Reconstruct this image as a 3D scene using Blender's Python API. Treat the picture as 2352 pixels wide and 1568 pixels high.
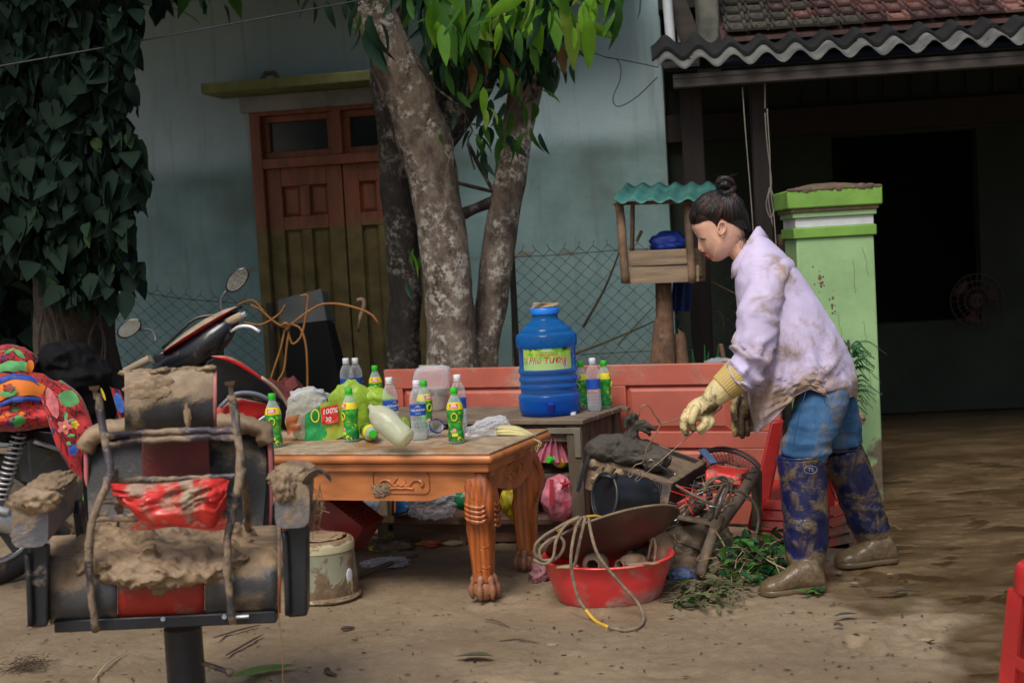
import bpy, bmesh, math, random
import numpy as np
from mathutils import Matrix, Vector
for o in list(bpy.data.objects):
 bpy.data.objects.remove(o)
R = math.radians
scn = bpy.context.scene
COL = scn.collection
random.seed(7)
RNG = np.random.default_rng(7)
# ------------------------------------------------------------------ camera
CAM_H, PITCH, ROLL, FPX = 1.30, R(3.5), R(3.2), 3266.7
cam = bpy.data.cameras.new('camera')
camo = bpy.data.objects.new('camera', cam)
COL.objects.link(camo)
cam.lens, cam.sensor_width, cam.clip_start, cam.clip_end = 50, 36, 0.05, 600
cam.dof.use_dof, cam.dof.focus_distance, cam.dof.aperture_fstop = True, 5.3, 4.5
_fw = Vector((0, math.cos(PITCH), -math.sin(PITCH)))
_R, _U = Vector((1, 0, 0)), Vector((0, math.sin(PITCH), math.cos(PITCH)))
_cr = math.cos(ROLL) * _R - math.sin(ROLL) * _U
_cu = math.sin(ROLL) * _R + math.cos(ROLL) * _U
camo.matrix_world = Matrix(((_cr.x, _cu.x, -_fw.x, 0), (_cr.y, _cu.y, -_fw.y, 0),
       (_cr.z, _cu.z, -_fw.z, CAM_H), (0, 0, 0, 1)))
scn.camera = camo
# ------------------------------------------------------------------ light
SUN_EL, SUN_AZ = R(55), R(203)          # azimuth the light comes from, clockwise from +Y
w = bpy.data.worlds.new('World'); scn.world = w; w.use_nodes = True
wn = w.node_tree
for n in list(wn.nodes): wn.nodes.remove(n)
sky = wn.nodes.new('ShaderNodeTexSky'); sky.sky_type = 'NISHITA'; sky.sun_disc = False
sky.sun_elevation, sky.sun_rotation = SUN_EL, SUN_AZ
sky.air_density, sky.dust_density, sky.ozone_density = 1.0, 4.0, 1.0
bg = wn.nodes.new('ShaderNodeBackground'); bg.inputs[1].default_value = 0.075
wo = wn.nodes.new('ShaderNodeOutputWorld')
wn.links.new(sky.outputs[0], bg.inputs[0]); wn.links.new(bg.outputs[0], wo.inputs[0])
sl = bpy.data.lights.new('sun', 'SUN'); sl.energy = 1.5; sl.angle = R(25); sl.color = (1.0, 0.97, 0.93)
so = bpy.data.objects.new('sun', sl); COL.objects.link(so)
_d = Vector((math.sin(SUN_AZ) * math.cos(SUN_EL), math.cos(SUN_AZ) * math.cos(SUN_EL), math.sin(SUN_EL)))
so.rotation_euler = _d.to_track_quat('Z', 'Y').to_euler()
so.location = (0, 0, 12)
scn.view_settings.view_transform = 'Standard'
scn.view_settings.look = 'None'
scn.view_settings.exposure = 0.66
scn.view_settings.gamma = 1.0
scn.view_settings.use_curve_mapping = False
scn.render.engine = 'CYCLES'
scn.cycles.use_denoising = True
scn.cycles.max_bounces = 8
scn.cycles.transparent_max_bounces = 24
scn.cycles.sample_clamp_indirect = 6
# ------------------------------------------------------------------ pixel helpers (photograph seen 2352 wide)
def ray(px, py):
 u, v = float(px - 1176) / FPX, -float(py - 784) / FPX
 return u * _cr + v * _cu + _fw
def P(px, py, Y):
 d = ray(px, py); t = float(Y) / d.y
 return Vector((d.x * t, d.y * t, CAM_H + d.z * t))
def G(px, py, z=0.0):
 d = ray(px, py); t = (z - CAM_H) / d.z
 return Vector((d.x * t, d.y * t, z))
def mpp(Y): return Y / FPX
def A(*pts): return [P(*p) for p in pts]
# ------------------------------------------------------------------ noise
_pr = np.random.default_rng(3).permutation(256); _pr = np.concatenate([_pr, _pr, _pr])
_gr = np.random.default_rng(4).normal(size=(256, 3)); _gr /= np.linalg.norm(_gr, axis=1)[:, None]
def perlin(p):
 p = np.asarray(p, float); i = np.floor(p).astype(int); f = p - i; i &= 255
 u = f * f * f * (f * (f * 6 - 15) + 10); r = 0
 for a in (0, 1):
  for b in (0, 1):
   for c in (0, 1):
    h = _pr[_pr[_pr[i[..., 0] + a] + i[..., 1] + b] + i[..., 2] + c]
    g = _gr[h]; d = f - np.array([a, b, c])
    wgt = (u[..., 0] if a else 1 - u[..., 0]) * (u[..., 1] if b else 1 - u[..., 1]) * (u[..., 2] if c else 1 - u[..., 2])
    r = r + wgt * (g * d).sum(-1)
 return r * 1.5
def fbm(p, fr=1.0, oc=3, gain=.5):
 p = np.asarray(p, float) * fr; r = 0; a = 1
 for k in range(oc):
  r = r + a * perlin(p + 17.3 * k); p = p * 2.03; a *= gain
 return r
def ridge(p, fr=1.0, oc=3):
 p = np.asarray(p, float) * fr; r = 0; a = 1
 for k in range(oc):
  r = r + a * (1 - 2.2 * np.abs(perlin(p + 11.1 * k))); p = p * 2.1; a *= .5
 return r
def sstep(a, b, x):
 t = np.clip((x - a) / (b - a), 0, 1); return t * t * (3 - 2 * t)
# ------------------------------------------------------------------ mesh builder
class MB:
 def __init__(s): s.v = []; s.f = []
 def add(s, vs, fs):
  k = len(s.v); s.v += [tuple(v) for v in vs]; s.f += [tuple(i + k for i in f) for f in fs]; return s
 def box(s, c, d, M=None):
  x, y, z = d[0] / 2, d[1] / 2, d[2] / 2
  vs = [Vector((a * x, b * y, e * z)) for a in (-1, 1) for b in (-1, 1) for e in (-1, 1)]
  if M is not None: vs = [M @ v for v in vs]
  c = Vector(c)
  return s.add([v + c for v in vs], [(0, 1, 3, 2), (4, 6, 7, 5), (0, 4, 5, 1), (2, 3, 7, 6), (0, 2, 6, 4), (1, 5, 7, 3)])
 def hexa(s, b, t):          # bottom 4 pts, top 4 pts (same order)
  vs = list(b) + list(t)
  return s.add(vs, [(3, 2, 1, 0), (4, 5, 6, 7), (0, 1, 5, 4), (1, 2, 6, 5), (2, 3, 7, 6), (3, 0, 4, 7)])
 def beam(s, a, b, w, h, up=(0, 0, 1)):
  a, b = Vector(a), Vector(b); t = (b - a).normalized(); up = Vector(up)
  x = t.cross(up)
  if x.length < 1e-4: x = t.cross(Vector((0, 1, 0)))
  x.normalize(); y = x.cross(t)
  q = lambda c: [c + x * (i * w / 2) + y * (j * h / 2) for i, j in ((-1, -1), (1, -1), (1, 1), (-1, 1))]
  return s.hexa(q(a), q(b))
 def tube(s, pts, r, n=8, cap=True, closed=False, flat=1.0):
  pts = [Vector(p) for p in pts]; m = len(pts)
  rs = [float(r)] * m if not hasattr(r, '__len__') else [float(q) for q in r]
  fr = None; rings = []
  for i in range(m):
   if closed: t = pts[(i + 1) % m] - pts[i - 1]
   else: t = pts[min(i + 1, m - 1)] - pts[max(i - 1, 0)]
   t = t.normalized() if t.length > 1e-9 else Vector((0, 0, 1))
   if fr is None:
    fr = t.orthogonal().normalized() if abs(t.z) > .9 else t.cross(Vector((0, 0, 1))).normalized()
   fr = (fr - t * fr.dot(t)); fr = fr.normalized() if fr.length > 1e-6 else t.orthogonal().normalized()
   b = t.cross(fr)
   rings.append([pts[i] + rs[i] * (math.cos(2 * math.pi * k / n) * fr + flat * math.sin(2 * math.pi * k / n) * b) for k in range(n)])
  vs = [v for g in rings for v in g]; fs = []
  for i in range(m if closed else m - 1):
   a, b = i * n, ((i + 1) % m) * n
   fs += [(a + k, a + (k + 1) % n, b + (k + 1) % n, b + k) for k in range(n)]
  if cap and not closed:
   fs += [tuple(range(n - 1, -1, -1)), tuple((m - 1) * n + k for k in range(n))]
  return s.add(vs, fs)
 def loft(s, rings, cap=True, closed=False):
  n = len(rings[0]); m = len(rings); vs = [v for g in rings for v in g]; fs = []
  for i in range(m if closed else m - 1):
   a, b = i * n, ((i + 1) % m) * n
   fs += [(a + k, a + (k + 1) % n, b + (k + 1) % n, b + k) for k in range(n)]
  if cap and not closed: fs += [tuple(range(n - 1, -1, -1)), tuple((m - 1) * n + k for k in range(n))]
  return s.add(vs, fs)
 def lathe(s, prof, n=24, M=None, a0=0, a1=2 * math.pi):
  full = abs(a1 - a0 - 2 * math.pi) < 1e-6; nn = n if full else n + 1
  vs = []
  for r, z in prof:
   for k in range(nn):
    a = a0 + (a1 - a0) * k / n
    vs.append(Vector((r * math.sin(a), -r * math.cos(a), z)))
  if M is not None: vs = [M @ v for v in vs]
  fs = []
  for i in range(len(prof) - 1):
   for k in range(n):
    k2 = (k + 1) % nn
    fs.append((i * nn + k, i * nn + k2, (i + 1) * nn + k2, (i + 1) * nn + k))
  return s.add(vs, fs)
 def grid(s, fn, nu, nv, cu=False):
  vs = [fn(i / (nu if cu else nu - 1), j / (nv - 1)) for j in range(nv) for i in range(nu)]
  fs = [(j * nu + i, j * nu + (i + 1) % nu, (j + 1) * nu + (i + 1) % nu, (j + 1) * nu + i)
    for j in range(nv - 1) for i in range(nu if cu else nu - 1)]
  return s.add(vs, fs)
 def prism(s, poly, off):
  n = len(poly); off = Vector(off); poly = [Vector(p) for p in poly]
  vs = poly + [p + off for p in poly]
  return s.add(vs, [tuple(range(n)), tuple(range(2 * n - 1, n - 1, -1))] +
      [(i, i + n, (i + 1) % n + n, (i + 1) % n) for i in range(n)])
 def sphere(s, c, r, nu=16, nv=10, M=None):
  r = Vector(r) if hasattr(r, '__len__') else Vector((r, r, r)); c = Vector(c)
  def f(u, v):
   a, b = 2 * math.pi * u, math.pi * (v - .5)
   q = Vector((r.x * math.cos(a) * math.cos(b), r.y * math.sin(a) * math.cos(b), r.z * math.sin(b)))
   return (M @ q if M is not None else q) + c
  return s.grid(f, nu, nv, cu=True)
 def tf(s, M): s.v = [tuple(M @ Vector(v)) for v in s.v]; return s
 def disp(s, fn): a = np.array(s.v); s.v = [tuple(x) for x in fn(a)]; return s
 def ext(s, o): return s.add(o.v, o.f)
def blob(c, r, seed=0, sub=4, amp=.25, fr=2.0, flat=None, rd=0.0, M=None):
 """lumpy closed shape: icosphere scaled to r, pushed along normals by noise; flat = world z cut"""
 bm = bmesh.new(); bmesh.ops.create_icosphere(bm, subdivisions=sub, radius=1)
 v = np.array([x.co[:] for x in bm.verts]); fs = [tuple(q.index for q in f.verts) for f in bm.faces]; bm.free()
 n = fbm(v + seed * 3.7, fr, 4) * amp
 if rd: n = n + rd * ridge(v + seed * 1.9, fr * 1.3, 3)
 v = v * (1 + n)[:, None] * np.array(r if hasattr(r, '__len__') else (r, r, r))
 if M is not None: v = v @ np.array(M.to_3x3()).T
 v = v + np.array(c)
 if flat is not None: v[:, 2] = np.where(v[:, 2] < flat, flat + (v[:, 2] - flat) * .08, v[:, 2])
 return MB().add(v.tolist(), fs)
def icurve(pts, n=24):
 """Catmull-Rom through pts"""
 p = [Vector(q) for q in pts]; p = [p[0] * 2 - p[1]] + p + [p[-1] * 2 - p[-2]]; out = []
 m = len(p) - 3
 for k in range(n):
  t = k / (n - 1) * m; i = min(int(t), m - 1); t -= i
  a, b, c, d = p[i:i + 4]
  out.append(.5 * ((2 * b) + (c - a) * t + (2 * a - 5 * b + 4 * c - d) * t * t + (3 * b - a - 3 * c + d) * t ** 3))
 return out
YC = 5.42
def ptube(pts, n=14, k=18, flat=1.0, cap=True):
 """pts: (px, py, Y, radius in px)"""
 c = icurve([P(a, b, Y) for a, b, Y, r in pts], k); rr = np.interp(np.linspace(0, 1, k), np.linspace(0, 1, len(pts)), [r * mpp(YC) for *_, r in pts])
 return MB().tube(c, list(rr), n, cap=cap, flat=flat)
MW = {}
def mesh_of(name, mb, mat, smooth=None, inv=None):
 me = bpy.data.meshes.new(name)
 v = np.array(mb.v, float)
 if inv is not None:
  m = np.array(inv); v = v @ m[:3, :3].T + m[:3, 3]
 me.from_pydata(v.tolist(), [], mb.f); me.update()
 if mat is not None: me.materials.append(mat)
 if smooth is not None:
  me.polygons.foreach_set('use_smooth', [True] * len(me.polygons))
  if smooth < 180: me.set_sharp_from_angle(angle=R(smooth))
 return me
def fixn(me):
 bm = bmesh.new(); bm.from_mesh(me); bmesh.ops.recalc_face_normals(bm, faces=bm.faces); bm.to_mesh(me); bm.free()
def tag(o, label, cat, group=None, kind=None):
 if label: o['label'] = label
 if cat: o['category'] = cat
 if group: o['group'] = group
 if kind: o['kind'] = kind
 return o
def thing(name, label, cat, loc, rz=0.0, group=None, rot=None):
 o = bpy.data.objects.new(name, None); COL.objects.link(o); o.empty_display_size = .05
 M = Matrix.Translation(Vector(loc)) @ (rot.to_4x4() if rot is not None else Matrix.Rotation(rz, 4, 'Z'))
 o.matrix_world = M; MW[o.name] = M
 return tag(o, label, cat, group)
def part(name, mb, mat, par, smooth=40, bevel=0, local=False, label=None, kind=None, sub=0, nseg=2, fix=True):
 M = MW[par.name]
 me = mesh_of(name, mb, mat, smooth, None if local else M.inverted())
 if fix: fixn(me)
 o = bpy.data.objects.new(name, me); COL.objects.link(o); o.parent = par
 if par.type == 'EMPTY': pass
 MW[o.name] = M
 if bevel:
  b = o.modifiers.new('bevel', 'BEVEL'); b.width = bevel; b.segments = nseg; b.limit_method = 'ANGLE'; b.angle_limit = R(35)
 if sub:
  q = o.modifiers.new('sub', 'SUBSURF'); q.levels = q.render_levels = sub
 if label: o['label'] = label
 if kind: o['kind'] = kind
 return o
def solo(name, mb, mat, label, cat, group=None, loc=None, smooth=40, bevel=0, kind=None, fix=True):
 a = np.array(mb.v)
 if loc is None: loc = Vector((a[:, 0].mean(), a[:, 1].mean(), a[:, 2].min()))
 M = Matrix.Translation(Vector(loc))
 me = mesh_of(name, mb, mat, smooth, M.inverted())
 if fix: fixn(me)
 o = bpy.data.objects.new(name, me); COL.objects.link(o); o.location = loc; MW[o.name] = M
 if bevel:
  b = o.modifiers.new('bevel', 'BEVEL'); b.width = bevel; b.segments = 2; b.limit_method = 'ANGLE'; b.angle_limit = R(35)
 return tag(o, label, cat, group, kind)
def copy_tree(o, parent=None):
 c = o.copy(); COL.objects.link(c); c.parent = parent
 for ch in list(o.children): copy_tree(ch, c)
 return c
def fuse(mb, voxel=.008, smooth=6, fac=.5):
 """voxel-remesh a set of overlapping closed shapes into one continuous surface"""
 me = bpy.data.meshes.new('tmp'); me.from_pydata(mb.v, [], mb.f); fixn(me)
 o = bpy.data.objects.new('tmp', me); COL.objects.link(o)
 m = o.modifiers.new('r', 'REMESH'); m.mode = 'VOXEL'; m.voxel_size = voxel
 if smooth:
  q = o.modifiers.new('s', 'SMOOTH'); q.iterations = smooth; q.factor = fac
 dg = bpy.context.evaluated_depsgraph_get(); dg.update()
 e = o.evaluated_get(dg); em = e.to_mesh()
 v = np.zeros(len(em.vertices) * 3); em.vertices.foreach_get('co', v)
 nn = np.zeros(len(em.vertices) * 3); em.vertices.foreach_get('normal', nn)
 fs = [tuple(p.vertices) for p in em.polygons]
 e.to_mesh_clear(); bpy.data.objects.remove(o); bpy.data.meshes.remove(me)
 r = MB(); r.v = [tuple(x) for x in v.reshape(-1, 3)]; r.f = fs; r.n = nn.reshape(-1, 3)
 return r
_tc = {}
def text_mb(s, size, depth=.0006, shear=0.0):
 cu = bpy.data.curves.new('t', 'FONT'); cu.body = s; cu.size = size; cu.extrude = depth
 cu.align_x = 'CENTER'; cu.align_y = 'CENTER'; cu.shear = shear; cu.resolution_u = 3
 o = bpy.data.objects.new('t', cu); COL.objects.link(o)
 dg = bpy.context.evaluated_depsgraph_get(); dg.update()
 e = o.evaluated_get(dg); em = e.to_mesh()
 r = MB(); r.v = [tuple(v.co) for v in em.vertices]; r.f = [tuple(p.vertices) for p in em.polygons]
 e.to_mesh_clear(); bpy.data.objects.remove(o); bpy.data.curves.remove(cu)
 return r
def wrap(mb, rad, z0, phi0=0.0):
 """bend a flat x/y drawing round a vertical cylinder (front is -Y)"""
 out = []
 for x, y, d in mb.v:
  z = z0 + y; r = (rad(z) if callable(rad) else rad); a = phi0 + x / r
  out.append((math.sin(a) * (r + d), -math.cos(a) * (r + d), z))
 mb.v = out; return mb
def flatrect(w, h, nx=8, ny=4, d=.0008):
 return MB().grid(lambda u, v: ((u - .5) * w, (v - .5) * h, d), nx, ny)
# ------------------------------------------------------------------ materials
class NT:
 def __init__(s, name):
  s.m = bpy.data.materials.new(name); s.m.use_nodes = True; s.t = s.m.node_tree
  for n in list(s.t.nodes): s.t.nodes.remove(n)
  s.out = s.n('ShaderNodeOutputMaterial')
 def n(s, ty, **kw):
  x = s.t.nodes.new(ty)
  for k, v in kw.items(): setattr(x, k, v)
  return x
 def l(s, a, b): s.t.links.new(a, b)
 def set(s, sock, val):
  if hasattr(val, 'is_output') or isinstance(val, bpy.types.NodeSocket): s.l(val, sock)
  else: sock.default_value = val
 def math(s, op, a, b=0.0, c=0.0):
  x = s.n('ShaderNodeMath', operation=op)
  for i, q in enumerate((a, b, c)): s.set(x.inputs[i], q)
  return x.outputs[0]
 def noise(s, vec, scale, detail=4, rough=.55, dist=0.0):
  x = s.n('ShaderNodeTexNoise'); s.l(vec, x.inputs['Vector'])
  x.inputs['Scale'].default_value = scale; x.inputs['Detail'].default_value = detail
  x.inputs['Roughness'].default_value = rough; x.inputs['Distortion'].default_value = dist
  return x.outputs[0]
 def mix(s, f, a, b):
  x = s.n('ShaderNodeMix', data_type='RGBA'); s.set(x.inputs[0], f)
  for i, q in ((6, a), (7, b)):
   s.set(x.inputs[i], (*q, 1) if isinstance(q, tuple) and len(q) == 3 else q)
  return x.outputs[2]
 def mixf(s, f, a, b):
  x = s.n('ShaderNodeMix', data_type='FLOAT'); s.set(x.inputs[0], f); s.set(x.inputs[2], a); s.set(x.inputs[3], b); return x.outputs[0]
 def rng(s, v, a, b, c=0.0, d=1.0, sm=True):
  x = s.n('ShaderNodeMapRange', interpolation_type='SMOOTHSTEP' if sm else 'LINEAR')
  s.set(x.inputs[0], v)
  for i, q in ((1, a), (2, b), (3, c), (4, d)): x.inputs[i].default_value = q
  return x.outputs[0]
 def coords(s, stretch=(1, 1, 1), kind='Object'):
  tc = s.n('ShaderNodeTexCoord'); mp = s.n('ShaderNodeMapping'); mp.inputs['Scale'].default_value = stretch
  s.l(tc.outputs[kind], mp.inputs[0]); return mp.outputs[0]
MUD = (.225, .152, .086)
MUDD = (.125, .085, .052)
def pm(name, col, rough=.6, metal=0, var=.2, vs=6., col2=None, bump=.15, bs=60., mud=0., ms=5., mup=0., mudz=None,
  stretch=(1, 1, 1), spec=.5, coat=0, mcol=MUD, sss=0, sheen=0, wood=0, mrough=.85, dist=0., msoft=.05, trl=0, attr=None):
 t = NT(name); co = t.coords(stretch); c0 = t.coords()
 nf = t.noise(co, vs, 5, .6, dist)
 c = tuple(col); lo = tuple(x * (1 - var) for x in c); hi = tuple(col2) if col2 else tuple(min(1, x * (1 + var)) for x in c)
 f = t.rng(nf, .3, .7)
 if wood:
  wv = t.n('ShaderNodeTexWave'); t.l(co, wv.inputs[0]); wv.inputs['Scale'].default_value = wood
  wv.inputs['Distortion'].default_value = 6; wv.inputs['Detail'].default_value = 3
  f = t.math('MULTIPLY', t.math('ADD', wv.outputs[1], f), .5)
 colr = t.mix(f, lo, hi)
 rg = rough
 bn = t.noise(co, bs, 4, .6)
 bh = t.math('MULTIPLY', bn, bump)
 if mud > 0 or mudz or mup:
  mn = t.noise(c0, ms, 7, .62, .4)
  geo = t.n('ShaderNodeNewGeometry')
  val = mn
  if mup:
   sp = t.n('ShaderNodeSeparateXYZ'); t.l(geo.outputs['Normal'], sp.inputs[0])
   val = t.math('ADD', val, t.math('MULTIPLY', t.math('MAXIMUM', sp.outputs[2], 0.0), mup * .5))
  if mudz:
   sp2 = t.n('ShaderNodeSeparateXYZ'); t.l(geo.outputs['Position'], sp2.inputs[0])
   val = t.math('ADD', val, t.rng(sp2.outputs[2], mudz[0], mudz[1], mudz[2], 0.0))
  th = .78 - .56 * mud
  mf = t.rng(val, th - msoft, th + msoft)
  mc = t.mix(t.rng(t.noise(c0, ms * 5, 4), .3, .7), tuple(x * .72 for x in mcol), tuple(x * 1.18 for x in mcol))
  colr = t.mix(mf, colr, mc)
  rg = t.mixf(mf, rough, mrough)
  bh = t.math('ADD', bh, t.math('MULTIPLY', mf, t.math('ADD', t.math('MULTIPLY', t.noise(c0, ms * 8, 4), .5), .35)))
 b = t.n('ShaderNodeBsdfPrincipled')
 t.set(b.inputs['Base Color'], colr); t.set(b.inputs['Roughness'], rg)
 b.inputs['Metallic'].default_value = metal; b.inputs['Specular IOR Level'].default_value = spec
 b.inputs['Coat Weight'].default_value = coat; b.inputs['Coat Roughness'].default_value = .15
 b.inputs['Sheen Weight'].default_value = sheen
 if sss: b.inputs['Subsurface Weight'].default_value = sss; b.inputs['Subsurface Radius'].default_value = (.01, .004, .002)
 if bump or mud:
  bp = t.n('ShaderNodeBump'); bp.inputs['Strength'].default_value = .6; bp.inputs['Distance'].default_value = .008
  t.l(bh, bp.inputs['Height']); t.l(bp.outputs[0], b.inputs['Normal'])
 if trl:
  tb = t.n('ShaderNodeBsdfTranslucent'); t.l(colr, tb.inputs[0]); ms_ = t.n('ShaderNodeMixShader'); ms_.inputs[0].default_value = trl
  t.l(b.outputs[0], ms_.inputs[1]); t.l(tb.outputs[0], ms_.inputs[2]); t.l(ms_.outputs[0], t.out.inputs[0])
 else: t.l(b.outputs[0], t.out.inputs[0])
 t.bsdf = b
 return t.m
def thin(name, col, op=.25, rough=.15, edge=.5, tint=None, mud=0., ms=8., bump=.25, bs=30., ccol=None):
 """thin see-through plastic film or wall"""
 t = NT(name); c0 = t.coords()
 tr = t.n('ShaderNodeBsdfTransparent'); tr.inputs[0].default_value = (*(tint or col), 1)
 b = t.n('ShaderNodeBsdfPrincipled'); b.inputs['Roughness'].default_value = rough
 b.inputs['Base Color'].default_value = (*(ccol or col), 1)
 bp = t.n('ShaderNodeBump'); bp.inputs['Strength'].default_value = bump; bp.inputs['Distance'].default_value = .01
 t.l(t.noise(c0, bs, 3), bp.inputs['Height']); t.l(bp.outputs[0], b.inputs['Normal'])
 lw = t.n('ShaderNodeLayerWeight'); lw.inputs[0].default_value = .35
 f = t.math('ADD', t.math('MULTIPLY', lw.outputs[1], edge), op)
 if mud:
  mf = t.rng(t.noise(c0, ms, 6, .6, .3), .74 - .5 * mud, .84 - .5 * mud)
  t.l(t.mix(mf, tuple(ccol or col), MUD), b.inputs['Base Color']); f = t.math('ADD', f, t.math('MULTIPLY', mf, .7))
 f = t.math('MINIMUM', f, 1.0)
 ms_ = t.n('ShaderNodeMixShader'); t.l(f, ms_.inputs[0]); t.l(tr.outputs[0], ms_.inputs[1]); t.l(b.outputs[0], ms_.inputs[2])
 t.l(ms_.outputs[0], t.out.inputs[0]); return t.m
def flat(name, col, rough=.5): return pm(name, col, rough, var=.06, bump=0)
mud_mat = pm('mud', (.245, .168, .098), .8, var=.3, vs=9, bump=.5, bs=35)
mudd_mat = pm('mud_dark', MUDD, .75, var=.3, vs=9, bump=.5, bs=35)
blk_mat = pm('black_plastic', (.018, .018, .02), .45, var=.2, mud=.2, ms=7)
steel_mat = pm('bare_steel', (.45, .45, .45), .35, metal=1, var=.1, mud=.15)
# ================================================================== GROUND
_q = random.Random(44)
PRINTS = [(_q.uniform(-1.5, 1.9), _q.uniform(3.4, 5.0), _q.uniform(0, 3.14)) for _ in range(26)] + [(_q.uniform(1.0, 2.2), _q.uniform(4.6, 6.6), _q.uniform(0, 3.14)) for _ in range(12)]
def ground_h(x, y):
 p = np.stack([x, y, x * 0], -1)
 h = .012 * fbm(p, 1.3, 3) + .006 * fbm(p + 5, 5, 3) + .0035 * ridge(p + 9, 13, 2) * sstep(-.2, .5, fbm(p + 3, 1.1, 2))
 h += .004 * fbm(p + 2, 28, 2)
 h -= .014 * sstep(.62, .86, fbm(p + 31, 3.1, 2) + .4 * perlin(p * 9))      # small pits
 for fx, fy, fa in PRINTS:                                                  # boot prints with a pushed-up rim
  dx, dy = x - fx, y - fy; u = (dx * math.cos(fa) + dy * math.sin(fa)) / .13; v = (-dx * math.sin(fa) + dy * math.cos(fa)) / .05
  r = np.sqrt(u * u + v * v); h = h - .013 * sstep(1.05, .75, r) + .005 * np.exp(-((r - 1.2) / .16) ** 2) + .002 * sstep(1.0, .8, r) * np.cos(u * 14)
 for k in range(3):                                                         # wheel ruts at lower right
  q = y - (3.62 + .30 * (x - 1.0) + .17 * k + .03 * np.sin(x * 3 + k)); h = h + sstep(.7, 1.1, x) * (.010 * np.exp(-(q / .035) ** 2) - .008 * np.exp(-((q - .07) / .04) ** 2))
 return h
def wet_mask(x, y):
 p = np.stack([x, y, x * 0], -1)
 edge = 1.05 + .12 * (y - 5.2) * (y < 5.2) * -1 + .38 * fbm(p, 1.6, 4)
 m = sstep(0, .35, x - edge) * sstep(3.25, 4.1, y + .25 * fbm(p + 4, 2.2, 3) - .3 * (x - 1.3))
 return m
def build_ground():
 def ax(lo, hi, st, far):
  a = list(np.arange(lo, hi, st)); g = st; b = hi; up = []
  while b < far: g *= 1.35; b += g; up.append(b)
  g = st; b = lo; dn = []
  while b > -far: g *= 1.35; b -= g; dn.append(b)
  return np.array(dn[::-1] + a + up)
 xs, ys = ax(-2.9, 3.1, .016, 260), ax(2.9, 8.2, .016, 260)
 X, Y = np.meshgrid(xs, ys); Z = ground_h(X, Y)
 wet = wet_mask(X, Y)
 pa = np.stack([X * .6 - Y * .2, Y * 1.8 + X * .5, X * 0], -1)
 rip = fbm(pa, 2.2, 3)
 lump = ridge(np.stack([X, Y * 1.6, X * 0], -1) + 7, 5.5, 3)
 Z = Z * (1 - .6 * wet) + wet * (.006 * rip + .006 * np.maximum(lump - .6, 0) - .0135)
 far = np.maximum(np.abs(X), np.abs(Y - 5)) > 12
 Z = np.where(far, 0, Z)
 nx, ny = len(xs), len(ys)
 v = np.stack([X, Y, Z], -1).reshape(-1, 3)
 i = np.arange(nx * ny).reshape(ny, nx)
 f = np.stack([i[:-1, :-1], i[:-1, 1:], i[1:, 1:], i[1:, :-1]], -1).reshape(-1, 4)
 me = bpy.data.meshes.new('ground')
 me.vertices.add(len(v)); me.vertices.foreach_set('co', v.ravel())
 me.loops.add(f.size); me.loops.foreach_set('vertex_index', f.ravel())
 me.polygons.add(len(f)); me.polygons.foreach_set('loop_start', np.arange(0, f.size, 4))
 me.update(); me.validate()
 me.polygons.foreach_set('use_smooth', [True] * len(f))
 at = me.attributes.new('wet', 'FLOAT', 'POINT'); at.data.foreach_set('value', wet.ravel().astype(np.float32))
 t = NT('mud_ground'); c = t.coords()
 a = t.n('ShaderNodeAttribute', attribute_name='wet')
 n1 = t.rng(t.noise(c, .9, 7, .66), .34, .66); n2 = t.rng(t.noise(c, 22, 5, .6), .35, .7)
 cd = t.mix(n1, (.185, .134, .078), (.285, .212, .130)); cd = t.mix(t.math('MULTIPLY', n2, .35), cd, (.140, .097, .056))
 sx = t.coords((1, 1.7, 1)); wl = t.noise(sx, 2.2, 6, .6, .3)
 cw = t.mix(t.rng(wl, .35, .65), (.080, .050, .023), (.150, .102, .055))
 wf = t.rng(t.math('ADD', a.outputs['Fac'], t.math('MULTIPLY', t.math('SUBTRACT', t.noise(c, 5, 5), .5), .9)), .12, .85)
 col = t.mix(wf, cd, cw)
 b = t.n('ShaderNodeBsdfPrincipled'); t.l(col, b.inputs['Base Color'])
 damp = t.mixf(t.rng(t.noise(c, 3.0, 4), .45, .62), .62, .82)
 wr = t.mixf(t.rng(t.noise(c, 5, 4), .42, .62), .07, .24)
 t.l(t.mixf(wf, damp, wr), b.inputs['Roughness']); b.inputs['Specular IOR Level'].default_value = .5
 bp = t.n('ShaderNodeBump'); t.l(t.mixf(wf, .5, .12), bp.inputs['Strength']); bp.inputs['Distance'].default_value = .012
 vor = t.n('ShaderNodeTexVoronoi'); t.l(c, vor.inputs['Vector']); vor.inputs['Scale'].default_value = 30
 hb = t.math('ADD', t.noise(c, 55, 5, .65), t.math('MULTIPLY', t.noise(c, 14, 4), .8))
 t.l(hb, bp.inputs['Height']); t.l(bp.outputs[0], b.inputs['Normal']); t.l(b.outputs[0], t.out.inputs[0])
 me.materials.append(t.m)
 o = bpy.data.objects.new('ground', me); COL.objects.link(o); o['kind'] = 'structure'
 # shallow brown water standing in the hollows of the wet mud
 t = NT('muddy_water'); c = t.coords((1, 1.5, 1)); b = t.n('ShaderNodeBsdfPrincipled')
 t.l(t.mix(t.rng(t.noise(c, 2.5, 4), .35, .65), (.060, .036, .016), (.095, .061, .030)), b.inputs['Base Color'])
 b.inputs['Roughness'].default_value = .05; bp = t.n('ShaderNodeBump'); bp.inputs['Strength'].default_value = .12; bp.inputs['Distance'].default_value = .01
 t.l(t.noise(t.coords((3, 9, 1)), 4, 4, .6), bp.inputs['Height']); t.l(bp.outputs[0], b.inputs['Normal']); t.l(b.outputs[0], t.out.inputs[0])
 xs, ys = np.arange(.9, 5.2, .12), np.arange(3.3, 8.6, .12); m = MB(); X, Y = np.meshgrid(xs, ys); wm = wet_mask(X, Y)
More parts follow.
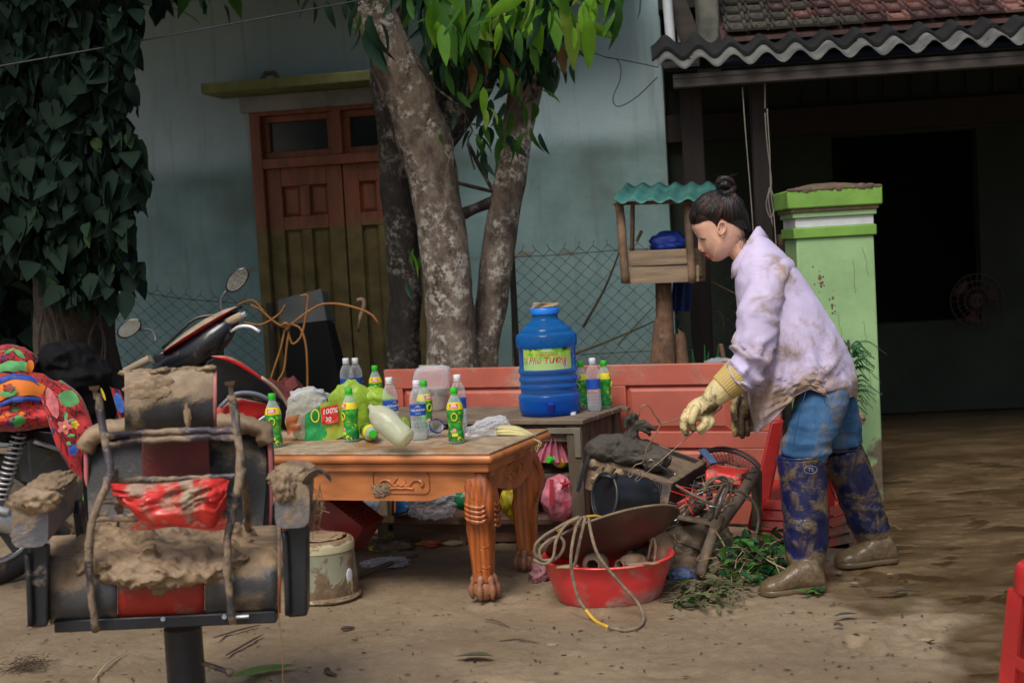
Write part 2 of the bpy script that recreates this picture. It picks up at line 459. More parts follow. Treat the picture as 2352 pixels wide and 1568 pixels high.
 for j in range(len(ys)):
  for i in range(len(xs)):
   if wm[j, i] > .75: m.add([(xs[i], ys[j], -.0145), (xs[i] + .12, ys[j], -.0145), (xs[i] + .12, ys[j] + .12, -.0145), (xs[i], ys[j] + .12, -.0145)], [(0, 1, 2, 3)])
 w_ = bpy.data.objects.new('puddle_water', mesh_of('puddle_water', m, t.m)); COL.objects.link(w_); w_['kind'] = 'structure'
build_ground()
# ================================================================== frames for the two houses
class Frame:
 def __init__(s, loc, rz):
  s.M = Matrix.Translation(Vector(loc)) @ Matrix.Rotation(rz, 4, 'Z'); s.I = s.M.inverted()
  s.n = s.M.to_3x3() @ Vector((0, 1, 0)); s.p = Vector(loc)
 def at(s, px, py, yl=0.0):            # pixel -> local point on the plane local-y = yl
  d = ray(px, py); p0 = s.p + s.n * yl; c = Vector((0, 0, CAM_H))
  t = (p0 - c).dot(s.n) / d.dot(s.n); q = s.I @ (c + d * t); q.y = yl; return q
wall_mat = None
def make_wall_mat():
 t = NT('teal_plaster'); c = t.coords(); geo = t.n('ShaderNodeNewGeometry')
 sp = t.n('ShaderNodeSeparateXYZ'); t.l(geo.outputs['Position'], sp.inputs[0]); z = sp.outputs[2]
 wob = t.math('MULTIPLY', t.math('SUBTRACT', t.noise(c, 1.5, 4), .5), .10)
 zz = t.math('ADD', z, wob)
 base = t.mix(t.rng(t.noise(c, 2.2, 6, .6), .3, .7), (.15, .255, .255), (.225, .34, .335))
 up = t.mix(t.rng(t.noise(c, 1.2, 6, .6), .3, .7), (.29, .41, .44), (.37, .49, .52))
 col = t.mix(t.rng(zz, 1.95, 2.2), base, up)                       # flood line high on the wall
 band = t.math('MULTIPLY', t.math('MULTIPLY', t.rng(zz, 1.45, 1.75), t.rng(zz, 2.16, 1.98)), t.rng(t.noise(c, .9, 4), .35, .6))
 col = t.mix(t.math('MULTIPLY', band, .75), col, (.085, .115, .10))
 st = t.coords((9, 9, .7)); drip = t.rng(t.noise(st, 1.4, 5), .52, .72)
 col = t.mix(t.math('MULTIPLY', drip, .35), col, (.13, .145, .12))
 sp1 = t.rng(t.noise(c, 7, 6, .7), .64, .72); col = t.mix(t.math('MULTIPLY', sp1, .6), col, (.10, .105, .09))
 ln = t.math('MULTIPLY', t.rng(zz, 1.26, 1.285), t.rng(zz, 1.33, 1.29))
 ln = t.math('MULTIPLY', ln, t.rng(t.noise(c, 2.6, 4), .47, .62))
 col = t.mix(t.math('MULTIPLY', ln, .8), col, (.20, .115, .05))
 low = t.rng(zz, .75, .2); col = t.mix(t.math('MULTIPLY', low, .5), col, (.15, .13, .095))
 b = t.n('ShaderNodeBsdfPrincipled'); t.l(col, b.inputs['Base Color']); b.inputs['Roughness'].default_value = .88
 bp = t.n('ShaderNodeBump'); bp.inputs['Strength'].default_value = .4; bp.inputs['Distance'].default_value = .01
 t.l(t.noise(c, 30, 6), bp.inputs['Height']); t.l(bp.outputs[0], b.inputs['Normal']); t.l(b.outputs[0], t.out.inputs[0])
 return t.m
wall_mat = make_wall_mat()
def build_house():
 F = Frame((0, 10.5, 0), -math.atan(.19))
 th = thing('house', 'teal plastered house with stained walls and a brown panelled double door', 'house', F.p, -math.atan(.19))
 L = lambda mb: mb.tf(F.M)
 x0, x1 = -7.0, F.at(1538, 500).x
 dl = F.at(583, 420).x; dr = dl + 1.36; dt = F.at(583, 243).z
 H = 3.35
 m = MB()
 m.box(((x0 + dl) / 2, .11, H / 2), (dl - x0, .22, H))
 m.box(((dr + x1) / 2, .11, H / 2), (x1 - dr, .22, H))
 m.box(((dl + dr) / 2, .11, (dt + H) / 2), (dr - dl - .001, .219, H - dt))
 part('wall', m, wall_mat, th, local=True)
 m = MB().box((x1 - .09, 2.6, H / 2), (.18, 4.7, H)); part('side_wall', m, wall_mat, th, local=True)
 conc = pm('grey_soffit', (.25, .255, .25), .9, var=.25, vs=3, bump=.3)
 m = MB().box(((x0 + x1) / 2 - .2, 1.9, H + .09), (x1 - x0 + .1, 5.0, .16)); part('roof_slab', m, conc, th, local=True, bevel=.01)
 m = MB().box(((x0 + x1) / 2 - .2, -.63, H + .10), (x1 - x0 + .1, .05, .34)); part('fascia', m, conc, th, local=True, bevel=.006)
 # door canopy slab
 a, b = F.at(467, 206, -.35), F.at(860, 175, -.35)
 cz = a.z; cl = a.x; cr = max(dr + .3, b.x)
 can = pm('olive_canopy', (.155, .165, .055), .85, var=.3, vs=5, bump=.3)
 m = MB().box(((cl + cr) / 2, -.2, cz), (cr - cl, .4, .075)); part('door_canopy', m, can, th, local=True, bevel=.008)
 m = MB().box(((cl + cr) / 2 + .06, -.035, cz - .10), (cr - cl - .2, .07, .12)); part('lintel', m, conc, th, local=True, bevel=.006)
 m = MB().tube([(F.at(640, 178).x - .05, -.22, cz + .06), (F.at(640, 178).x - .03, -.2, cz + .1), (F.at(640, 178).x + .04, -.2, cz + .1), (F.at(640, 178).x + .07, -.2, cz + .05)], .02, 6)
 part('canopy_debris', m, mudd_mat, th, local=True)
 # door
 wood = pm('red_brown_door', (.215, .068, .032), .5, var=.25, vs=4, stretch=(4, 4, .6), bump=.2, mud=.0, mudz=(1.35, 1.80, .62), ms=1.6, mcol=(.155, .118, .040), msoft=.10, mrough=.8)
 fr = MB(); fw = .085; zt = dt
 zm = F.at(690, 372).z
 fr.box((dl + fw / 2, .06, zt / 2), (fw, .16, zt)); fr.box((dr - fw / 2, .06, zt / 2), (fw, .16, zt))
 fr.box(((dl + dr) / 2, .06, zt - fw / 2), (dr - dl - 2 * fw, .158, fw))
 fr.box(((dl + dr) / 2, .06, zm), (dr - dl - 2 * fw, .157, .075))
 xm = F.at(774, 300).x
 fr.box((xm, .06, (zm + zt) / 2 - .02), (.075, .155, zt - zm - .12))
 dfr = part('door_frame', fr, wood, th, local=True, bevel=.006)
 glass = pm('dark_glass', (.018, .024, .03), .22, var=.15, bump=0)
 for xa, xb in ((dl + fw, xm - .0375), (xm + .0375, dr - fw)):
  s = MB(); za, zb = zm + .0375, zt - fw; q = .05
  s.box(((xa + xb) / 2, .07, za + q / 2), (xb - xa, .07, q)); s.box(((xa + xb) / 2, .07, zb - q / 2), (xb - xa, .07, q))
  s.box((xa + q / 2, .07, (za + zb) / 2), (q, .069, zb - za - 2 * q)); s.box((xb - q / 2, .07, (za + zb) / 2), (q, .069, zb - za - 2 * q))
  tr = part('transom', s, wood, th, local=True, bevel=.005)
  part('pane', MB().box(((xa + xb) / 2, .08, (za + zb) / 2), (xb - xa - 2 * q, .012, zb - za - 2 * q)), glass, tr, local=True)
 xs = F.at(790, 500).x
 za, zb = .06, zm - .0375
 zp = [F.at(660, 512).z, F.at(660, 498).z, F.at(660, 428).z]
 for xa, xb in ((dl + fw + .004, xs - .006), (xs + .006, dr - fw - .004)):
  wdt = xb - xa; st = .12; mid = .075
  s = MB(); cx = (xa + xb) / 2
  s.box((xa + st / 2, .05, (za + zb) / 2), (st, .05, zb - za)); s.box((xb - st / 2, .05, (za + zb) / 2), (st, .05, zb - za))
  iw = wdt - 2 * st
  zr = [(za, za + .2), (zp[0] - .055, zp[1] + .0), (zp[2], zb), ]
  for r0, r1 in zr: s.box((cx, .05, (r0 + r1) / 2), (iw, .049, r1 - r0))
  s.box((cx, .05, (zp[1] + zp[2]) / 2), (mid, .048, zp[2] - zp[1])); s.box((cx, .05, (za + .2 + zp[0] - .055) / 2), (mid, .048, zp[0] - .055 - za - .2))
  leaf = part('door_leaf', s, wood, th, local=True, bevel=.006)
  for k in (-1, 1):
   pc = cx + k * (iw + mid) / 4; pw = (iw - mid) / 2
   for r0, r1 in ((za + .2, zp[0] - .055), (zp[1], zp[2])):
    b4 = [(pc + i * pw / 2, .06, z) for i, z in ((-1, r0), (1, r0), (1, r1), (-1, r1))]
    t4 = [(pc + i * (pw / 2 - .03), .045, z) for i, z in ((-1, r0 + .03), (1, r0 + .03), (1, r1 - .03), (-1, r1 - .03))]
    part('door_panel', MB().hexa(b4, t4), wood, leaf, local=True, smooth=20)
 # dark room behind
 part('doorway_backing', MB().box(((dl + dr) / 2, .3, dt / 2), (dr - dl, .05, dt)), flat('dark_room', (.01, .01, .01)), th, local=True)
build_house()
def build_neighbour():
 F = Frame((2.0, 7.75, 0), -math.atan(.10))
 th = thing('veranda_house', 'dark low veranda house with tiled roof and corrugated eave behind the pillar', 'house', F.p, -math.atan(.10))
 M = F.M
 x0, x1 = F.at(1512, 168).x, 4.6
 ez = F.at(1512, 150).z; ez1 = F.at(2352, 90).z
 # corrugated fibre-cement sheets, two overlapping layers
 fib = pm('fibre_cement', (.125, .125, .115), .9, var=.35, vs=7, bump=.3, mud=.12, ms=3, mcol=(.05, .05, .03))
 fibd = pm('shadowed_fibre_cement', (.007, .007, .0065), .95, var=.4, vs=7, bump=.3)  # near-black upper layer: the shadow under the sheet is put into its colour
 pitch, amp = .178, .030
 def sheet(xa, xb, y0, y1, zoff, tilt, mat, thick=.008):
  n = int((xb - xa) / .011)
  m = MB(); rows = []
  for y in (y0, (y0 + y1) / 2, y1):
   for top in (1, 0):
    rows.append([(xa + (xb - xa) * i / n, y, ez + (ez1 - ez) * 0 + zoff + (y - y0) * tilt + amp * math.cos(2 * math.pi * (xa + (xb - xa) * i / n) / pitch) + (thick if top else 0)) for i in range(n + 1)])
  v = [q for r_ in rows for q in r_]; k = n + 1; f = []
  for i in range(n):
   f += [(0 * k + i, 0 * k + i + 1, 2 * k + i + 1, 2 * k + i), (2 * k + i, 2 * k + i + 1, 4 * k + i + 1, 4 * k + i)]
   f += [(1 * k + i + 1, 1 * k + i, 3 * k + i, 3 * k + i + 1), (3 * k + i + 1, 3 * k + i, 5 * k + i, 5 * k + i + 1)]
   f += [(1 * k + i, 1 * k + i + 1, 0 * k + i + 1, 0 * k + i)]
  return m.add(v, f)
 nsh = 4; sw = (x1 - x0) / nsh
 for i in range(nsh):
  part('corrugated_sheet', sheet(x0 + i * sw, x0 + (i + 1) * sw + .03, 0 + .004 * (i % 2), .62, .004 * (i % 2), .30, fib), fib, th, local=True, smooth=60, fix=False)
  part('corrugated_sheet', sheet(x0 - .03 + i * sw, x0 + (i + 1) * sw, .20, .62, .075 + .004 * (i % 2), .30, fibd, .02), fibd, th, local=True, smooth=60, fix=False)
 beam = pm('eave_timber', (.05, .042, .036), .8, var=.3, stretch=(.5, 6, 6), bump=.3)
 m = MB().box(((x0 + x1) / 2 + .05, .10, ez - .085), (x1 - x0 - .06, .07, .075)); part('eave_beam', m, beam, th, local=True, bevel=.006)
 m = MB().box(((x0 + x1) / 2 + .05, .07, ez - .062), (x1 - x0 - .06, .02, .02)); part('eave_batten', m, beam, th, local=True)
 # tiles: each its own piece, in rows rising away
 tile_mats = [pm('clay_tile_a', (.060, .026, .020), .6, var=.4, vs=14, bump=.3, mud=.25, ms=9, mcol=(.05, .05, .03)),
     pm('clay_tile_b', (.12, .05, .038), .6, var=.4, vs=14, bump=.3), pm('clay_tile_c', (.22, .10, .075), .7, var=.3, vs=14, bump=.3),
     pm('mossy_tile', (.050, .044, .032), .95, var=.5, vs=12, bump=.4)]
 tw, ex = .128, .165; sl = R(27); rz0, ry0 = ez + .185, .42
 def tile_mb():
  m = MB(); tl = ex + .05
  prof = [(-.5, 0), (-.40, .0), (-.37, .014), (-.30, .014), (-.27, .002), (.30, .002), (.33, .018), (.46, .018), (.5, 0)]
  rows = []
  for y in (0, tl):
   rows.append([Vector((p * tw, y, h + .013)) for p, h in prof]); rows.append([Vector((p * tw, y, 0)) for p, h in prof])
  k = len(prof); v = [q for r_ in rows for q in r_]; f = []
  for i in range(k - 1): f += [(i, i + 1, 2 * k + i + 1, 2 * k + i), (k + i, k + i + 1, i + 1, i)]
  m.add(v, f)
  m.add([(-.022, .04, .016), (.022, .04, .016), (.022, .085, .016), (-.022, .085, .016), (0, .06, .034)], [(0, 1, 4), (1, 2, 4), (2, 3, 4), (3, 0, 4)])
  return m.tf(Matrix.Rotation(sl, 4, 'X'))
 tme = [mesh_of('tile', tile_mb(), q, 30) for q in tile_mats]
 rr = random.Random(5)
 xt0 = F.at(1655, 90, .5).x
 roofp = part('tile_roof', MB().hexa([(xt0, ry0, rz0 - .03), (5.2, ry0, rz0 - .03), (5.2, ry0 + 2.6, rz0 - .03 + 2.6 * math.tan(sl)), (xt0, ry0 + 2.6, rz0 - .03 + 2.6 * math.tan(sl))],
  [(xt0, ry0, rz0 - .01), (5.2, ry0, rz0 - .01), (5.2, ry0 + 2.6, rz0 - .01 + 2.6 * math.tan(sl)), (xt0, ry0 + 2.6, rz0 - .01 + 2.6 * math.tan(sl))]), tile_mats[0], th, local=True)
 for r_ in range(9):
  for c in range(25):
   x = xt0 + .09 + c * (tw + .002)
   if x > 4.3: continue
   q = 3 if (c + .5 * r_ < 2.2 + rr.random() * 3.2) else (2 if rr.random() < .10 else (1 if rr.random() < .35 else 0))
   o = bpy.data.objects.new('tile', tme[q]); COL.objects.link(o); o.parent = roofp; MW[o.name] = M
   d = r_ * ex
   o.location = (x + rr.uniform(-.003, .003), ry0 + d * math.cos(sl), rz0 + .022 + d * math.sin(sl) + rr.uniform(0, .006))
   o.rotation_euler = (-.13 + rr.uniform(-.03, .02), rr.uniform(-.03, .03), rr.uniform(-.02, .02))
 # left gable post, sloping board and white pipe between the houses
 cst = pm('mossy_concrete', (.11, .11, .09), .95, var=.4, vs=9, bump=.5, mud=.2, ms=4, mcol=(.05, .06, .03))
 a = F.at(1603, 60, .6); b = F.at(1653, 60, .6)
 part('gable_post', MB().box(((a.x + b.x) / 2, .75, 2.95), (b.x - a.x, .3, 1.3)), cst, th, local=True, bevel=.015)
 a = F.at(1550, 0, .9); b = F.at(1590, 100, .9)
 part('barge_board', MB().beam(a, b, .12, .05, up=(0, 1, 0)), beam, th, local=True)
 wp = pm('white_pipe', (.62, .66, .70), .5, var=.12)
 a = F.at(1531, -20, .8); b = F.at(1541, 100, .8)
 part('rain_pipe', MB().tube([a, b], .03, 10), wp, th, local=True)
 a = F.at(1553, -20, .9); b = F.at(1564, 98, .9)
 part('pale_trim', MB().beam(a, b, .035, .02, up=(0, 1, 0)), pm('pale_trim', (.40, .42, .42), .7), th, local=True)
 # roof underside, walls of the dark porch and room
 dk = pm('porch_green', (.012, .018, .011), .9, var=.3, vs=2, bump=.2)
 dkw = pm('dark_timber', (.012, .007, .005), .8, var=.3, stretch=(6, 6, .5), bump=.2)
 part('ceiling', MB().hexa([(x0 + .05, .1, ez - .03), (5.4, .1, ez - .03), (5.4, 3.4, ez + .45), (x0 + .05, 3.4, ez + .45)],
        [(x0 + .05, .1, ez - .022), (5.4, .1, ez - .022), (5.4, 3.4, ez + .47), (x0 + .05, 3.4, ez + .47)]), dkw, th, local=True)
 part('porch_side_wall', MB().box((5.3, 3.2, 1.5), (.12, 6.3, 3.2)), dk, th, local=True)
 yb = 2.55
 ol, orr = F.at(1912, 400, yb).x, F.at(2246, 400, yb).x; ot = F.at(1912, 315, yb).z; ob = F.at(2100, 740, yb).z
 lx = x0 + .05
 m = MB()
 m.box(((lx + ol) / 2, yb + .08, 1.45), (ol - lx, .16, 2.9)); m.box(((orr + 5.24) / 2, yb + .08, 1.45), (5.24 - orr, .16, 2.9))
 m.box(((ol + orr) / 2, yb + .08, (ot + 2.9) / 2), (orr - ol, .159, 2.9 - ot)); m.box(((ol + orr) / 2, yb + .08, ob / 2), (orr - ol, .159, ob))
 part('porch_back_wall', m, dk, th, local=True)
 part('header_beam', MB().box(((lx + 5.2) / 2, yb - .04, F.at(2000, 270, yb).z), (5.2 - lx, .075, .20)), dkw, th, local=True, bevel=.01)
 for k in range(9):
  xx = F.at(1850, 300, yb).x + k * .19; hh = .30 * math.sin(math.pi * (k + .5) / 9)
  part('fanlight_bar', MB().box((xx, yb - .03, F.at(2000, 240, yb).z + .05 + hh / 2), (.025, .03, hh + .04)), dkw, th, local=True)
 for px in (1745, 1590):
  q = F.at(px, 300, .35)
  part('veranda_post', MB().box((q.x, .35, (ez - .1) / 2), (.095 if px > 1600 else .12, .11, ez - .1)), dkw, th, local=True, bevel=.008)
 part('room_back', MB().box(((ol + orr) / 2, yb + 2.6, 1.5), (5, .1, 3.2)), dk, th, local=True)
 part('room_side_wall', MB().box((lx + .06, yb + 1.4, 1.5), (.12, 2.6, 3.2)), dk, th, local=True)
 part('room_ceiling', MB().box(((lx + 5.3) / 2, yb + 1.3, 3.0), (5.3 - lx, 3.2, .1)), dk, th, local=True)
 # a round fan hung in the dark room
 c = M @ F.at(2245, 690, yb - .15)
 fo = thing('wall_fan', 'round brownish fan hanging in the dark room behind the pillar', 'fan', c)
 m = MB()
 for r_ in (.04, .09, .14, .19): m.tube([c + Vector((r_ * math.cos(a), 0, r_ * math.sin(a))) for a in np.linspace(0, 2 * math.pi, 25)[:-1]], .004, 4, closed=True)
 for a in np.linspace(0, 2 * math.pi, 25)[:-1]: m.tube([c, c + Vector((.19 * math.cos(a), 0, .19 * math.sin(a)))], .003, 4)
 part('guard', m, pm('fan_brown', (.025, .013, .008), .7), fo)
 m = MB()
 for a in (0.3, 2.4, 4.5): m.grid(lambda u, v: c + Vector(((.03 + .13 * u) * math.cos(a + (v - .5) * .9 * u), .03 + .02 * v, (.03 + .13 * u) * math.sin(a + (v - .5) * .9 * u))), 5, 5)
 part('blade', m, pm('fan_red', (.03, .006, .005), .7), fo)
 part('motor', MB().tube([c + Vector((0, .03, 0)), c + Vector((0, .12, 0))], .05, 12), blk_mat, fo)
 # leaf litter lying in the corrugations: one scatter
 lm = MB(); q = random.Random(8)
 for i in range(60):
  x = q.uniform(x0 + .1, 3.4); y = q.uniform(.05, .5); z = ez + .30 * y + amp * math.cos(2 * math.pi * x / pitch) + .012
  if y > .26: z += .07 + .02
  s_ = q.uniform(.015, .035); a = q.uniform(0, 6.28); dx, dy = s_ * math.cos(a), s_ * math.sin(a)
  lm.add([(x - dx, y - dy, z), (x + dy * .4, y - dx * .4, z + .01), (x + dx, y + dy, z + .004), (x - dy * .4, y + dx * .4, z + .012)], [(0, 1, 2, 3)])
 part('leaf_litter', lm, pm('dry_leaves', (.16, .11, .05), .9, var=.7, vs=30, col2=(.25, .26, .06)), th, local=True, kind='stuff')
build_neighbour()
def build_pillar():
 c = G(1908, 1140); Y = 7.35; c = P(1908, 700, Y); c.z = 0
 rz = -.04
 th = thing('gate_pillar', 'lime green concrete gate pillar with white band and muddy cap', 'pillar', c, rz)
 w = 172 * mpp(Y); z = lambda py: P(1900, py, Y).z
 gl = pm('light_green_paint', (.26, .42, .19), .8, var=.14, vs=4, bump=.25, bs=20, mud=.16, ms=4, mudz=(0, .75, .25), mcol=(.13, .10, .06))
 gd = pm('grass_green_paint', (.16, .33, .05), .75, var=.18, vs=5, bump=.2, mud=.05)
 wh = pm('white_paint', (.58, .60, .60), .8, var=.15, vs=6, bump=.2, mud=.1)
 bx = lambda w_, z0, z1: MB().box((0, 0, (z0 + z1) / 2), (w_, w_, z1 - z0))
 part('shaft', bx(w, -.05, z(545)), gl, th, local=True, bevel=.008)
 part('collar', bx(w * 1.07, z(545), z(521)), gd, th, local=True, bevel=.006)
 part('frieze', bx(w * 1.01, z(521), z(499)), wh, th, local=True, bevel=.003)
 part('fillet', bx(w * 1.08, z(499), z(487)), gl, th, local=True, bevel=.004)
 part('moulding', bx(w * 1.14, z(487), z(478)), pm('bare_render', (.20, .16, .12), .9, mud=.5), th, local=True, bevel=.008)
 part('cap', bx(w * 1.22, z(478), z(436)), gd, th, local=True, bevel=.008)
 def top(u, v):
  x, y = (u - .5) * 2, (v - .5) * 2
  h = (1 - abs(x) ** 2.4) * (1 - abs(y) ** 3) * .036
  return (x * w * .6, y * w * .6, z(436) - .004 + h + .006 * perlin(np.array([x * 3, y * 3, 1.])))
 m = MB().grid(top, 16, 16)
 for i in range(12):
  x = (i / 11 - .5) * w * 1.1; m.ext(blob((x, -w * .606, z(436) - .001), (w * .07, .006, .008 + .012 * abs(math.sin(i * 2.3)) ** 3), i, 2, .4, 2))
 part('mud_cap', m, mudd_mat, th, local=True)
 # hairline cracks: thin raised ridges of flaking paint
 m = MB(); q = random.Random(3)
 for i in range(16):
  x = q.uniform(-.4, .46) * w; zz = q.uniform(.55, z(560)); pts = []
  for k in range(6): pts.append((x, -w / 2 - .0005, zz)); x += q.uniform(-.012, .012); zz -= q.uniform(.01, .05)
  m.tube(pts, .0011, 3)
 part('crack', m, pm('crack_rust', (.12, .075, .03), .9), th, local=True)
 m = MB(); q = random.Random(4)
 for i in range(30):
  t_ = q.random(); x = -.27 * w + t_ * .2 * w + q.gauss(0, .02); zz = z(630) - t_ * .19 + q.gauss(0, .02); r_ = abs(q.gauss(.003, .003)) + .0015
  m.sphere((x, -w / 2, zz), (r_, .0015, r_ * 1.3), 6, 4)
 part('mud_splash', m, mudd_mat, th, local=True)
build_pillar()
# ================================================================== TREES
def bark_mat(name, c1, c2, c3, k=.5):
 t = NT(name); c = t.coords(); cs = t.coords((1, 1, .45))
 n1 = t.rng(t.noise(cs, 9, 8, .72, .3), .36, .64); n2 = t.rng(t.noise(c, 24, 8, .8, .1), .47, .60); n3 = t.rng(t.noise(c, 4.5, 4, .6), .42, .62)
 col = t.mix(n1, c1, c2); col = t.mix(t.math('MULTIPLY', t.math('MULTIPLY', n2, n3), k * 2), col, c3)
 b = t.n('ShaderNodeBsdfPrincipled'); t.l(col, b.inputs['Base Color']); b.inputs['Roughness'].default_value = .92
 bp = t.n('ShaderNodeBump'); bp.inputs['Strength'].default_value = .9; bp.inputs['Distance'].default_value = .02
 t.l(t.math('ADD', t.noise(cs, 26, 6, .7), t.noise(cs, 8, 4)), bp.inputs['Height']); t.l(bp.outputs[0], b.inputs['Normal']); t.l(b.outputs[0], t.out.inputs[0]); return t.m
def limb(pts, rads, n=18, k=22, amp=.10, seed=0):
 c = icurve([Vector((*p, 0)).to_3d() if len(p) == 2 else p for p in pts], k); rr = np.interp(np.linspace(0, 1, k), np.linspace(0, 1, len(rads)), rads)
 m = MB().tube(c, list(rr), n)
 v = np.array(m.v); cen = np.repeat(np.array([x[:] for x in c]), n, 0)
 d = v - cen; v2 = cen + d * (1 + amp * fbm(v * np.array([1, 1, .55]) + seed, 9, 4) + amp * .8 * fbm(v * np.array([1, 1, .3]) + seed, 4, 2))[:, None]
 m.v = [tuple(x) for x in v2]; return m
def leaf_mb(L, W, droop=.25, fold=.25, n=6, heart=False):
 m = MB(); rows = []
 for i in range(n + 1):
  t_ = i / n
  w_ = W * (math.sin(math.pi * min(1, t_ ** (.55 if heart else .8))) ** (.8) if 0 < t_ < 1 else .04)
  y = L * t_; z = -droop * L * t_ * t_
  rows.append([(-w_ / 2, y, z + fold * w_ * .5), (0, y, z), (w_ / 2, y, z + fold * w_ * .5)])
 v = [q for r_ in rows for q in r_]; f = []
 for i in range(n):
  a = i * 3; f += [(a, a + 1, a + 4, a + 3), (a + 1, a + 2, a + 5, a + 4)]
 return m.add(v, f)
def leaf_M(loc, az, el, roll, s=1.0):
 return Matrix.Translation(loc) @ Matrix.Rotation(az, 4, 'Z') @ Matrix.Rotation(el, 4, 'X') @ Matrix.Rotation(roll, 4, 'Y') @ Matrix.Diagonal((s, s, s, 1))
def many_leaves(template, Ms):
 tv = np.array(template.v); m = MB(); k = len(tv); V = []; Fs = []
 for i, M_ in enumerate(Ms):
  a = np.array(M_); V.append(tv @ a[:3, :3].T + a[:3, 3]); Fs += [tuple(q + i * k for q in f) for f in template.f]
 m.v = [tuple(x) for x in np.concatenate(V)]; m.f = Fs; return m
def leafmat(name, col, var=.25, trl=.3, rough=.55): return pm(name, col, rough, var=var, vs=5, bump=0, trl=trl, spec=.25)
def build_tree():
 th = thing('tree', 'three stemmed tree with patchy pale bark and hanging bright green leaves', 'tree', Vector((P(1040, 850, 8).x, 8.0, 0)))
 bk = bark_mat('lichen_bark', (.075, .052, .038), (.28, .22, .165), (.62, .57, .48), .8)
 bkd = bark_mat('dark_bark', (.015, .013, .012), (.045, .036, .028), (.30, .27, .22), .45)
 def W(*a): return A(*a)
 base = P(1040, 850, 8);
 s = mpp(8.0)
 tr = limb([Vector((base.x, 8.0, -.1))] + W((1040, 940, 8.0), (1038, 830, 8.0), (1030, 700, 8.0), (1018, 560, 8.0), (1000, 440, 8.0), (975, 330, 7.98), (930, 200, 7.92), (870, 60, 7.85), (800, -120, 7.75), (740, -300, 7.6)),
    [72 * s, 64 * s, 58 * s, 57 * s, 55 * s, 56 * s, 62 * s, 58 * s, 50 * s, 46 * s, 40 * s], seed=1, k=40, amp=.09)
 tr.ext(limb(W((1060, 900, 8.02), (1055, 830, 8.02), (1075, 700, 8.05)), [48 * s, 40 * s, 20 * s], seed=7, k=12))
 trunk = part('trunk', tr, bk, th, smooth=180)
 r2 = limb([Vector((P(1100, 960, 8.15).x, 8.15, -.15))] + W((1108, 840, 8.15), (1128, 700, 8.15), (1150, 540, 8.15), (1172, 400, 8.15), (1196, 260, 8.15), (1222, 130, 8.15), (1255, -40, 8.1), (1290, -250, 8.0)),
    [36 * s, 36 * s, 37 * s, 39 * s, 38 * s, 38 * s, 42 * s, 38 * s, 32 * s], seed=2, k=36)
 part('trunk', r2, bk, th, smooth=180)
 r3 = limb([Vector((P(925, 960, 8.3).x, 8.3, -.15))] + W((925, 840, 8.3), (930, 700, 8.3), (925, 560, 8.3), (915, 420, 8.3), (905, 280, 8.3), (890, 150, 8.3), (905, -40, 8.3), (930, -250, 8.2)),
    [46 * s, 42 * s, 40 * s, 40 * s, 44 * s, 44 * s, 44 * s, 40 * s, 36 * s], seed=3, k=36, amp=.13)
 part('trunk', r3, bkd, th, smooth=180)
 m = MB()
 for pts, ra in (([(1130, 150, 8.1), (1060, 30, 8.0), (1020, -120, 7.9)], [60, 55, 45]), ([(1000, 330, 8.15), (1070, 200, 8.2), (1130, 60, 8.2)], [40, 60, 60]),
     ([(1235, 190, 8.1), (1262, 186, 8.0), (1283, 177, 7.95)], [9, 6, 4]), ([(1230, 150, 8.1), (1265, 135, 8.05), (1280, 112, 8.0)], [8, 6, 4]),
     ([(1220, 60, 8.1), (1330, -20, 7.9), (1460, -120, 7.7)], [22, 16, 10]), ([(1060, 20, 8), (1180, -60, 7.6), (1350, -200, 7.3)], [20, 16, 10]),
     ([(935, 350, 7.95), (925, 300, 7.9), (915, 225, 7.88), (912, 200, 7.85)], [16, 10, 7, 4]), ([(930, 330, 7.95), (895, 270, 7.9), (880, 240, 7.85)], [12, 8, 5]),
     ([(890, 225, 7.85), (930, 208, 7.85)], [3, 2]), ([(950, 300, 7.93), (945, 250, 7.9), (957, 215, 7.9)], [10, 7, 4]),
     ([(1050, 420, 8.0), (1090, 430, 8.05), (1130, 440, 8.1)], [4, 5, 4]), ([(1075, 330, 8.05), (1100, 380, 8.1), (1150, 470, 8.15)], [5, 5, 4]), ([(1050, 497, 8.02), (1085, 482, 8.08), (1135, 462, 8.14)], [15, 12, 14])):
  m.ext(limb(W(*pts), [q * s for q in ra], n=8, k=10, seed=len(pts)))
 part('limb', m, bkd, th, smooth=180)
 # hanging stems
 m = MB()
 for pts in ([(1090, 20, 7.7), (1085, 120, 7.7), (1072, 220, 7.7), (1068, 300, 7.72)], [(1130, 30, 7.6), (1120, 150, 7.62), (1110, 260, 7.65)], [(960, 150, 7.6), (1000, 200, 7.6), (1060, 250, 7.65), (1085, 300, 7.7)],
    [(1260, 40, 7.6), (1285, 110, 7.6), (1290, 165, 7.62)], [(1085, 300, 7.7), (1075, 330, 7.7), (1090, 390, 7.72)]):
  part('stem', MB().tube(icurve(W(*pts), 12), 2.2 * s, 5), bkd, th)
 big = [mesh_of('leaf', leaf_mb(.21, .066, d, .35, 7), None, 180) for d in (.15, .35, .55)]
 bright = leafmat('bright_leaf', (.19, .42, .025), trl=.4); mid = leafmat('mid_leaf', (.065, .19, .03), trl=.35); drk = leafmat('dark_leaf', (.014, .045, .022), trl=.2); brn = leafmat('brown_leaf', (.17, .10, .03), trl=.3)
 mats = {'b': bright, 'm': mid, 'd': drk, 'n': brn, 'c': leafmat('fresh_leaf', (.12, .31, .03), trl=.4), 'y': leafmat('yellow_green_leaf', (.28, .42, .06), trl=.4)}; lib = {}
 for k_, q in mats.items():
  for i, me in enumerate(big):
   c = me.copy(); c.materials.append(q); lib[k_, i] = c
 rr = random.Random(12)
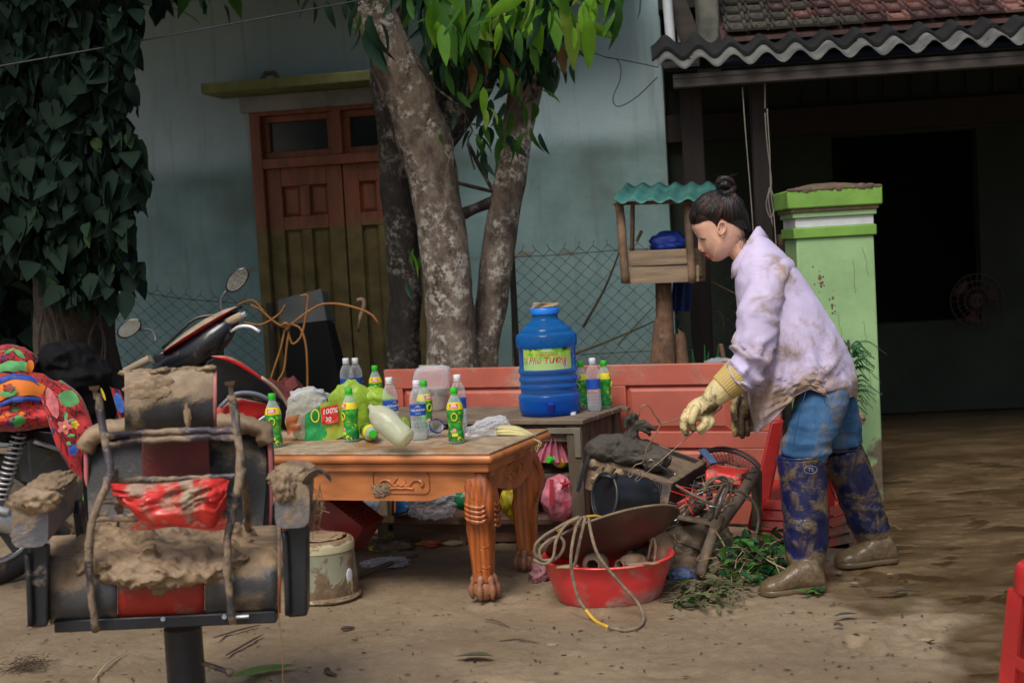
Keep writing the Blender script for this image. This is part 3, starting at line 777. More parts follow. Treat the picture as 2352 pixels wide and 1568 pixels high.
 def put(px, py, Y, kind, az=None, el=None, sc=1.0, roll=None):
  o = bpy.data.objects.new('leaf', lib[kind, rr.randrange(3)]); COL.objects.link(o); o.parent = th; MW[o.name] = MW[th.name]
  M_ = leaf_M(P(px, py, Y), az if az is not None else rr.uniform(0, 6.28), el if el is not None else R(rr.uniform(-95, -10)), roll if roll is not None else rr.uniform(-1.4, 1.4), sc * rr.uniform(.55, 1.2))
  o.matrix_local = MW[th.name].inverted() @ M_
 # named bright leaves near the front (leaf base pixel)
 for (px, py, az, el, sc) in [(1080, 28, 200, -70, 1.2), (1042, 10, 150, -65, 1.3), (1175, 5, 170, -75, 1), (1215, 45, 185, -70, .8), (1235, 40, 170, -80, .9), (1250, 20, 120, -35, .8), (1190, 22, 100, -60, .6),
         (1295, 0, 170, -78, 1.3), (1340, 5, 190, -80, 1.2), (1350, 40, 180, -78, 1.2), (1385, 0, 200, -55, 1.1), (1330, -30, 225, -40, 1.2), (1370, -20, 215, -50, 1.1), (1395, 20, 190, -70, .8),
         (1115, 250, 178, -85, .75), (1122, 248, 225, -25, .85), (1150, 160, 200, -70, .8), (1165, 155, 220, -55, 1), (1110, 200, 180, -80, .8), (985, 70, 175, -80, .75), (1000, 60, 210, -65, .7),
         (1108, 50, 180, -75, .7), (1160, -15, 160, -70, 1), (1020, -5, 190, -75, 1), (1270, 15, 190, -70, 1.1), (1310, 30, 190, -82, 1.3), (1065, -10, 130, -70, 1.1), (1190, 70, 175, -75, .7)]:
  put(px, py, rr.uniform(7.15, 7.5), rr.choice('bbcym'), R(az), R(el), sc, rr.uniform(-.5, .5))
 for (px, py, k_) in [(1295, 115, 'n'), (1305, 95, 'n'), (1285, 100, 'n'), (1130, 110, 'n'), (1150, 120, 'n'), (1085, 140, 'n'), (1075, 150, 'n'), (1290, 150, 'd'), (1310, 148, 'd'), (1275, 150, 'd')]:
  put(px, py, 7.6, k_, None, R(rr.uniform(-85, -55)), .7)
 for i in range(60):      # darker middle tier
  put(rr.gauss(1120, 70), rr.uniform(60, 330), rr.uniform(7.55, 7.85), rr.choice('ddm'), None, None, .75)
 for i in range(150):      # top fringe across the frame
  px = rr.uniform(985, 1425) if i < 120 else rr.uniform(820, 1000); put(px, rr.uniform(-90, 75 if px < 1330 else 20), rr.uniform(7.0, 7.7), rr.choice('bcymmd') if px > 980 else rr.choice('mdd'), None, None, 1.0)
 for i in range(14): put(rr.uniform(690, 850), rr.uniform(-60, 10), rr.uniform(7.2, 7.8), 'd', None, None, .8)
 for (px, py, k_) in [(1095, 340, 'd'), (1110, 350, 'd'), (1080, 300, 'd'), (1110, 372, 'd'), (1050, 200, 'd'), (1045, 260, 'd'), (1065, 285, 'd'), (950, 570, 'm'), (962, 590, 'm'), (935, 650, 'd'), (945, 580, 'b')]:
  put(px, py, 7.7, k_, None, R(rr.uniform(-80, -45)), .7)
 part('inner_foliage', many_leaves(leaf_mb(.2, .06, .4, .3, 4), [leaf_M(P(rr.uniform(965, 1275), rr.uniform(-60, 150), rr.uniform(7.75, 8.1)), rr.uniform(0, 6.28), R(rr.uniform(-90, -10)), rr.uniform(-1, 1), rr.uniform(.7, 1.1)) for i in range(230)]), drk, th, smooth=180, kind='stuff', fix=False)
 # unseen upper crown that shades the wall
 Ms = []
 for i in range(800):
  a = rr.uniform(0, 6.28); r_ = 2.6 * math.sqrt(rr.random())
  p = Vector((.1 + r_ * math.cos(a) * 1.25, 7.9 + r_ * .75 * math.sin(a), 2.95 + rr.random() ** 1.3 * 2.4))
  if p.z < 2.85 + .05 * r_: continue
  Ms.append(leaf_M(p, rr.uniform(0, 6.28), R(rr.uniform(-80, 0)), rr.uniform(-.8, .8), rr.uniform(.8, 1.2)))
 part('crown', many_leaves(leaf_mb(.22, .075, .3, .2, 3), Ms), mid, th, smooth=180, kind='stuff', fix=False)
build_tree()
def build_vine_tree():
 th = thing('vine_tree', 'dark tree trunk at left wrapped in dense climbing vine leaves', 'tree', Vector((P(170, 850, 7.2).x, 7.2, 0)))
 Y = 7.2; s = mpp(Y)
 bk = bark_mat('fibrous_bark', (.02, .015, .011), (.065, .046, .032), (.10, .075, .05), .4)
 m = limb([Vector((P(190, 1150, Y).x, Y, -.2)), Vector((P(188, 1100, Y).x, Y, .1))] + A((185, 900, Y), (170, 750, Y), (165, 600, Y), (160, 400, Y), (150, 150, Y), (140, -150, Y), (120, -500, Y)), [125 * s, 108 * s, 98 * s, 90 * s, 88 * s, 84 * s, 80 * s, 74 * s, 60 * s], seed=5, k=40, amp=.08)
 trunk = part('trunk', m, bk, th, smooth=180)
 rr = random.Random(21)
 for i in range(9):
  x = rr.uniform(95, 255); part('vine_stem', MB().tube(icurve(A((x, 880, Y - .22), (x + rr.uniform(-25, 25), 780, Y - .24), (x + rr.uniform(-30, 30), 680, Y - .23), (x + rr.uniform(-40, 40), 560, Y - .25)), 14), rr.uniform(1.5, 4) * s, 5), bk, th)
 m = MB().tube(icurve(A((280, 205, Y - .1), (305, 212, Y - .15), (318, 235, Y - .15)), 8), 1.5 * s, 4)
 part('vine_stem', m, bk, th)
 big = [mesh_of('leaf', leaf_mb(.100, .058, d, .35, 6), None, 180) for d in (.1, .35, .6)]
 cols = [leafmat('vine_leaf_a', (.016, .042, .021), trl=.15, rough=.9), leafmat('vine_leaf_b', (.009, .024, .014), trl=.12, rough=.9), leafmat('vine_leaf_c', (.038, .075, .022), trl=.2, rough=.9)]
 lib = []
 for q in cols:
  for me in big:
   c = me.copy(); c.materials.append(q); lib.append(c)
 def outline(y):      # right edge of the foliage in the photograph
  return np.interp(y, [-80, 60, 150, 230, 300, 380, 440, 520, 560, 610, 660, 700], [330, 310, 300, 285, 300, 335, 330, 300, 290, 320, 300, 240])
 def left(y): return np.interp(y, [500, 600, 650, 700], [-60, 60, 110, 150])
 Ms = []; nobj = 0
 for i in range(2500):
  y = rr.uniform(-110, 680); x = rr.uniform(left(y) if y > 500 else -70, outline(y));
  dep = rr.random() ** 1.6
  Yq = Y - .42 + .45 * dep
  if y > 560 and rr.random() < .55: continue
  M_ = leaf_M(P(x, y, Yq), R(180 + rr.gauss(0, 75)), R(rr.uniform(-92, -25)), rr.gauss(0, .7), rr.uniform(.55, 1.2))
  if dep < .45 and nobj < 285 and -20 < x:
   nobj += 1; q = 2 if (rr.random() < (.05 + .3 * (y > 520))) else (0 if rr.random() < .6 else 1)
   o = bpy.data.objects.new('leaf', lib[q * 3 + rr.randrange(3)]); COL.objects.link(o); o.parent = th; MW[o.name] = MW[th.name]
   o.matrix_local = MW[th.name].inverted() @ M_
  else: Ms.append(M_)
 for i in range(6500):      # rest of the crown, behind and left; widened unseen overhead to shade the wall
  a = rr.uniform(0, 6.28); z = rr.uniform(1.6, 5.2); r_ = .75 + (z > 2.9) * rr.uniform(0, 2.4)
  r_ *= math.sqrt(rr.uniform(.2, 1)); p = Vector((P(100, 300, Y).x - .45 + r_ * math.cos(a), Y + .25 + r_ * math.sin(a) * .8, z))
  if z < 2.9 and p.x > P(200, 300, Y).x: continue
  if z > 2.9 and p.x > P(330, 300, Y).x and p.z < 1.30 + .265 * p.y: continue
  Ms.append(leaf_M(p, rr.uniform(0, 6.28), R(rr.uniform(-85, -20)), rr.gauss(0, .5), rr.uniform(.8, 1.3)))
 for i in range(420):      # dark growth left of the trunk
  Ms.append(leaf_M(P(rr.uniform(-90, 95), rr.uniform(420, 860), rr.uniform(7.6, 8.6)), rr.uniform(0, 6.28), R(rr.uniform(-90, -20)), rr.gauss(0, .6), rr.uniform(1.0, 1.7)))
 for i in range(3000):      # unseen crown mass added to shade the left of the house front
  p = Vector((rr.uniform(-4.6, -1.5), rr.uniform(7.6, 10.4), rr.uniform(3.15, 4.6)))
  if p.z < 1.30 + .215 * p.y: continue
  Ms.append(leaf_M(p, rr.uniform(0, 6.28), R(rr.uniform(-70, 0)), rr.gauss(0, .5), rr.uniform(1.1, 1.7)))
 part('crown', many_leaves(leaf_mb(.135, .095, .2, .25, 4, True), Ms), cols[1], th, smooth=180, kind='stuff', fix=False)
 for (x, y) in ((300, 215), (318, 245), (305, 225)):
  o = bpy.data.objects.new('leaf', lib[6]); COL.objects.link(o); o.parent = th; MW[o.name] = MW[th.name]
  o.matrix_local = MW[th.name].inverted() @ leaf_M(P(x, y, Y - .1), R(150), R(-80), .4, .6)
build_vine_tree()
def build_fence():
 def section(name, label, x0p, x1p, ytop0, ytop1, Y0, Y1, seed):
  a, b = P(x0p, ytop0, Y0), P(x1p, ytop1, Y1)
  th = thing('chain_link_fence', label, 'fence', Vector((a.x, Y0, 0)))
  d = Vector((b.x - a.x, b.y - a.y, 0)); Lg = d.length; d.normalize(); nrm = Vector((-d.y, d.x, 0))
  cell = .088; m = MB(); q = random.Random(seed); nc = int(Lg / cell)
  def pos(u, z):
   t_ = min(max(u / Lg, 0), 1); top = a.z + (b.z - a.z) * t_; zz = top * z
   p = Vector((a.x, a.y, 0)) + d * float(u); w_ = perlin(np.array([u * 1.1, zz * 1.3, seed * 1.]))
   return p + nrm * float(.06 * w_) + Vector((0, 0, zz + .03 * perlin(np.array([u * 1.6, zz, 4. + seed])))) + d * float(.02 * w_)
  nz_ = 16
  for i in range(nc):
   pts = []
   for k in range(nz_ * 2 + 1):
    u = (i + (.5 if k % 2 else -.02) * 1.0) * cell + (.0 if k % 2 else 0)
    pts.append(pos(u, k / (nz_ * 2)) + nrm * (.004 if k % 2 else -.004))
   e = pts[-1]; pts.append(e + Vector((q.uniform(-.02, .02), 0, .03))); m.tube(pts, .0019, 4, cap=False)
   pts = []
   for k in range(nz_ * 2 + 1):
    u = (i + (.48 if k % 2 else 1.0)) * cell
    pts.append(pos(u, k / (nz_ * 2)) + nrm * (-.004 if k % 2 else .004))
   m.tube(pts, .0019, 4, cap=False)
  wr = pm('dull_wire', (.055, .06, .058), .6, metal=.4, var=.3)
  part('wire_mesh', m, wr, th, fix=False)
  p = MB()
  p.tube([pos(0, z) for z in np.linspace(0, 1, 20)], .003, 4)
  for zz in (.5, .97): p.tube([pos(u, zz) for u in np.linspace(0, Lg, 40)], .0022, 4)
  part('line_wire', p, wr, th)
  pp = pm('fence_post', (.06, .05, .04), .9, mud=.3)
  for u in (0.02, Lg - .02): part('post', MB().tube([Vector((*pos(u, 0).xy, -.05)), pos(u, 1.0)], .02, 8), pp, th)
 section('l', 'rusty chain link fence sagging in front of the wall left of the door', 235, 625, 640, 700, 8.9, 8.9, 1)
 section('r', 'chain link fence behind the bird table, right of the three stemmed tree', 1165, 1800, 572, 540, 8.75, 8.45, 2)
build_fence()
# ================================================================== TABLES, DOOR PANEL, BOTTLES
def ringsq(c, hx, hy, n=20, p=4.0, rot=0.0):
 out = []
 for k in range(n):
  a = 2 * math.pi * (k + .5) / n; ca, sa = math.cos(a), math.sin(a)
  q = (abs(ca) ** p + abs(sa) ** p) ** (-1 / p); x, y = hx * q * ca, hy * q * sa
  out.append(Vector((c[0] + x * math.cos(rot) - y * math.sin(rot), c[1] + x * math.sin(rot) + y * math.cos(rot), c[2])))
 return out
TF = Frame(Vector((*G(1118, 1378).xy, 0)), R(-21))
TZ = TF.at(1130, 1040, -.09).z
orange = pm('orange_lacquered_wood', (.44, .150, .045), .32, var=.35, vs=3, stretch=(1, 6, 6), wood=1.6, bump=.10, coat=.25, mud=.05, ms=5, mup=.0)
orangev = pm('orange_lacquered_leg', (.34, .088, .018), .25, var=.5, vs=4, stretch=(7, 7, 1), wood=2.0, bump=.10, coat=.3, mud=.05, ms=6, mudz=(.0, .12, .45))
toptan = pm('mud_stained_table_top', (.30, .14, .05), .55, var=.35, vs=3, stretch=(1, 9, 9), bump=.15, mud=.6, ms=5, mcol=(.36, .275, .18), msoft=.12)
def build_table():
 th = thing('carved_table', 'orange lacquered carved wooden tea table crowded with bottles', 'table', TF.p, R(-21))
 Lx, Dy = 1.12, .50; ov = .075; H = TZ
 x0, x1, y0, y1 = -Lx, 0, 0, Dy
 def slab(z0, z1, e, mat, name, bev):
  return part(name, MB().box(((x0 + x1) / 2, (y0 + y1) / 2, (z0 + z1) / 2), (Lx + 2 * e, Dy + 2 * e, z1 - z0)), mat, th, local=True, bevel=bev, nseg=4)
 slab(H - .010, H, .078, toptan, 'table_top', .004)
 slab(H - .043, H - .010, .088, orange, 'top_moulding', .016)
 slab(H - .078, H - .043, .064, orange, 'under_moulding', .008)
 az0, az1 = H - .19, H - .078
 def apron(p, q, nx):
  p, q = Vector(p), Vector(q); d = (q - p); Lg = d.length; d.normalize()
  poly = [p + Vector((0, 0, az1)), ]
  us = np.linspace(0, 1, 41)
  low = []
  for u in us:
   e = min(u, 1 - u) * Lg
   z = az0 + .022 * float(sstep(.20, .15, e)) - .008 * float(sstep(.19, .17, e) * sstep(.13, .15, e)) + .012 * float(sstep(.12, .07, e))
   low.append(p + d * float(u * Lg) + Vector((0, 0, z)))
  poly = [p + Vector((0, 0, az1))] + low + [q + Vector((0, 0, az1))]
  return MB().prism(poly[::-1], Vector(nx) * .025)
 ap = part('apron', apron((x0, y0 - .045, 0), (x1, y0 - .045, 0), (0, 1, 0)), orange, th, local=True, smooth=30)
 aps = part('apron', apron((x1 + .045, y0, 0), (x1 + .045, y1, 0), (-1, 0, 0)), orange, th, local=True, smooth=30)
 part('apron', apron((x0, y1 + .045, 0), (x1, y1 + .045, 0), (0, -1, 0)), orange, th, local=True, smooth=30)
 part('apron', apron((x0 - .045, y0, 0), (x0 - .045, y1, 0), (1, 0, 0)), orange, th, local=True, smooth=30)
 # carving on the front apron
 cx = TF.at(922, 1108, -.045).x; cz = TF.at(922, 1108, -.045).z
 def rr_ring(w_, h_, r_):
  pts = []
  for (sx, sy, a0) in ((1, 1, 0), (-1, 1, 90), (-1, -1, 180), (1, -1, 270)):
   for a in np.linspace(a0, a0 + 90, 6): pts.append((cx + sx * (w_ - r_) + r_ * math.cos(R(a)), -.046, cz + sy * (h_ - r_) + r_ * math.sin(R(a))))
  return pts
 m = MB().tube(rr_ring(.118, .043, .022), .0022, 6, closed=True)
 part('carved_frame', m, pm('carving_shadow_line', (.20, .055, .014), .45), ap, local=True)
 m = MB()
 for sx in (-1, 1):
  m.tube(icurve([(cx + sx * .008, -.047, cz - .002), (cx + sx * .02, -.048, cz - .012), (cx + sx * .036, -.048, cz - .006), (cx + sx * .052, -.048, cz + .008), (cx + sx * .074, -.048, cz + .010), (cx + sx * .09, -.048, cz - .002), (cx + sx * .085, -.048, cz - .014)], 18), [.003] * 6 + [.005] * 6 + [.007] * 6, 8)
  m.tube(icurve([(cx + sx * .03, -.047, cz - .022), (cx + sx * .034, -.048, cz - .006), (cx + sx * .024, -.048, cz + .010), (cx + sx * .016, -.048, cz + .018)], 10), .0034, 7)
 m.tube(icurve([(cx - .05, -.047, cz - .024), (cx - .02, -.048, cz - .020), (cx, -.048, cz - .022), (cx + .02, -.048, cz - .020), (cx + .05, -.047, cz - .024)], 14), .0045, 7)
 m.tube(icurve([(cx - .018, -.047, cz + .002), (cx - .006, -.048, cz - .010), (cx + .006, -.048, cz - .010), (cx + .018, -.047, cz + .002)], 10), .003, 6)
 part('carved_scroll', m, orange, ap, local=True, smooth=180)
 part('mud_clod', blob((cx - .085, -.047, cz - .028), (.034, .006, .026), 3, 4, .45, 2.6), mud_mat, ap, local=True, smooth=180)
 # carving on the short side
 m = MB()
 for k in (-1, 1): m.tube(icurve([(x1 + .047, .25 + k * .01, cz), (x1 + .048, .25 + k * .03, cz - .012), (x1 + .048, .25 + k * .05, cz + .006), (x1 + .048, .25 + k * .065, cz - .004)], 12), .004, 6)
 m.tube([(x1 + .047, .25 + .095 * math.cos(a), cz + .036 * math.sin(a)) for a in np.linspace(0, 2 * math.pi, 25)[:-1]], .002, 5, closed=True)
 part('carved_scroll', m, orange, aps, local=True, smooth=180)
 # legs: bulging knee, taper to the ankle, claw and ball foot
 def leg(lx, ly, sx, sy, seed, detail):
  m = MB(); rings = []
  hs = [H - .082, H - .11, H - .16, H - .20, H - .235, H - .26, H - .30, .26, .20, .14, .10, .075]
  ws = [.048, .050, .054, .058, .059, .051, .049, .047, .043, .039, .037, .036]
  for z, w_ in zip(hs, ws):
   o = .018 * math.sin(math.pi * min(1, max(0, (H - .08 - z) / .22)))
   rings.append(ringsq((lx + sx * o, ly + sy * o, z), w_, w_, 28, 5.5))
  m.loft(rings[::-1])
  L_ = part('leg', m, orangev, th, local=True, smooth=60)
  f = MB(); f.sphere((lx, ly, .043), (.047, .047, .046), 16, 10)
  ft = part('claw_foot', f, pm('muddy_claw', (.30, .12, .05), .5, mud=.45, ms=12), L_, local=True, smooth=180)
  for a in (R(-150), R(-90), R(-30), R(20)):
   d = Vector((math.cos(a), math.sin(a), 0)); b = Vector((lx, ly, 0))
   part('toe', MB().tube(icurve([b + d * .024 + Vector((0, 0, .095)), b + d * .040 + Vector((0, 0, .075)), b + d * .050 + Vector((0, 0, .045)), b + d * .046 + Vector((0, 0, .008))], 8), [.014, .018, .017, .009, .013, .014, .010, .006], 8), pm('toe_wood', (.30, .13, .07), .4, mud=.3, ms=14), L_, local=True, smooth=180)
  if detail:
   fy = ly - .018 - .059
   class _C:
    def tube(q, *a): part('carved_leaf', MB().tube(*a), orangev, L_, local=True, smooth=180)
   c = _C()
   for (dx, dz, ln, an) in ((-.03, -.135, .06, -50), (-.01, -.13, .07, -60), (.015, -.135, .065, -75), (.04, -.14, .05, -95)):
    a = R(an); c.tube(icurve([(lx + dx, fy + .012, H + dz + .02), (lx + dx + ln * .5 * math.cos(a), fy + .008, H + dz + ln * .5 * math.sin(a)), (lx + dx + ln * math.cos(a), fy + .002, H + dz + ln * math.sin(a))], 8), [.0015, .003, .004, .004, .004, .003, .002, .001], 6)
   for k in range(4):
    z = H - .205 - k * .018
    c.tube(icurve([(lx - .035, fy + .008, z + .012), (lx - .01, fy + .003, z), (lx + .030, fy + .002, z - .006), (lx + .055, fy + .006, z + .006)], 10), [.002, .006, .008, .009, .010, .010, .009, .009, .008, .003], 7)
   for k in range(6):
    z = .30 - k * .040 + .01 * (k % 2); x = lx + (.012 if k % 2 else .028)
    w_ = .0455 - .008 * k / 6
    c.tube(icurve([(x - .022, ly - w_ + .001, z + .006 * (k % 2)), (x, ly - w_ - .0005, z + .010 * (1 if k % 2 else -1)), (x + .018, ly - w_ + .001, z)], 8), .0016, 5)
   for k in range(5):
    z = H - .20 - k * .02; c.tube(icurve([(lx + .018 + .055, ly - .04, z), (lx + .018 + .058, ly - .01, z - .01), (lx + .018 + .055, ly + .02, z + .004)], 8), .005, 6)
 leg(x1 - .01, y0 + .01, 1, -1, 1, True); leg(x1 - .01, y1 - .01, 1, 1, 2, False); leg(x0 + .02, y0 + .01, -1, -1, 3, False); leg(x0 + .02, y1 - .01, -1, 1, 4, False)
build_table()
SF = Frame(Vector((*P(1338, 968, 6.1).xy, 0)), R(-25))
SZ = P(1338, 964, 6.1).z
def build_small_table():
 th = thing('old_wooden_table', 'weathered grey brown wooden table holding the blue water jug', 'table', SF.p, R(-25))
 wd = pm('weathered_board', (.155, .115, .078), .85, var=.35, vs=4, stretch=(1.2, 9, 9), wood=1.2, bump=.3, mud=.4, ms=3, mcol=(.20, .15, .10), msoft=.12)
 wl = pm('dark_table_wood', (.10, .072, .048), .85, var=.35, vs=5, stretch=(6, 6, 1), bump=.3, mud=.3, ms=4, mcol=(.15, .11, .072), msoft=.1)
 Lx, Dy, H = 1.30, .52, SZ
 for i in range(3):
  a = Dy / 3 * i + .001; part('board', MB().box((-Lx / 2, a + Dy / 6, H - .011), (Lx + .006 * i, Dy / 3 - .004, .022)), wd, th, local=True, bevel=.004)
 part('board_end', MB().box((.006, Dy * .93, H - .012), (.06, .04, .02)), wd, th, local=True, bevel=.003)
 fr = .03
 part('apron', MB().box((-Lx / 2, fr + .012, H - .062), (Lx - .08, .022, .078)), wl, th, local=True, bevel=.003)
 part('apron', MB().box((-fr - .012, Dy / 2, H - .072), (.022, Dy - .07, .10)), wl, th, local=True, bevel=.003)
 part('apron', MB().box((-Lx / 2, Dy - fr, H - .062), (Lx - .08, .022, .078)), wl, th, local=True, bevel=.003)
 lx2 = SF.at(885, 1180, .05).x
 for x, y in ((-.05, .05), (-.05, Dy - .05), (lx2, .05), (lx2, Dy - .05)):
  part('leg', MB().hexa([(x - .03, y - .03, -.02), (x + .03, y - .03, -.02), (x + .03, y + .03, -.02), (x - .03, y + .03, -.02)],
        [(x - .036, y - .036, H - .023), (x + .036, y - .036, H - .023), (x + .036, y + .036, H - .023), (x - .036, y + .036, H - .023)]), wl, th, local=True, bevel=.004)
 rz_ = SF.at(1290, 1085, .1).z
 part('stretcher_shelf', MB().box((-.36, Dy * .5, rz_ - .012), (.62, Dy - .12, .022)), wl, th, local=True, bevel=.003)
 irn = pm('iron_bracket', (.20, .175, .13), .6, metal=.3, var=.3, mud=.3)
 part('corner_bracket', MB().prism([(-.175, .012, H - .036), (-.018, .012, H - .036), (-.018, .012, H - .165), (-.048, .012, H - .165), (-.048, .012, H - .062), (-.175, .012, H - .062)], (0, -.004, 0)), irn, th, local=True, bevel=.002)
 part('spacer_block', MB().box((-.048, .018, H - .10), (.058, .006, .17)), wl, th, local=True)
 # low dark shelf board behind, lying under both tables
build_small_table()
def build_door_panel():
 F = Frame(Vector((*P(1300, 840, 6.75).xy, 0)), -math.atan(.45))
 th = thing('red_door_panel', 'red painted panelled door lying on its long edge behind the jug', 'door', F.p, -math.atan(.45))
 rd = pm('faded_red_paint', (.47, .115, .075), .55, var=.16, vs=3, bump=.1, mud=.30, ms=3.2, mcol=(.36, .26, .19), msoft=.10, stretch=(1, 1, 1))
 lean = R(-9)
 xl, xr = F.at(884, 840).x, F.at(1790, 860).x
 zt = F.at(1300, 840).z
 zs = [F.at(1500, y).z for y in (884, 990, 1027, 1130)]
 zb = 0.02
 m = MB(); xsr = [(xl, xl + .10), (F.at(1400, 930).x, F.at(1441, 930).x), (F.at(1680, 930).x, xr)]
 def bx(x0, x1, z0, z1, t=.035): m.box(((x0 + x1) / 2, 0, (z0 + z1) / 2), (x1 - x0, t, z1 - z0))
 bx(xl, xr, zs[0], zt); bx(xl, xr, zs[2], zs[1], .0349); bx(xl, xr, zb, zs[3], .035)
 for a, b in xsr:
  bx(a, b, zs[1], zs[0], .0348); bx(a, b, zs[3], zs[2], .0348)
 fr = part('door_frame', m, rd, th, local=True, bevel=.004)
 for (a, b) in ((xsr[0][1], xsr[1][0]), (xsr[1][1], xsr[2][0])):
  for (z0, z1) in ((zs[1], zs[0]), (zs[3], zs[2])):
   s = MB().hexa([(a, .004, z0), (b, .004, z0), (b, .004, z1), (a, .004, z1)], [(a + .028, -.013, z0 + .028), (b - .028, -.013, z0 + .028), (b - .028, -.013, z1 - .028), (a + .028, -.013, z1 - .028)])
   part('panel', s, rd, th, local=True, smooth=20)
 for px in (988, 1690):
  q = F.at(px, 838); part('hinge', MB().tube([(q.x - .06, .0, zt + .008), (q.x + .045, .0, zt + .008)], .010, 8), pm('chalky_hinge', (.30, .26, .19), .8), th, local=True)
build_door_panel()
# ------------------------------------------------------------------ bottles
def tea_label_mat():
 t = NT('tea_label'); c = t.coords(); sp = t.n('ShaderNodeSeparateXYZ'); t.l(c, sp.inputs[0]); z = sp.outputs[2]
 g = t.mix(t.rng(t.noise(c, 45, 4, .6), .42, .62), (.012, .21, .022), (.06, .42, .05))
 low = t.math('MULTIPLY', t.rng(z, .075, .05), t.rng(t.noise(c, 60, 3), .45, .6)); g = t.mix(low, g, (.01, .13, .05))
 fl = t.math('MULTIPLY', t.rng(t.noise(c, 38, 2), .60, .66), t.rng(z, .10, .07)); g = t.mix(fl, g, (.72, .55, .05))
 y = t.mix(t.rng(t.noise(c, 70, 3), .55, .65), (.78, .62, .02), (.55, .58, .04))
 col = t.mix(t.rng(z, .1335, .1345), g, y)
 b = t.n('ShaderNodeBsdfPrincipled'); t.l(col, b.inputs['Base Color']); b.inputs['Roughness'].default_value = .25; t.l(b.outputs[0], t.out.inputs[0]); return t.m
tea_lab = tea_label_mat()
cap_g = flat('green_cap', (.03, .50, .02), .4); cap_w = flat('white_cap', (.75, .76, .78), .45)
clear_p = thin('clear_pet', (.93, .95, .96), .10, .08, .5, bump=.15)
water_m = thin('water_fill', (.86, .90, .92), .10, .05, .25, bump=0)
red_m = pm('red_print', (.60, .035, .02), .4, var=.1, bump=0); wht_m = flat('white_print', (.82, .82, .82), .5)
yel_m = flat('yellow_print', (.75, .68, .04), .4); blue_lab = pm('blue_label', (.012, .075, .36), .35, var=.25, vs=30, bump=0); pink_p = flat('pink_print', (.7, .3, .3), .5)
def rad_of(prof):
 zs = [z for r_, z in prof]; rs = [r_ for r_, z in prof]
 return lambda z: float(np.interp(z, zs, rs))
TEA = [(.0, .0), (.026, .0), (.0305, .004), (.0315, .02), (.031, .04), (.0285, .055), (.0275, .07), (.029, .085), (.0315, .10), (.033, .12), (.033, .135), (.030, .15), (.0235, .168), (.0165, .182), (.0135, .19), (.0132, .20)]
AQ = [(.0, .0), (.024, .0), (.030, .005), (.0322, .02), (.0322, .06), (.0315, .085), (.0322, .09), (.0322, .15), (.0318, .165), (.028, .185), (.019, .203), (.0135, .212), (.013, .222)]
def cap_mb(z0, r_=.0155, h=.019):
 m = MB(); n = 30
 prof = [(r_ * .98, z0), (r_, z0 + .001), (r_, z0 + h - .002), (r_ - .0015, z0 + h), (0, z0 + h)]
 m.lathe(prof, n)
 m.v = [tuple(Vector(v) * (1 + (.0 if k % 2 else 0))) for k, v in enumerate(m.v)]
 m.lathe([(r_ * 1.01, z0 - .006), (r_ * 1.01, z0 - .0015)], n); return m
def make_tea():
 th = thing('tea_bottle', 'x', 'bottle', (0, 0, 0)); rf = rad_of(TEA)
 body = part('bottle_body', MB().lathe(TEA, 26), thin('green_tea_pet', (.75, .90, .78), .25, .1, .5), th, local=True, smooth=60)
 lp = [(rf(z) + .0006, z) for z in np.linspace(.010, .162, 30)]
 lab = part('label_sleeve', MB().lathe(lp, 26), tea_lab, th, local=True, smooth=180)
 ring = MB().tube([(.011 * math.cos(a), .0145 * math.sin(a), .0012) for a in np.linspace(0, 2 * math.pi, 25)[:-1]], .0024, 6, closed=True)
 ring.v = [(x - .006, y, z) for x, y, z in ring.v]
 r2 = MB().tube([(.0155 + .003 * math.cos(a), .015 + .003 * math.sin(a), .001) for a in np.linspace(0, 2 * math.pi, 13)[:-1]], .0008, 4, closed=True)
 part('ring_emblem', wrap(ring.ext(r2), lambda z: rf(z) + .0006, .105), yel_m, lab, local=True, smooth=180)
 part('red_patch', wrap(flatrect(.034, .017, 8, 3), lambda z: rf(z) + .0006, .1475, -.22), red_m, lab, local=True)
 for k, z in enumerate((.1435, .148, .152)):
  part('print_line', wrap(flatrect(.028 - .004 * k, .0022, 6, 2, .0013), lambda q: rf(q) + .0006, z, -.22), wht_m, lab, local=True)
 part('flower_print', wrap(MB().sphere((0, 0, .0006), (.009, .008, .0006), 10, 5), lambda z: rf(z) + .0006, .052, -.25), pink_p, lab, local=True, smooth=180)
 part('yellow_print', wrap(flatrect(.022, .012, 5, 2), lambda z: rf(z) + .0006, .036, -.22), yel_m, lab, local=True)
 part('cap', cap_mb(.199), cap_g, th, local=True, smooth=40)
 return th
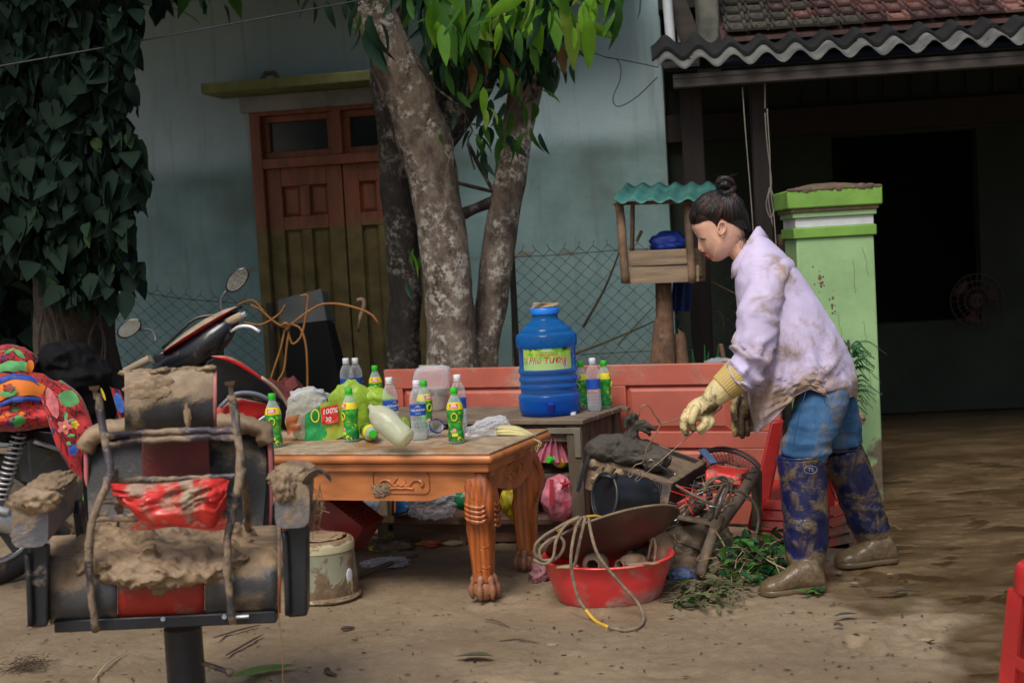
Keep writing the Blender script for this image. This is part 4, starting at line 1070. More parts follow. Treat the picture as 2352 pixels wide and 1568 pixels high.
def make_water(fill=.075, text=True):
 th = thing('water_bottle', 'x', 'bottle', (0, 0, 0)); rf = rad_of(AQ)
 part('bottle_body', MB().lathe(AQ, 26), clear_p, th, local=True, smooth=60)
 if fill: part('water', MB().lathe([(0, .003)] + [(rf(z) - .0015, z) for z in np.linspace(.004, fill, 8)] + [(0, fill)], 22), water_m, th, local=True, smooth=60)
 lab = part('label_band', MB().lathe([(rf(z) + .0005, z) for z in np.linspace(.100, .145, 6)], 26), blue_lab, th, local=True, smooth=180)
 if text:
  part('lettering', wrap(text_mb('AQUAFINA', .0135, .0003), lambda z: rf(z) + .0012, .122), wht_m, lab, local=True)
  part('print_line', wrap(flatrect(.022, .0012, 5, 2, .0012), lambda z: rf(z) + .0005, .109), wht_m, lab, local=True)
  part('mountain_print', wrap(MB().add([(-.012, 0, .001), (.012, 0, .001), (.004, .006, .001), (0, .009, .001), (-.004, .005, .001)], [(0, 1, 2, 3, 4)]), lambda z: rf(z) + .0005, .133), wht_m, lab, local=True)
 for z in (.03, .045, .06, .075): part('rib', MB().tube([(.0318 * math.sin(a), -.0318 * math.cos(a), z) for a in np.linspace(0, 2 * math.pi, 25)[:-1]], .0011, 4, closed=True), clear_p, th, local=True, smooth=180)
 part('cap', cap_mb(.221), cap_w, th, local=True)
 return th
_tea = _aq = None
def put_tea(label, loc, rz=0, rot=None, s=1.0):
 global _tea
 if _tea is None: _tea = make_tea(); o = _tea
 else: o = copy_tree(_tea)
 M = Matrix.Translation(Vector(loc)) @ (rot.to_4x4() if rot is not None else Matrix.Rotation(rz, 4, 'Z')) @ Matrix.Diagonal((s, s, s, 1))
 o.matrix_world = M; tag(o, label, 'bottle', 'green tea bottles'); return o
def put_water(label, loc, rz=0, rot=None, s=1.0):
 global _aq
 if _aq is None: _aq = make_water(); o = _aq
 else: o = copy_tree(_aq)
 M = Matrix.Translation(Vector(loc)) @ (rot.to_4x4() if rot is not None else Matrix.Rotation(rz, 4, 'Z')) @ Matrix.Diagonal((s, s, s, 1))
 o.matrix_world = M; tag(o, label, 'bottle', 'clear water bottles'); return o
t = lambda px, py: G(px, py, TZ + .001)
s2 = lambda px, py: G(px, py, SZ + .001)
put_tea('green tea bottle at the left end of the carved table, beside the barber chair', t(632, 1026), .15)
put_tea('green tea bottle standing in front of the crumpled bags on the carved table', t(808, 1013), -.75)
put_tea('green tea bottle at the front edge of the carved table, right of crushed bottle', t(1049, 1017), .1)
put_tea('green tea bottle hidden behind the blue labelled water bottle on the carved table', t(979, 992), .9)
put_tea('green tea bottle on the old table at the left end of the red door', s2(866, 940), .25)
put_tea('green tea bottle half hidden by the right side of the blue jug', s2(1338, 938), -.4)
put_tea('green tea bottle at the right end of the old table, behind the clear bottle', s2(1391, 936), 1.6)
put_water('clear water bottle with blue label standing centrally on the carved table', t(964, 1009), .05)
put_water('clear water bottle with blue label behind the frosted bottle', t(901, 997), .65)
put_water('clear white capped bottle behind the green tea bottle at the table front', t(1057, 992), 2.6)
put_water('clear water bottle beside the jug showing the back of its blue label', s2(1366, 943), 3.0)
put_water('left one of two overlapping clear bottles with white caps', s2(801, 938), 2.9, s=1.06)
put_water('right one of two overlapping clear bottles with white caps', s2(822, 933), 2.4, s=1.03)
# lying bottles
q = t(850, 1012); put_tea('green tea bottle lying on the carved table with its green cap facing us', q + Vector((-.02, .10, .033)), rot=(Matrix.Rotation(R(12), 3, 'Z') @ Matrix.Rotation(R(88), 3, 'X') @ Matrix.Rotation(R(40), 3, 'Z')))
qs = P(1300, 1072, 6.28); put_tea('green tea bottle lying on the shelf under the jug, cap towards us', qs + Vector((.065, .07, .012)), rot=(Matrix.Rotation(R(-42), 3, 'Z') @ Matrix.Rotation(R(80), 3, 'X') @ Matrix.Rotation(R(140), 3, 'Z')))
def crushed():
 c = t(998, 1003) + Vector((0, 0, .03))
 th = thing('crushed_bottle', 'crushed clear plastic bottle with blue cap ring lying on the carved table', 'bottle', c)
 m = MB().lathe([(0, -.055), (.022, -.055), (.028, -.03), (.030, 0), (.026, .02), (.029, .04)], 22)
 m.disp(lambda v: v + (fbm(v * 55 + 3, 1, 3)[:, None] * .010)); Rm = Matrix.Translation(c) @ Matrix.Rotation(R(35), 4, 'Y') @ Matrix.Rotation(R(55), 4, 'X')
 part('bottle_body', m.tf(Rm), thin('crushed_pet', (.93, .95, .97), .22, .1, .6, bump=.5, bs=60), th, smooth=25)
 part('blue_ring', MB().lathe([(.030, .030), (.0305, .034), (.0305, .044), (.029, .047)], 22).tf(Rm), flat('blue_ring', (.02, .09, .45)), th)
crushed()
def build_jug():
 Y = 6.22; b = s2(1264, 950); sc = 1.0
 th = thing('water_jug', 'large blue water jug with green label standing on the old table', 'water jug', b, R(0))
 k = mpp(b.y)
 prof = [(0, 0), (.115, 0), (.132, .008), (.138, .03), (.1395, .085), (.136, .094), (.127, .098), (.127, .116), (.133, .122), (.133, .132), (.127, .138), (.127, .150), (.133, .156), (.133, .168), (.127, .174), (.127, .186), (.133, .192), (.134, .205), (.129, .212), (.1285, .235), (.1295, .30), (.136, .306), (.138, .325), (.138, .356), (.130, .366), (.118, .372), (.115, .386), (.100, .396), (.088, .402), (.085, .412), (.066, .422), (.058, .43), (.057, .452)]
 S_ = .490 / .490
 bl = thin('blue_polycarbonate', (.03, .20, .62), .24, .10, .5, tint=(.28, .62, 1.0), bump=.1, ccol=(.02, .20, .60))
 body = part('jug_body', MB().lathe(prof, 40), bl, th, local=True, smooth=50)
 part('water', MB().lathe([(0, .004), (.112, .004), (.128, .012), (.133, .03), (.134, .07), (0, .07)], 32), thin('blue_water', (.02, .14, .55), .30, .05, .3, tint=(.20, .50, 1.0), ccol=(.008, .09, .48)), th, local=True, smooth=50)
 part('neck_ring', MB().lathe([(.057, .452), (.064, .452), (.065, .456), (.065, .476), (.062, .480), (.057, .480)], 36), pm('bright_blue_ring', (.015, .20, .75), .35, var=.05), th, local=True)
 c = MB()
 for i in range(5): c.box((-.004 + .003 * i, .002 * i, .484 + .004 * i), (.11 - .004 * i, .07, .003), Matrix.Rotation(.2 * i - .3, 3, 'Z') @ Matrix.Rotation(R(2 * i - 4), 3, 'Y'))
 part('card_stack', c, pm('paper_cards', (.55, .42, .26), .8, var=.3, vs=20), th, local=True)
 tp = MB().lathe([(.018, 0), (.016, .03), (.011, .05), (.0, .052)], 12).tf(Matrix.Translation((.0, -.142, .045)) @ Matrix.Rotation(R(25), 4, 'X') @ Matrix.Rotation(R(180), 4, 'X') @ Matrix.Translation((0, 0, -.02)))
 tp.box((0, -.145, .058), (.03, .02, .016)); part('tap', tp, pm('blue_tap', (.01, .04, .42), .4), th, local=True)
 # label
 t_ = NT('jug_label'); co = t_.coords(); sp = t_.n('ShaderNodeSeparateXYZ'); t_.l(co, sp.inputs[0])
 f = t_.rng(sp.outputs[2], .232, .285); n_ = t_.rng(t_.noise(co, 28, 4), .42, .6)
 col = t_.mix(f, (.40, .58, .22), t_.mix(n_, (.16, .42, .02), (.40, .60, .08)))
 col = t_.mix(t_.math('MULTIPLY', t_.rng(sp.outputs[2], .285, .30), t_.rng(t_.noise(co, 17, 3), .5, .56)), col, (.02, .03, .015))
 col = t_.mix(t_.math('MULTIPLY', t_.rng(sp.outputs[2], .292, .305), t_.rng(t_.noise(co, 14, 2), .52, .56)), col, (.65, .72, .75))
 bb = t_.n('ShaderNodeBsdfPrincipled'); t_.l(col, bb.inputs['Base Color']); bb.inputs['Roughness'].default_value = .3; t_.l(bb.outputs[0], t_.out.inputs[0])
 rl = .1312
 lab = part('label_sheet', wrap(flatrect(.245, .098, 22, 4, 0), rl, .257, -.03), t_.m, th, local=True, smooth=180)
 part('lettering', wrap(text_mb('Phú Tường', .040, .0004, .25), rl + .0012, .252, -.03), red_m, lab, local=True)
 part('lettering_outline', wrap(text_mb('Phú Tường', .0415, .0002, .25), rl + .0006, .2512, -.03), wht_m, lab, local=True)
 part('print_line', wrap(flatrect(.10, .003, 10, 2, .0006), rl, .277, -.03), red_m, lab, local=True)
 part('print_line', wrap(flatrect(.09, .003, 10, 2, .0006), rl, .286, -.03), pm('grey_print', (.2, .2, .2), .5, bump=0), lab, local=True)
 part('bar_code', wrap(flatrect(.022, .018, 4, 2, .0006), rl, .222, .60), wht_m, lab, local=True)
 for i in range(6): part('bar', wrap(flatrect(.0015, .014, 2, 2, .0012), rl, .223, .535 + i * .024), flat('bar_black', (.02, .02, .02)), lab, local=True)
 part('fine_print', wrap(flatrect(.03, .002, 4, 2, .0006), rl, .262, -.84), red_m, lab, local=True)
 for i in range(4): part('fine_print', wrap(flatrect(.024 - .003 * (i % 2), .0015, 4, 2, .0006), rl, .254 - .006 * i, -.84), flat('dark_print', (.08, .1, .1)), lab, local=True)
build_jug()
cp = s2(1316, 952) ; solo('bottle_cap', MB().lathe([(0, 0), (.015, 0), (.015, .012), (.0, .012)], 16).tf(Matrix.Translation(cp)), cap_w, 'loose white bottle cap beside the jug tap', 'bottle cap')
# ------------------------------------------------------------------ plastic bags on the tables
def bag(name, label, c, r, mat, seed, amp=.22, rd=.10, fr=2.2, flat_=None, cat='plastic bag', sub=4, M=None, smooth=180):
 return solo(name, blob(c, r, seed, sub, amp, fr, flat_, rd, M), mat, label, cat, smooth=smooth)
frost = thin('frosted_film', (.80, .82, .76), .42, .35, .45, mud=.22, ms=9, bump=.7, bs=35, tint=(.95, .96, .93))
grn_film = thin('lime_film', (.42, .62, .06), .55, .3, .35, bump=.7, bs=30, tint=(.72, .88, .30))
wht_film = thin('white_film', (.82, .84, .88), .20, .22, .6, bump=.7, bs=30, tint=(.92, .93, .95))
def build_bags():
 # pack of tea bottles in a crumpled wrapper
 c = t(712, 1008); th = thing('wrapped_tea_pack', 'crumpled clear and green wrapper around tea bottles on the carved table', 'plastic bag', c)
 part('film', blob(c + Vector((.0, 0, .098)), (.098, .052, .105), 4, 5, .14, 1.5, TZ + .002, .035), thin('pack_film', (.62, .60, .50), .36, .3, .45, mud=.3, ms=10, bump=.8, bs=30, tint=(.88, .90, .80)), th, smooth=180)
 def sheet(px0, py0, px1, py1, px2, py2, px3, py3, Y, mat, name, seed):
  q = [P(px0, py0, Y), P(px1, py1, Y), P(px2, py2, Y), P(px3, py3, Y)]
  def f(u, v):
   p = (q[0] * (1 - u) + q[1] * u) * (1 - v) + (q[3] * (1 - u) + q[2] * u) * v
   return p + Vector((0, .012 * float(perlin(np.array([u * 3, v * 3, seed * 1.7]))), 0))
  return part(name, MB().grid(f, 9, 9), mat, th, smooth=180)
 Yp = c.y - .058
 gpr = pm('green_wrapper', (.015, .24, .06), .3, var=.3, vs=20, bump=.2)
 sheet(700, 952, 762, 918, 750, 1005, 700, 1030, Yp, gpr, 'green_wrapper', 1)
 y2 = sheet(735, 928, 790, 912, 790, 1000, 742, 1022, Yp - .004, pm('yellow_wrapper', (.60, .50, .04), .35, var=.3, vs=20, bump=.2, col2=(.25, .42, .05)), 'yellow_wrapper', 2)
 sheet(736, 937, 776, 928, 778, 968, 740, 975, Yp - .016, red_m, 'red_patch', 3)
 for s_, sz, px, py in (('100%', .030, 757, 944), ('30', .026, 753, 963)):
  m = text_mb(s_, sz, .0004, .2).tf(Matrix.Translation(P(px, py, Yp - .029)) @ Matrix.Rotation(R(90), 4, 'X') @ Matrix.Rotation(R(6), 4, 'Z')); part('lettering', m, wht_m, th)
 m = MB().tube([P(724 + 9 * math.cos(a), 955 + 14 * math.sin(a), Yp - .012) for a in np.linspace(0, 2 * math.pi, 21)[:-1]], .0028, 6, closed=True); part('ring_emblem', m, yel_m, th)
 sheet(655, 960, 695, 948, 690, 985, 660, 1000, Yp + .006, pm('amber_wrapper', (.50, .25, .05), .4, var=.5, vs=25, bump=.2, col2=(.45, .10, .04)), 'amber_wrapper', 4)
 part('clear_crown', blob(c + Vector((.0, .01, .170)), (.075, .045, .045), 14, 4, .3, 1.6, None, .07), wht_film, th, smooth=180)
 # lime green bag
 b2 = t(800, 1000) + Vector((.01, .06, .11)); bag('lime_bag', 'lime green plastic bag slumped behind the bottles on the carved table', b2, (.085, .05, .120), grn_film, 6, .16, .035, 1.4, TZ + .002)
 b3 = P(868, 915, b2.y + .02); bag('lime_bag', 'lime green plastic film folded over the tall frosted bottle', b3, (.075, .05, .040), grn_film, 9, .2, .05, 1.5, None, M=Matrix.Rotation(R(28), 3, 'Y'))
 bag('lime_bag', 'small lime film scrap right of the blue labelled bottle', P(925, 985, t(925, 985).y), (.03, .02, .05), grn_film, 19, .25, .1, 2.2, TZ + .002)
 # big frosted bottle leaning
 a, e = P(848, 937, 5.40), P(925, 1008, 5.33)
 ax = (a - e); Lg = ax.length + .05; rot = ax.to_track_quat('Z', 'Y').to_matrix().to_4x4()
 pr = [(0, 0), (.032, 0), (.040, .008), (.043, .03), (.046, .07), (.049, .10), (.047, .13), (.042, .155), (.033, .175), (.018, .19), (.012, .20), (.012, .21), (0, .211)]
 m = MB().lathe(pr, 32); m.disp(lambda v: v + np.stack([fbm(v * 26, 1, 3), fbm(v * 26 + 9, 1, 3), 0 * v[:, 0]], -1) * .005)
 off = Vector((0, -.012, .012))
 solo('frosted_bottle', m.tf(Matrix.Translation(e + off - ax.normalized() * .028) @ rot), thin('frosted_pet', (.66, .68, .50), .50, .28, .4, mud=.22, ms=14, bump=.3, bs=40, tint=(.88, .90, .72)), 'large frosted yellowish bottle leaning over on the carved table', 'bottle', smooth=60)
 # bagged container on old table
 c = s2(990, 944); th = thing('bagged_container', 'clear plastic container inside a white bag in front of the red door', 'container', c)
 part('container', MB().loft([ringsq((c.x, c.y + .05, c.z + z), w_, w_ * .8, 24, 4) for z, w_ in ((.002, .068), (.01, .074), (.095, .080), (.10, .082), (.105, .082))]), thin('box_plastic', (.70, .66, .60), .45, .25, .4, mud=.3, ms=9), th, smooth=50)
 m = MB().loft([ringsq((c.x + .004 * i, c.y + .05, c.z + z), w_, w_ * .8, 40, 3.5) for i, (z, w_) in enumerate(((.07, .084), (.12, .088), (.16, .088), (.185, .086), (.20, .078), (.207, .05)))])
 m.disp(lambda v: v + .006 * ridge(v * np.array([1, 1, .35]) + 3, 24, 2)[:, None] * np.array([.6, .6, .8]))
 part('bag_film', m, wht_film, th, smooth=180)
 # clear bag with maize husk
 c = t(1135, 1000); th = thing('maize_in_bag', 'pale maize husk poking out of a clear plastic bag', 'maize', c)
 b = P(1122, 985, c.y + .03); part('bag_film', blob(b, (.085, .05, .042), 8, 5, .22, 1.7, TZ + .002, .08, Matrix.Rotation(R(-14), 3, 'Y')), wht_film, th, smooth=180)
 hk = pm('maize_husk', (.62, .56, .26), .6, var=.2, vs=6, stretch=(1, 12, 12), bump=.3, bs=30, trl=.15)
 p0, p1 = P(1140, 990, c.y), P(1232, 1002, c.y - .02)
 for i, (o1, o2, w_) in enumerate((((0, 0, .014), (0, 0, 0), .026), ((0, -.012, .0), (-.01, -.01, -.004), .02), ((0, .012, .004), (.0, .015, -.012), .02), ((0, -.02, -.008), (.01, -.03, -.016), .012))):
  a, b_ = p0 + Vector(o1), p1 + Vector(o2); mid = (a + b_) / 2 + Vector((0, 0, .012))
  part('husk_leaf', MB().tube(icurve([a, mid, b_], 10), [w_ * q for q in (.5, .8, 1, 1, 1, .95, .85, .7, .45, .15)], 10, flat=.5), hk, th, smooth=180)
 m = MB(); rr = random.Random(4)
 for i in range(12): m.tube(icurve([p1 + Vector((-.02, 0, -.005)), p1 + Vector((rr.uniform(-.02, .02), -.02, -.02)), p1 + Vector((rr.uniform(-.03, .02), -.03, rr.uniform(-.07, -.03)))], 6), .0008, 3)
 part('silk', m, hk, th)
build_bags()
# ================================================================== BARBER CHAIR
leather = pm('grey_black_leather', (.060, .061, .066), .40, var=.35, vs=7, bump=.35, bs=170, mud=.34, ms=5, mup=.75, mcol=(.265, .182, .106), msoft=.10)
leather_d = pm('dark_leather_back', (.010, .010, .011), .55, var=.3, vs=7, bump=.2, bs=150, mud=.08, ms=5, mup=.75, mcol=(.27, .20, .13), msoft=.09)
redl = pm('red_vinyl', (.34, .022, .014), .4, var=.25, vs=7, bump=.1, mud=.40, ms=6, mup=.7, mcol=(.22, .155, .10), msoft=.09)
redd = pm('dark_red_vinyl', (.12, .012, .010), .5, var=.3, vs=7, bump=.1, mud=.2, ms=5, mcol=(.10, .05, .035), msoft=.12)
blkst = pm('black_steel', (.016, .019, .024), .38, var=.3, vs=8, bump=.1, mud=.20, ms=6, mcol=(.26, .20, .135), msoft=.04)
rodm = pm('muddy_rod', (.075, .065, .078), .45, metal=.3, var=.4, vs=14, mud=.55, ms=11, mcol=(.30, .225, .15), bump=.3, bs=40)
mudl = pm('fresh_mud', (.265, .182, .106), .6, var=.28, vs=10, bump=.7, bs=30)
def xloft(pxs, prof, n=2, jit=0, puff=0):
 """sweep a closed (py, Y) profile across pixel columns; py is given at px 380 and follows the image tilt"""
 rings = []
 for i, px in enumerate(pxs):
  u = i / (len(pxs) - 1); e = puff * (1 - (2 * u - 1) ** 6)
  ring = [P(px, py - (px - 380) * .048, Y) for py, Y in prof]
  c = sum(ring, Vector()) / len(ring); rings.append([c + (p - c) * (1 - puff + e) for p in ring])
 return MB().loft(rings)
def smoothprof(pts, n=28):
 p = [Vector((a, b * 100, 0)) for a, b in pts]; p = p + p[:3]; c = icurve(p, n * len(p) // len(pts))
 k = len(pts); out = []; q = icurve([Vector((a, b * 100, 0)) for a, b in pts] + [Vector((pts[0][0], pts[0][1] * 100, 0))], n + 1)
 return [(v.x, v.y / 100) for v in q[:-1]]
def build_chair():
 c = G(424, 1790); c = Vector((P(424, 1500, 3.72).x, 3.72, 0))
 th = thing('barber_chair', 'mud covered black and red barber chair on a single pedestal', 'barber chair', c)
 # pedestal and base
 part('pedestal', MB().tube([c + Vector((0, 0, .03)), Vector((c.x, c.y, P(424, 1440, 3.72).z))], .050, 28), blkst, th, smooth=40)
 part('base_plate', MB().lathe([(0, 0), (.30, 0), (.30, .012), (.12, .035), (.052, .045), (0, .045)], 40).tf(Matrix.Translation(c)), blkst, th)
 part('pump_lever', MB().tube([P(466, 1522, 3.66), P(520, 1540, 3.6)], .007, 8).sphere(P(527, 1543, 3.6), .012, 8, 6), rodm, th, smooth=180)
 part('lower_bar', MB().beam(P(130, 1434, 3.50), P(637, 1411, 3.50), .045, .031), blkst, th, bevel=.004)
 for px, py in ((374, 1421), (515, 1416), (560, 1414)):
  part('bolt', MB().tube([P(px, py, 3.478), P(px, py, 3.468)], .006, 8), steel_mat, th)
 part('bolt', MB().tube([P(540, 1416, 3.45), P(572, 1414, 3.45)], .0055, 8), steel_mat, th)
 # seat in three strips
 sp = smoothprof([(1420, 3.50), (1385, 3.455), (1335, 3.45), (1298, 3.475), (1270, 3.53), (1250, 3.65), (1234, 3.80), (1216, 4.0), (1260, 4.0), (1330, 3.9), (1400, 3.7)])
 part('seat_side', xloft(list(np.linspace(114, 270, 10)), sp, puff=.0), leather, th, smooth=180)
 part('seat_centre', xloft(list(np.linspace(271, 470, 10)), [(a + .5, b + .003) for a, b in sp]), redl, th, smooth=180)
 part('seat_side', xloft(list(np.linspace(471, 636, 10)), sp), leather, th, smooth=180)
 part('seat_end', xloft([636.5, 641, 645], [(a, b + .004) for a, b in sp]), redl, th, smooth=180)
 # backrest slab with rounded shoulders
 out = [(196, 1236), (190, 1120), (187, 1050), (193, 1020), (212, 998), (245, 986), (300, 980), (400, 974), (520, 968), (570, 970), (600, 982), (617, 1005), (621, 1060), (620, 1130), (612, 1222)]
 poly = [P(a, b, 4.0 + (1230 - b) * .0004) for a, b in out]
 cen = sum(poly, Vector()) / len(poly)
 rings = []
 for d, s_ in ((.0, .955), (-.012, .985), (.02, 1.0), (.09, .99), (.115, .95)):
  rings.append([cen + (p - cen) * s_ + Vector((0, d, 0)) for p in poly])
 part('backrest', MB().loft(rings), leather_d, th, smooth=50)
 part('back_centre', MB().hexa([P(330, 1230, 3.985), P(490, 1222, 3.985), P(490, 1222, 4.03), P(330, 1230, 4.03)], [P(325, 1000, 3.995), P(478, 992, 3.995), P(478, 992, 4.1), P(325, 1000, 4.1)]), redd, th, bevel=.004)
 for a, b in ((610, 624), (186, 200)):
  part('back_piping', MB().tube(icurve([P(a + 4, 1000, 4.06), P(b - 3, 1040, 4.05), P(b - 2, 1120, 4.05), P(b - 6, 1215, 4.04)], 14), .007, 8), pm('pink_piping', (.45, .14, .14), .5, mud=.25), th, smooth=180)
 m = MB().tube(icurve(A((196, 1035, 4.06), (210, 1005, 4.06), (245, 988, 4.06), (320, 983, 4.06), (405, 980, 4.06), (500, 972, 4.06), (570, 974, 4.06), (602, 990, 4.06), (616, 1018, 4.06)), 50), .034, 12, flat=.8); m.disp(lambda v: v + (.007 * fbm(v, 22, 3) + .006 * fbm(v + 3, 60, 2))[:, None]); part('mud_crust', m, mudl, th, smooth=180)
 # headrest cushion
 hp = smoothprof([(990, 3.80), (972, 3.755), (930, 3.735), (885, 3.74), (860, 3.76), (850, 3.80), (858, 3.90), (900, 3.93), (960, 3.92), (988, 3.88)])
 hz0, hz1 = P(380, 985, 3.74).z, P(380, 860, 3.74).z
 hl = pm('muddy_headrest', (.045, .046, .05), .4, var=.35, vs=7, bump=.35, bs=150, mud=.42, ms=5.5, mup=.3, mudz=(hz1, hz0 + .02, .30), mcol=(.29, .215, .14), msoft=.07)
 part('headrest', xloft([286, 288, 291, 300, 340, 380, 420, 460, 478, 485, 488, 490], [(a, b) for a, b in hp], puff=.02), hl, th, smooth=50)
 part('headrest_end', xloft([489.5, 494, 498], [((a - 920) * .94 + 920, b) for a, b in hp]), pm('pink_leather_end', (.42, .15, .13), .5, mud=.3), th, smooth=180)
 m = MB()
 for i in range(12):
  px = 288 + i * 17.5; m.ext(blob(P(px, 851 - (px - 380) * .048 + 2 * math.sin(i * 2.1), 3.80 + .03 * math.sin(i)), (.018, .02, .0075), i, 3, .35, 2.5))
 part('mud_ridge', m, mudl, th, smooth=180, kind='stuff')
 part('mud_smear', blob(P(430, 945, 3.742), (.010, .008, .05), 4, 3, .35, 2.5), mudl, th, smooth=180); part('mud_smear', blob(P(345, 900, 3.742), (.065, .010, .04), 5, 5, .3, 2.0), mudl, th, smooth=180)
 # upturned footrest frame in front
 def rod(pts, name='footrest_rod', r=.0100):
  m = MB().tube(icurve(A(*pts), 34), r, 10); m.disp(lambda v: v + .0022 * fbm(v, 60, 2)[:, None] + .003 * fbm(v + 5, 22, 2)[:, None]); return part(name, m, rodm, th, smooth=180)
 rod([(223, 905, 3.45), (232, 960, 3.45), (244, 1020, 3.44), (254, 1075, 3.43), (243, 1120, 3.42), (222, 1165, 3.42), (206, 1230, 3.42), (204, 1300, 3.42), (211, 1380, 3.43), (220, 1448, 3.45)])
 rod([(532, 905, 3.45), (540, 950, 3.45), (548, 1005, 3.44), (553, 1060, 3.43), (549, 1110, 3.42), (538, 1160, 3.42), (524, 1230, 3.42), (522, 1300, 3.42), (528, 1370, 3.43), (533, 1432, 3.45)])
 for (x, y) in ((217, 888), (528, 877)):
  part('rod_tip', MB().hexa([P(x - 11, y + 8, 3.43), P(x + 9, y + 7, 3.43), P(x + 9, y + 7, 3.48), P(x - 11, y + 8, 3.48)], [P(x - 13, y, 3.42), P(x + 12, y - 3, 3.42), P(x + 12, y - 3, 3.49), P(x - 13, y, 3.49)]).tube([P(x + 1, y + 6, 3.455), P(x + 4, y + 28, 3.45)], .006, 8), mudl, th, smooth=40)
 for pts in ([(242, 1000, 3.44), (320, 994, 3.5), (450, 988, 3.5), (548, 988, 3.44)], [(246, 1022, 3.44), (320, 1012, 3.5), (450, 1004, 3.5), (551, 1004, 3.44)], [(230, 1152, 3.42), (330, 1150, 3.46), (450, 1140, 3.46), (545, 1136, 3.42)],
    [(214, 1193, 3.42), (330, 1188, 3.45), (440, 1180, 3.45), (532, 1172, 3.42)], [(238, 1103, 3.5), (400, 1100, 3.52), (545, 1092, 3.5)]):
  rod(pts, 'footrest_bar', .008)
 for x in (262, 555): rod([(x, 1080, 3.47), (x + 10, 1150, 3.6), (x + 14, 1215, 3.75)], 'back_strut', .009)
 # armrests
 padm = pm('grey_arm_pad', (.13, .13, .145), .5, var=.4, vs=9, bump=.15, bs=120, mud=.48, ms=9, mup=.9, mcol=(.27, .195, .12), msoft=.09)
 def arm(f, b, Yf, Yb):
  pts = []
  rings = []
  for k in range(7):
   u = k / 6; Yk = Yf + (Yb - Yf) * u
   x0, x1, y0, y1 = [f[i] + (b[i] - f[i]) * u for i in range(4)]
   e = .97 if k in (0, 6) else 1.0
   cx, cy = (x0 + x1) / 2, (y0 + y1) / 2; q = ringsq((0, 0, 0), (x1 - x0) / 2 * e, (y1 - y0) / 2 * e, 24, 5)
   rings.append([P(cx + v.x, cy + v.y + v.x * -.05, Yk) for v in q])
  return part('armrest', MB().loft(rings), padm, th, smooth=50)
 arm((24, 112, 1158, 1258), (118, 192, 1092, 1160), 3.36, 3.86)
 arm((630, 712, 1112, 1214), (645, 722, 1072, 1135), 3.36, 3.80)
 part('arm_mud', MB().ext(blob(P(108, 1120, 3.6), (.052, .24, .022), 7, 5, .25, 2.6, None, .06, Matrix.Rotation(R(8), 3, 'Z'))), mudl, th, smooth=180)
 part('arm_mud', blob(P(80, 1150, 3.37), (.055, .03, .03), 9, 4, .4, 2.5), mudl, th, smooth=180)
 part('arm_mud', blob(P(672, 1092, 3.5), (.055, .10, .030), 8, 5, .25, 2.0, None, .06), mudl, th, smooth=180)
 part('arm_mud', blob(P(652, 1118, 3.36), (.025, .02, .035), 11, 4, .4, 2.5), mudl, th, smooth=180)
 def flap(u, v):
  a = icurve(A((690, 1110, 3.36), (712, 1085, 3.40), (735, 1080, 3.5), (752, 1100, 3.58)), 9)[min(8, int(u * 8))]
  return a + Vector((.0, .10 * v, -.02 * v + .008 * math.sin(9 * v)))
 part('torn_cover', MB().grid(flap, 9, 6), pm('torn_vinyl', (.20, .145, .09), .8, mud=.5), th, smooth=180)
 m = MB(); rr = random.Random(2)
 for i in range(26):
  x = rr.uniform(705, 738); y = rr.uniform(1110, 1140); L_ = rr.uniform(25, 100)
  m.tube(icurve(A((x, y, 3.40 + rr.random() * .1), (x + rr.uniform(-10, 12), y + L_ * .4, 3.42), (x + rr.uniform(-22, 14), y + L_ * .75, 3.42), (x + rr.uniform(-26, 30), y + L_, 3.42)), 8), .0009, 3)
 part('fibre_strands', m, pm('straw_fibre', (.30, .22, .12), .9), th, kind='stuff')
 # arm side plates
 for (x0, x1, y0, y1, Yf) in ((64, 110, 1250, 1442, 3.40), (655, 706, 1200, 1418, 3.40)):
  part('arm_plate', MB().hexa([P(x0 + 6, y1, Yf), P(x1, y1 - 4, Yf), P(x1 + 6, y1 - 20, Yf + .16), P(x0 + 10, y1 - 18, Yf + .16)], [P(x0, y0, Yf), P(x1, y0 - 2, Yf), P(x1 + 6, y0 - 4, Yf + .16), P(x0 + 8, y0, Yf + .16)]), blkst, th, bevel=.006)
  part('plate_lip', MB().tube(icurve(A((x0 - 2, y0 + 20, Yf - .012), (x0 + 2, y0 + 80, Yf - .012), (x0 + 6, y1 - 6, Yf - .012)), 8), .007, 8), blkst, th, smooth=180)
 part('arm_post', MB().beam(P(178, 1150, 3.75), P(190, 1250, 3.75), .04, .02), blkst, th, bevel=.003)
 # mud heap on the seat
 m = MB(); rr = random.Random(6)
 for (x, y, Y_, r_) in ((250, 1262, 3.62, .06), (300, 1240, 3.72, .09), (360, 1225, 3.80, .10), (430, 1235, 3.75, .10), (500, 1262, 3.62, .07), (400, 1275, 3.60, .10), (455, 1290, 3.52, .075), (330, 1290, 3.54, .08), (520, 1240, 3.75, .06), (380, 1320, 3.47, .07), (450, 1322, 3.465, .05), (240, 1295, 3.5, .05), (300, 1320, 3.475, .055), (500, 1300, 3.49, .045)):
  m.ext(blob(P(x, y, Y_), (r_ * 1.25, r_, r_ * .42), rr.randrange(99), 4, .42, 2.4, None, .16))
 for i in range(46):
  m.ext(blob(P(rr.uniform(225, 545), rr.uniform(1225, 1330), 3.47 + rr.random() * .25), (rr.uniform(.012, .03),) * 2 + (rr.uniform(.008, .018),), i, 2, .45, 2.5))
 mm = fuse(m, .0055, 2, .4); mm.disp(lambda v: v + (.005 * fbm(v, 48, 3) + .009 * ridge(v * np.array([1, 1, 1.6]) + 2, 15, 3) - .004)[:, None] * np.array([.3, .3, 1]))
 part('mud_heap', mm, mudl, th, smooth=180)
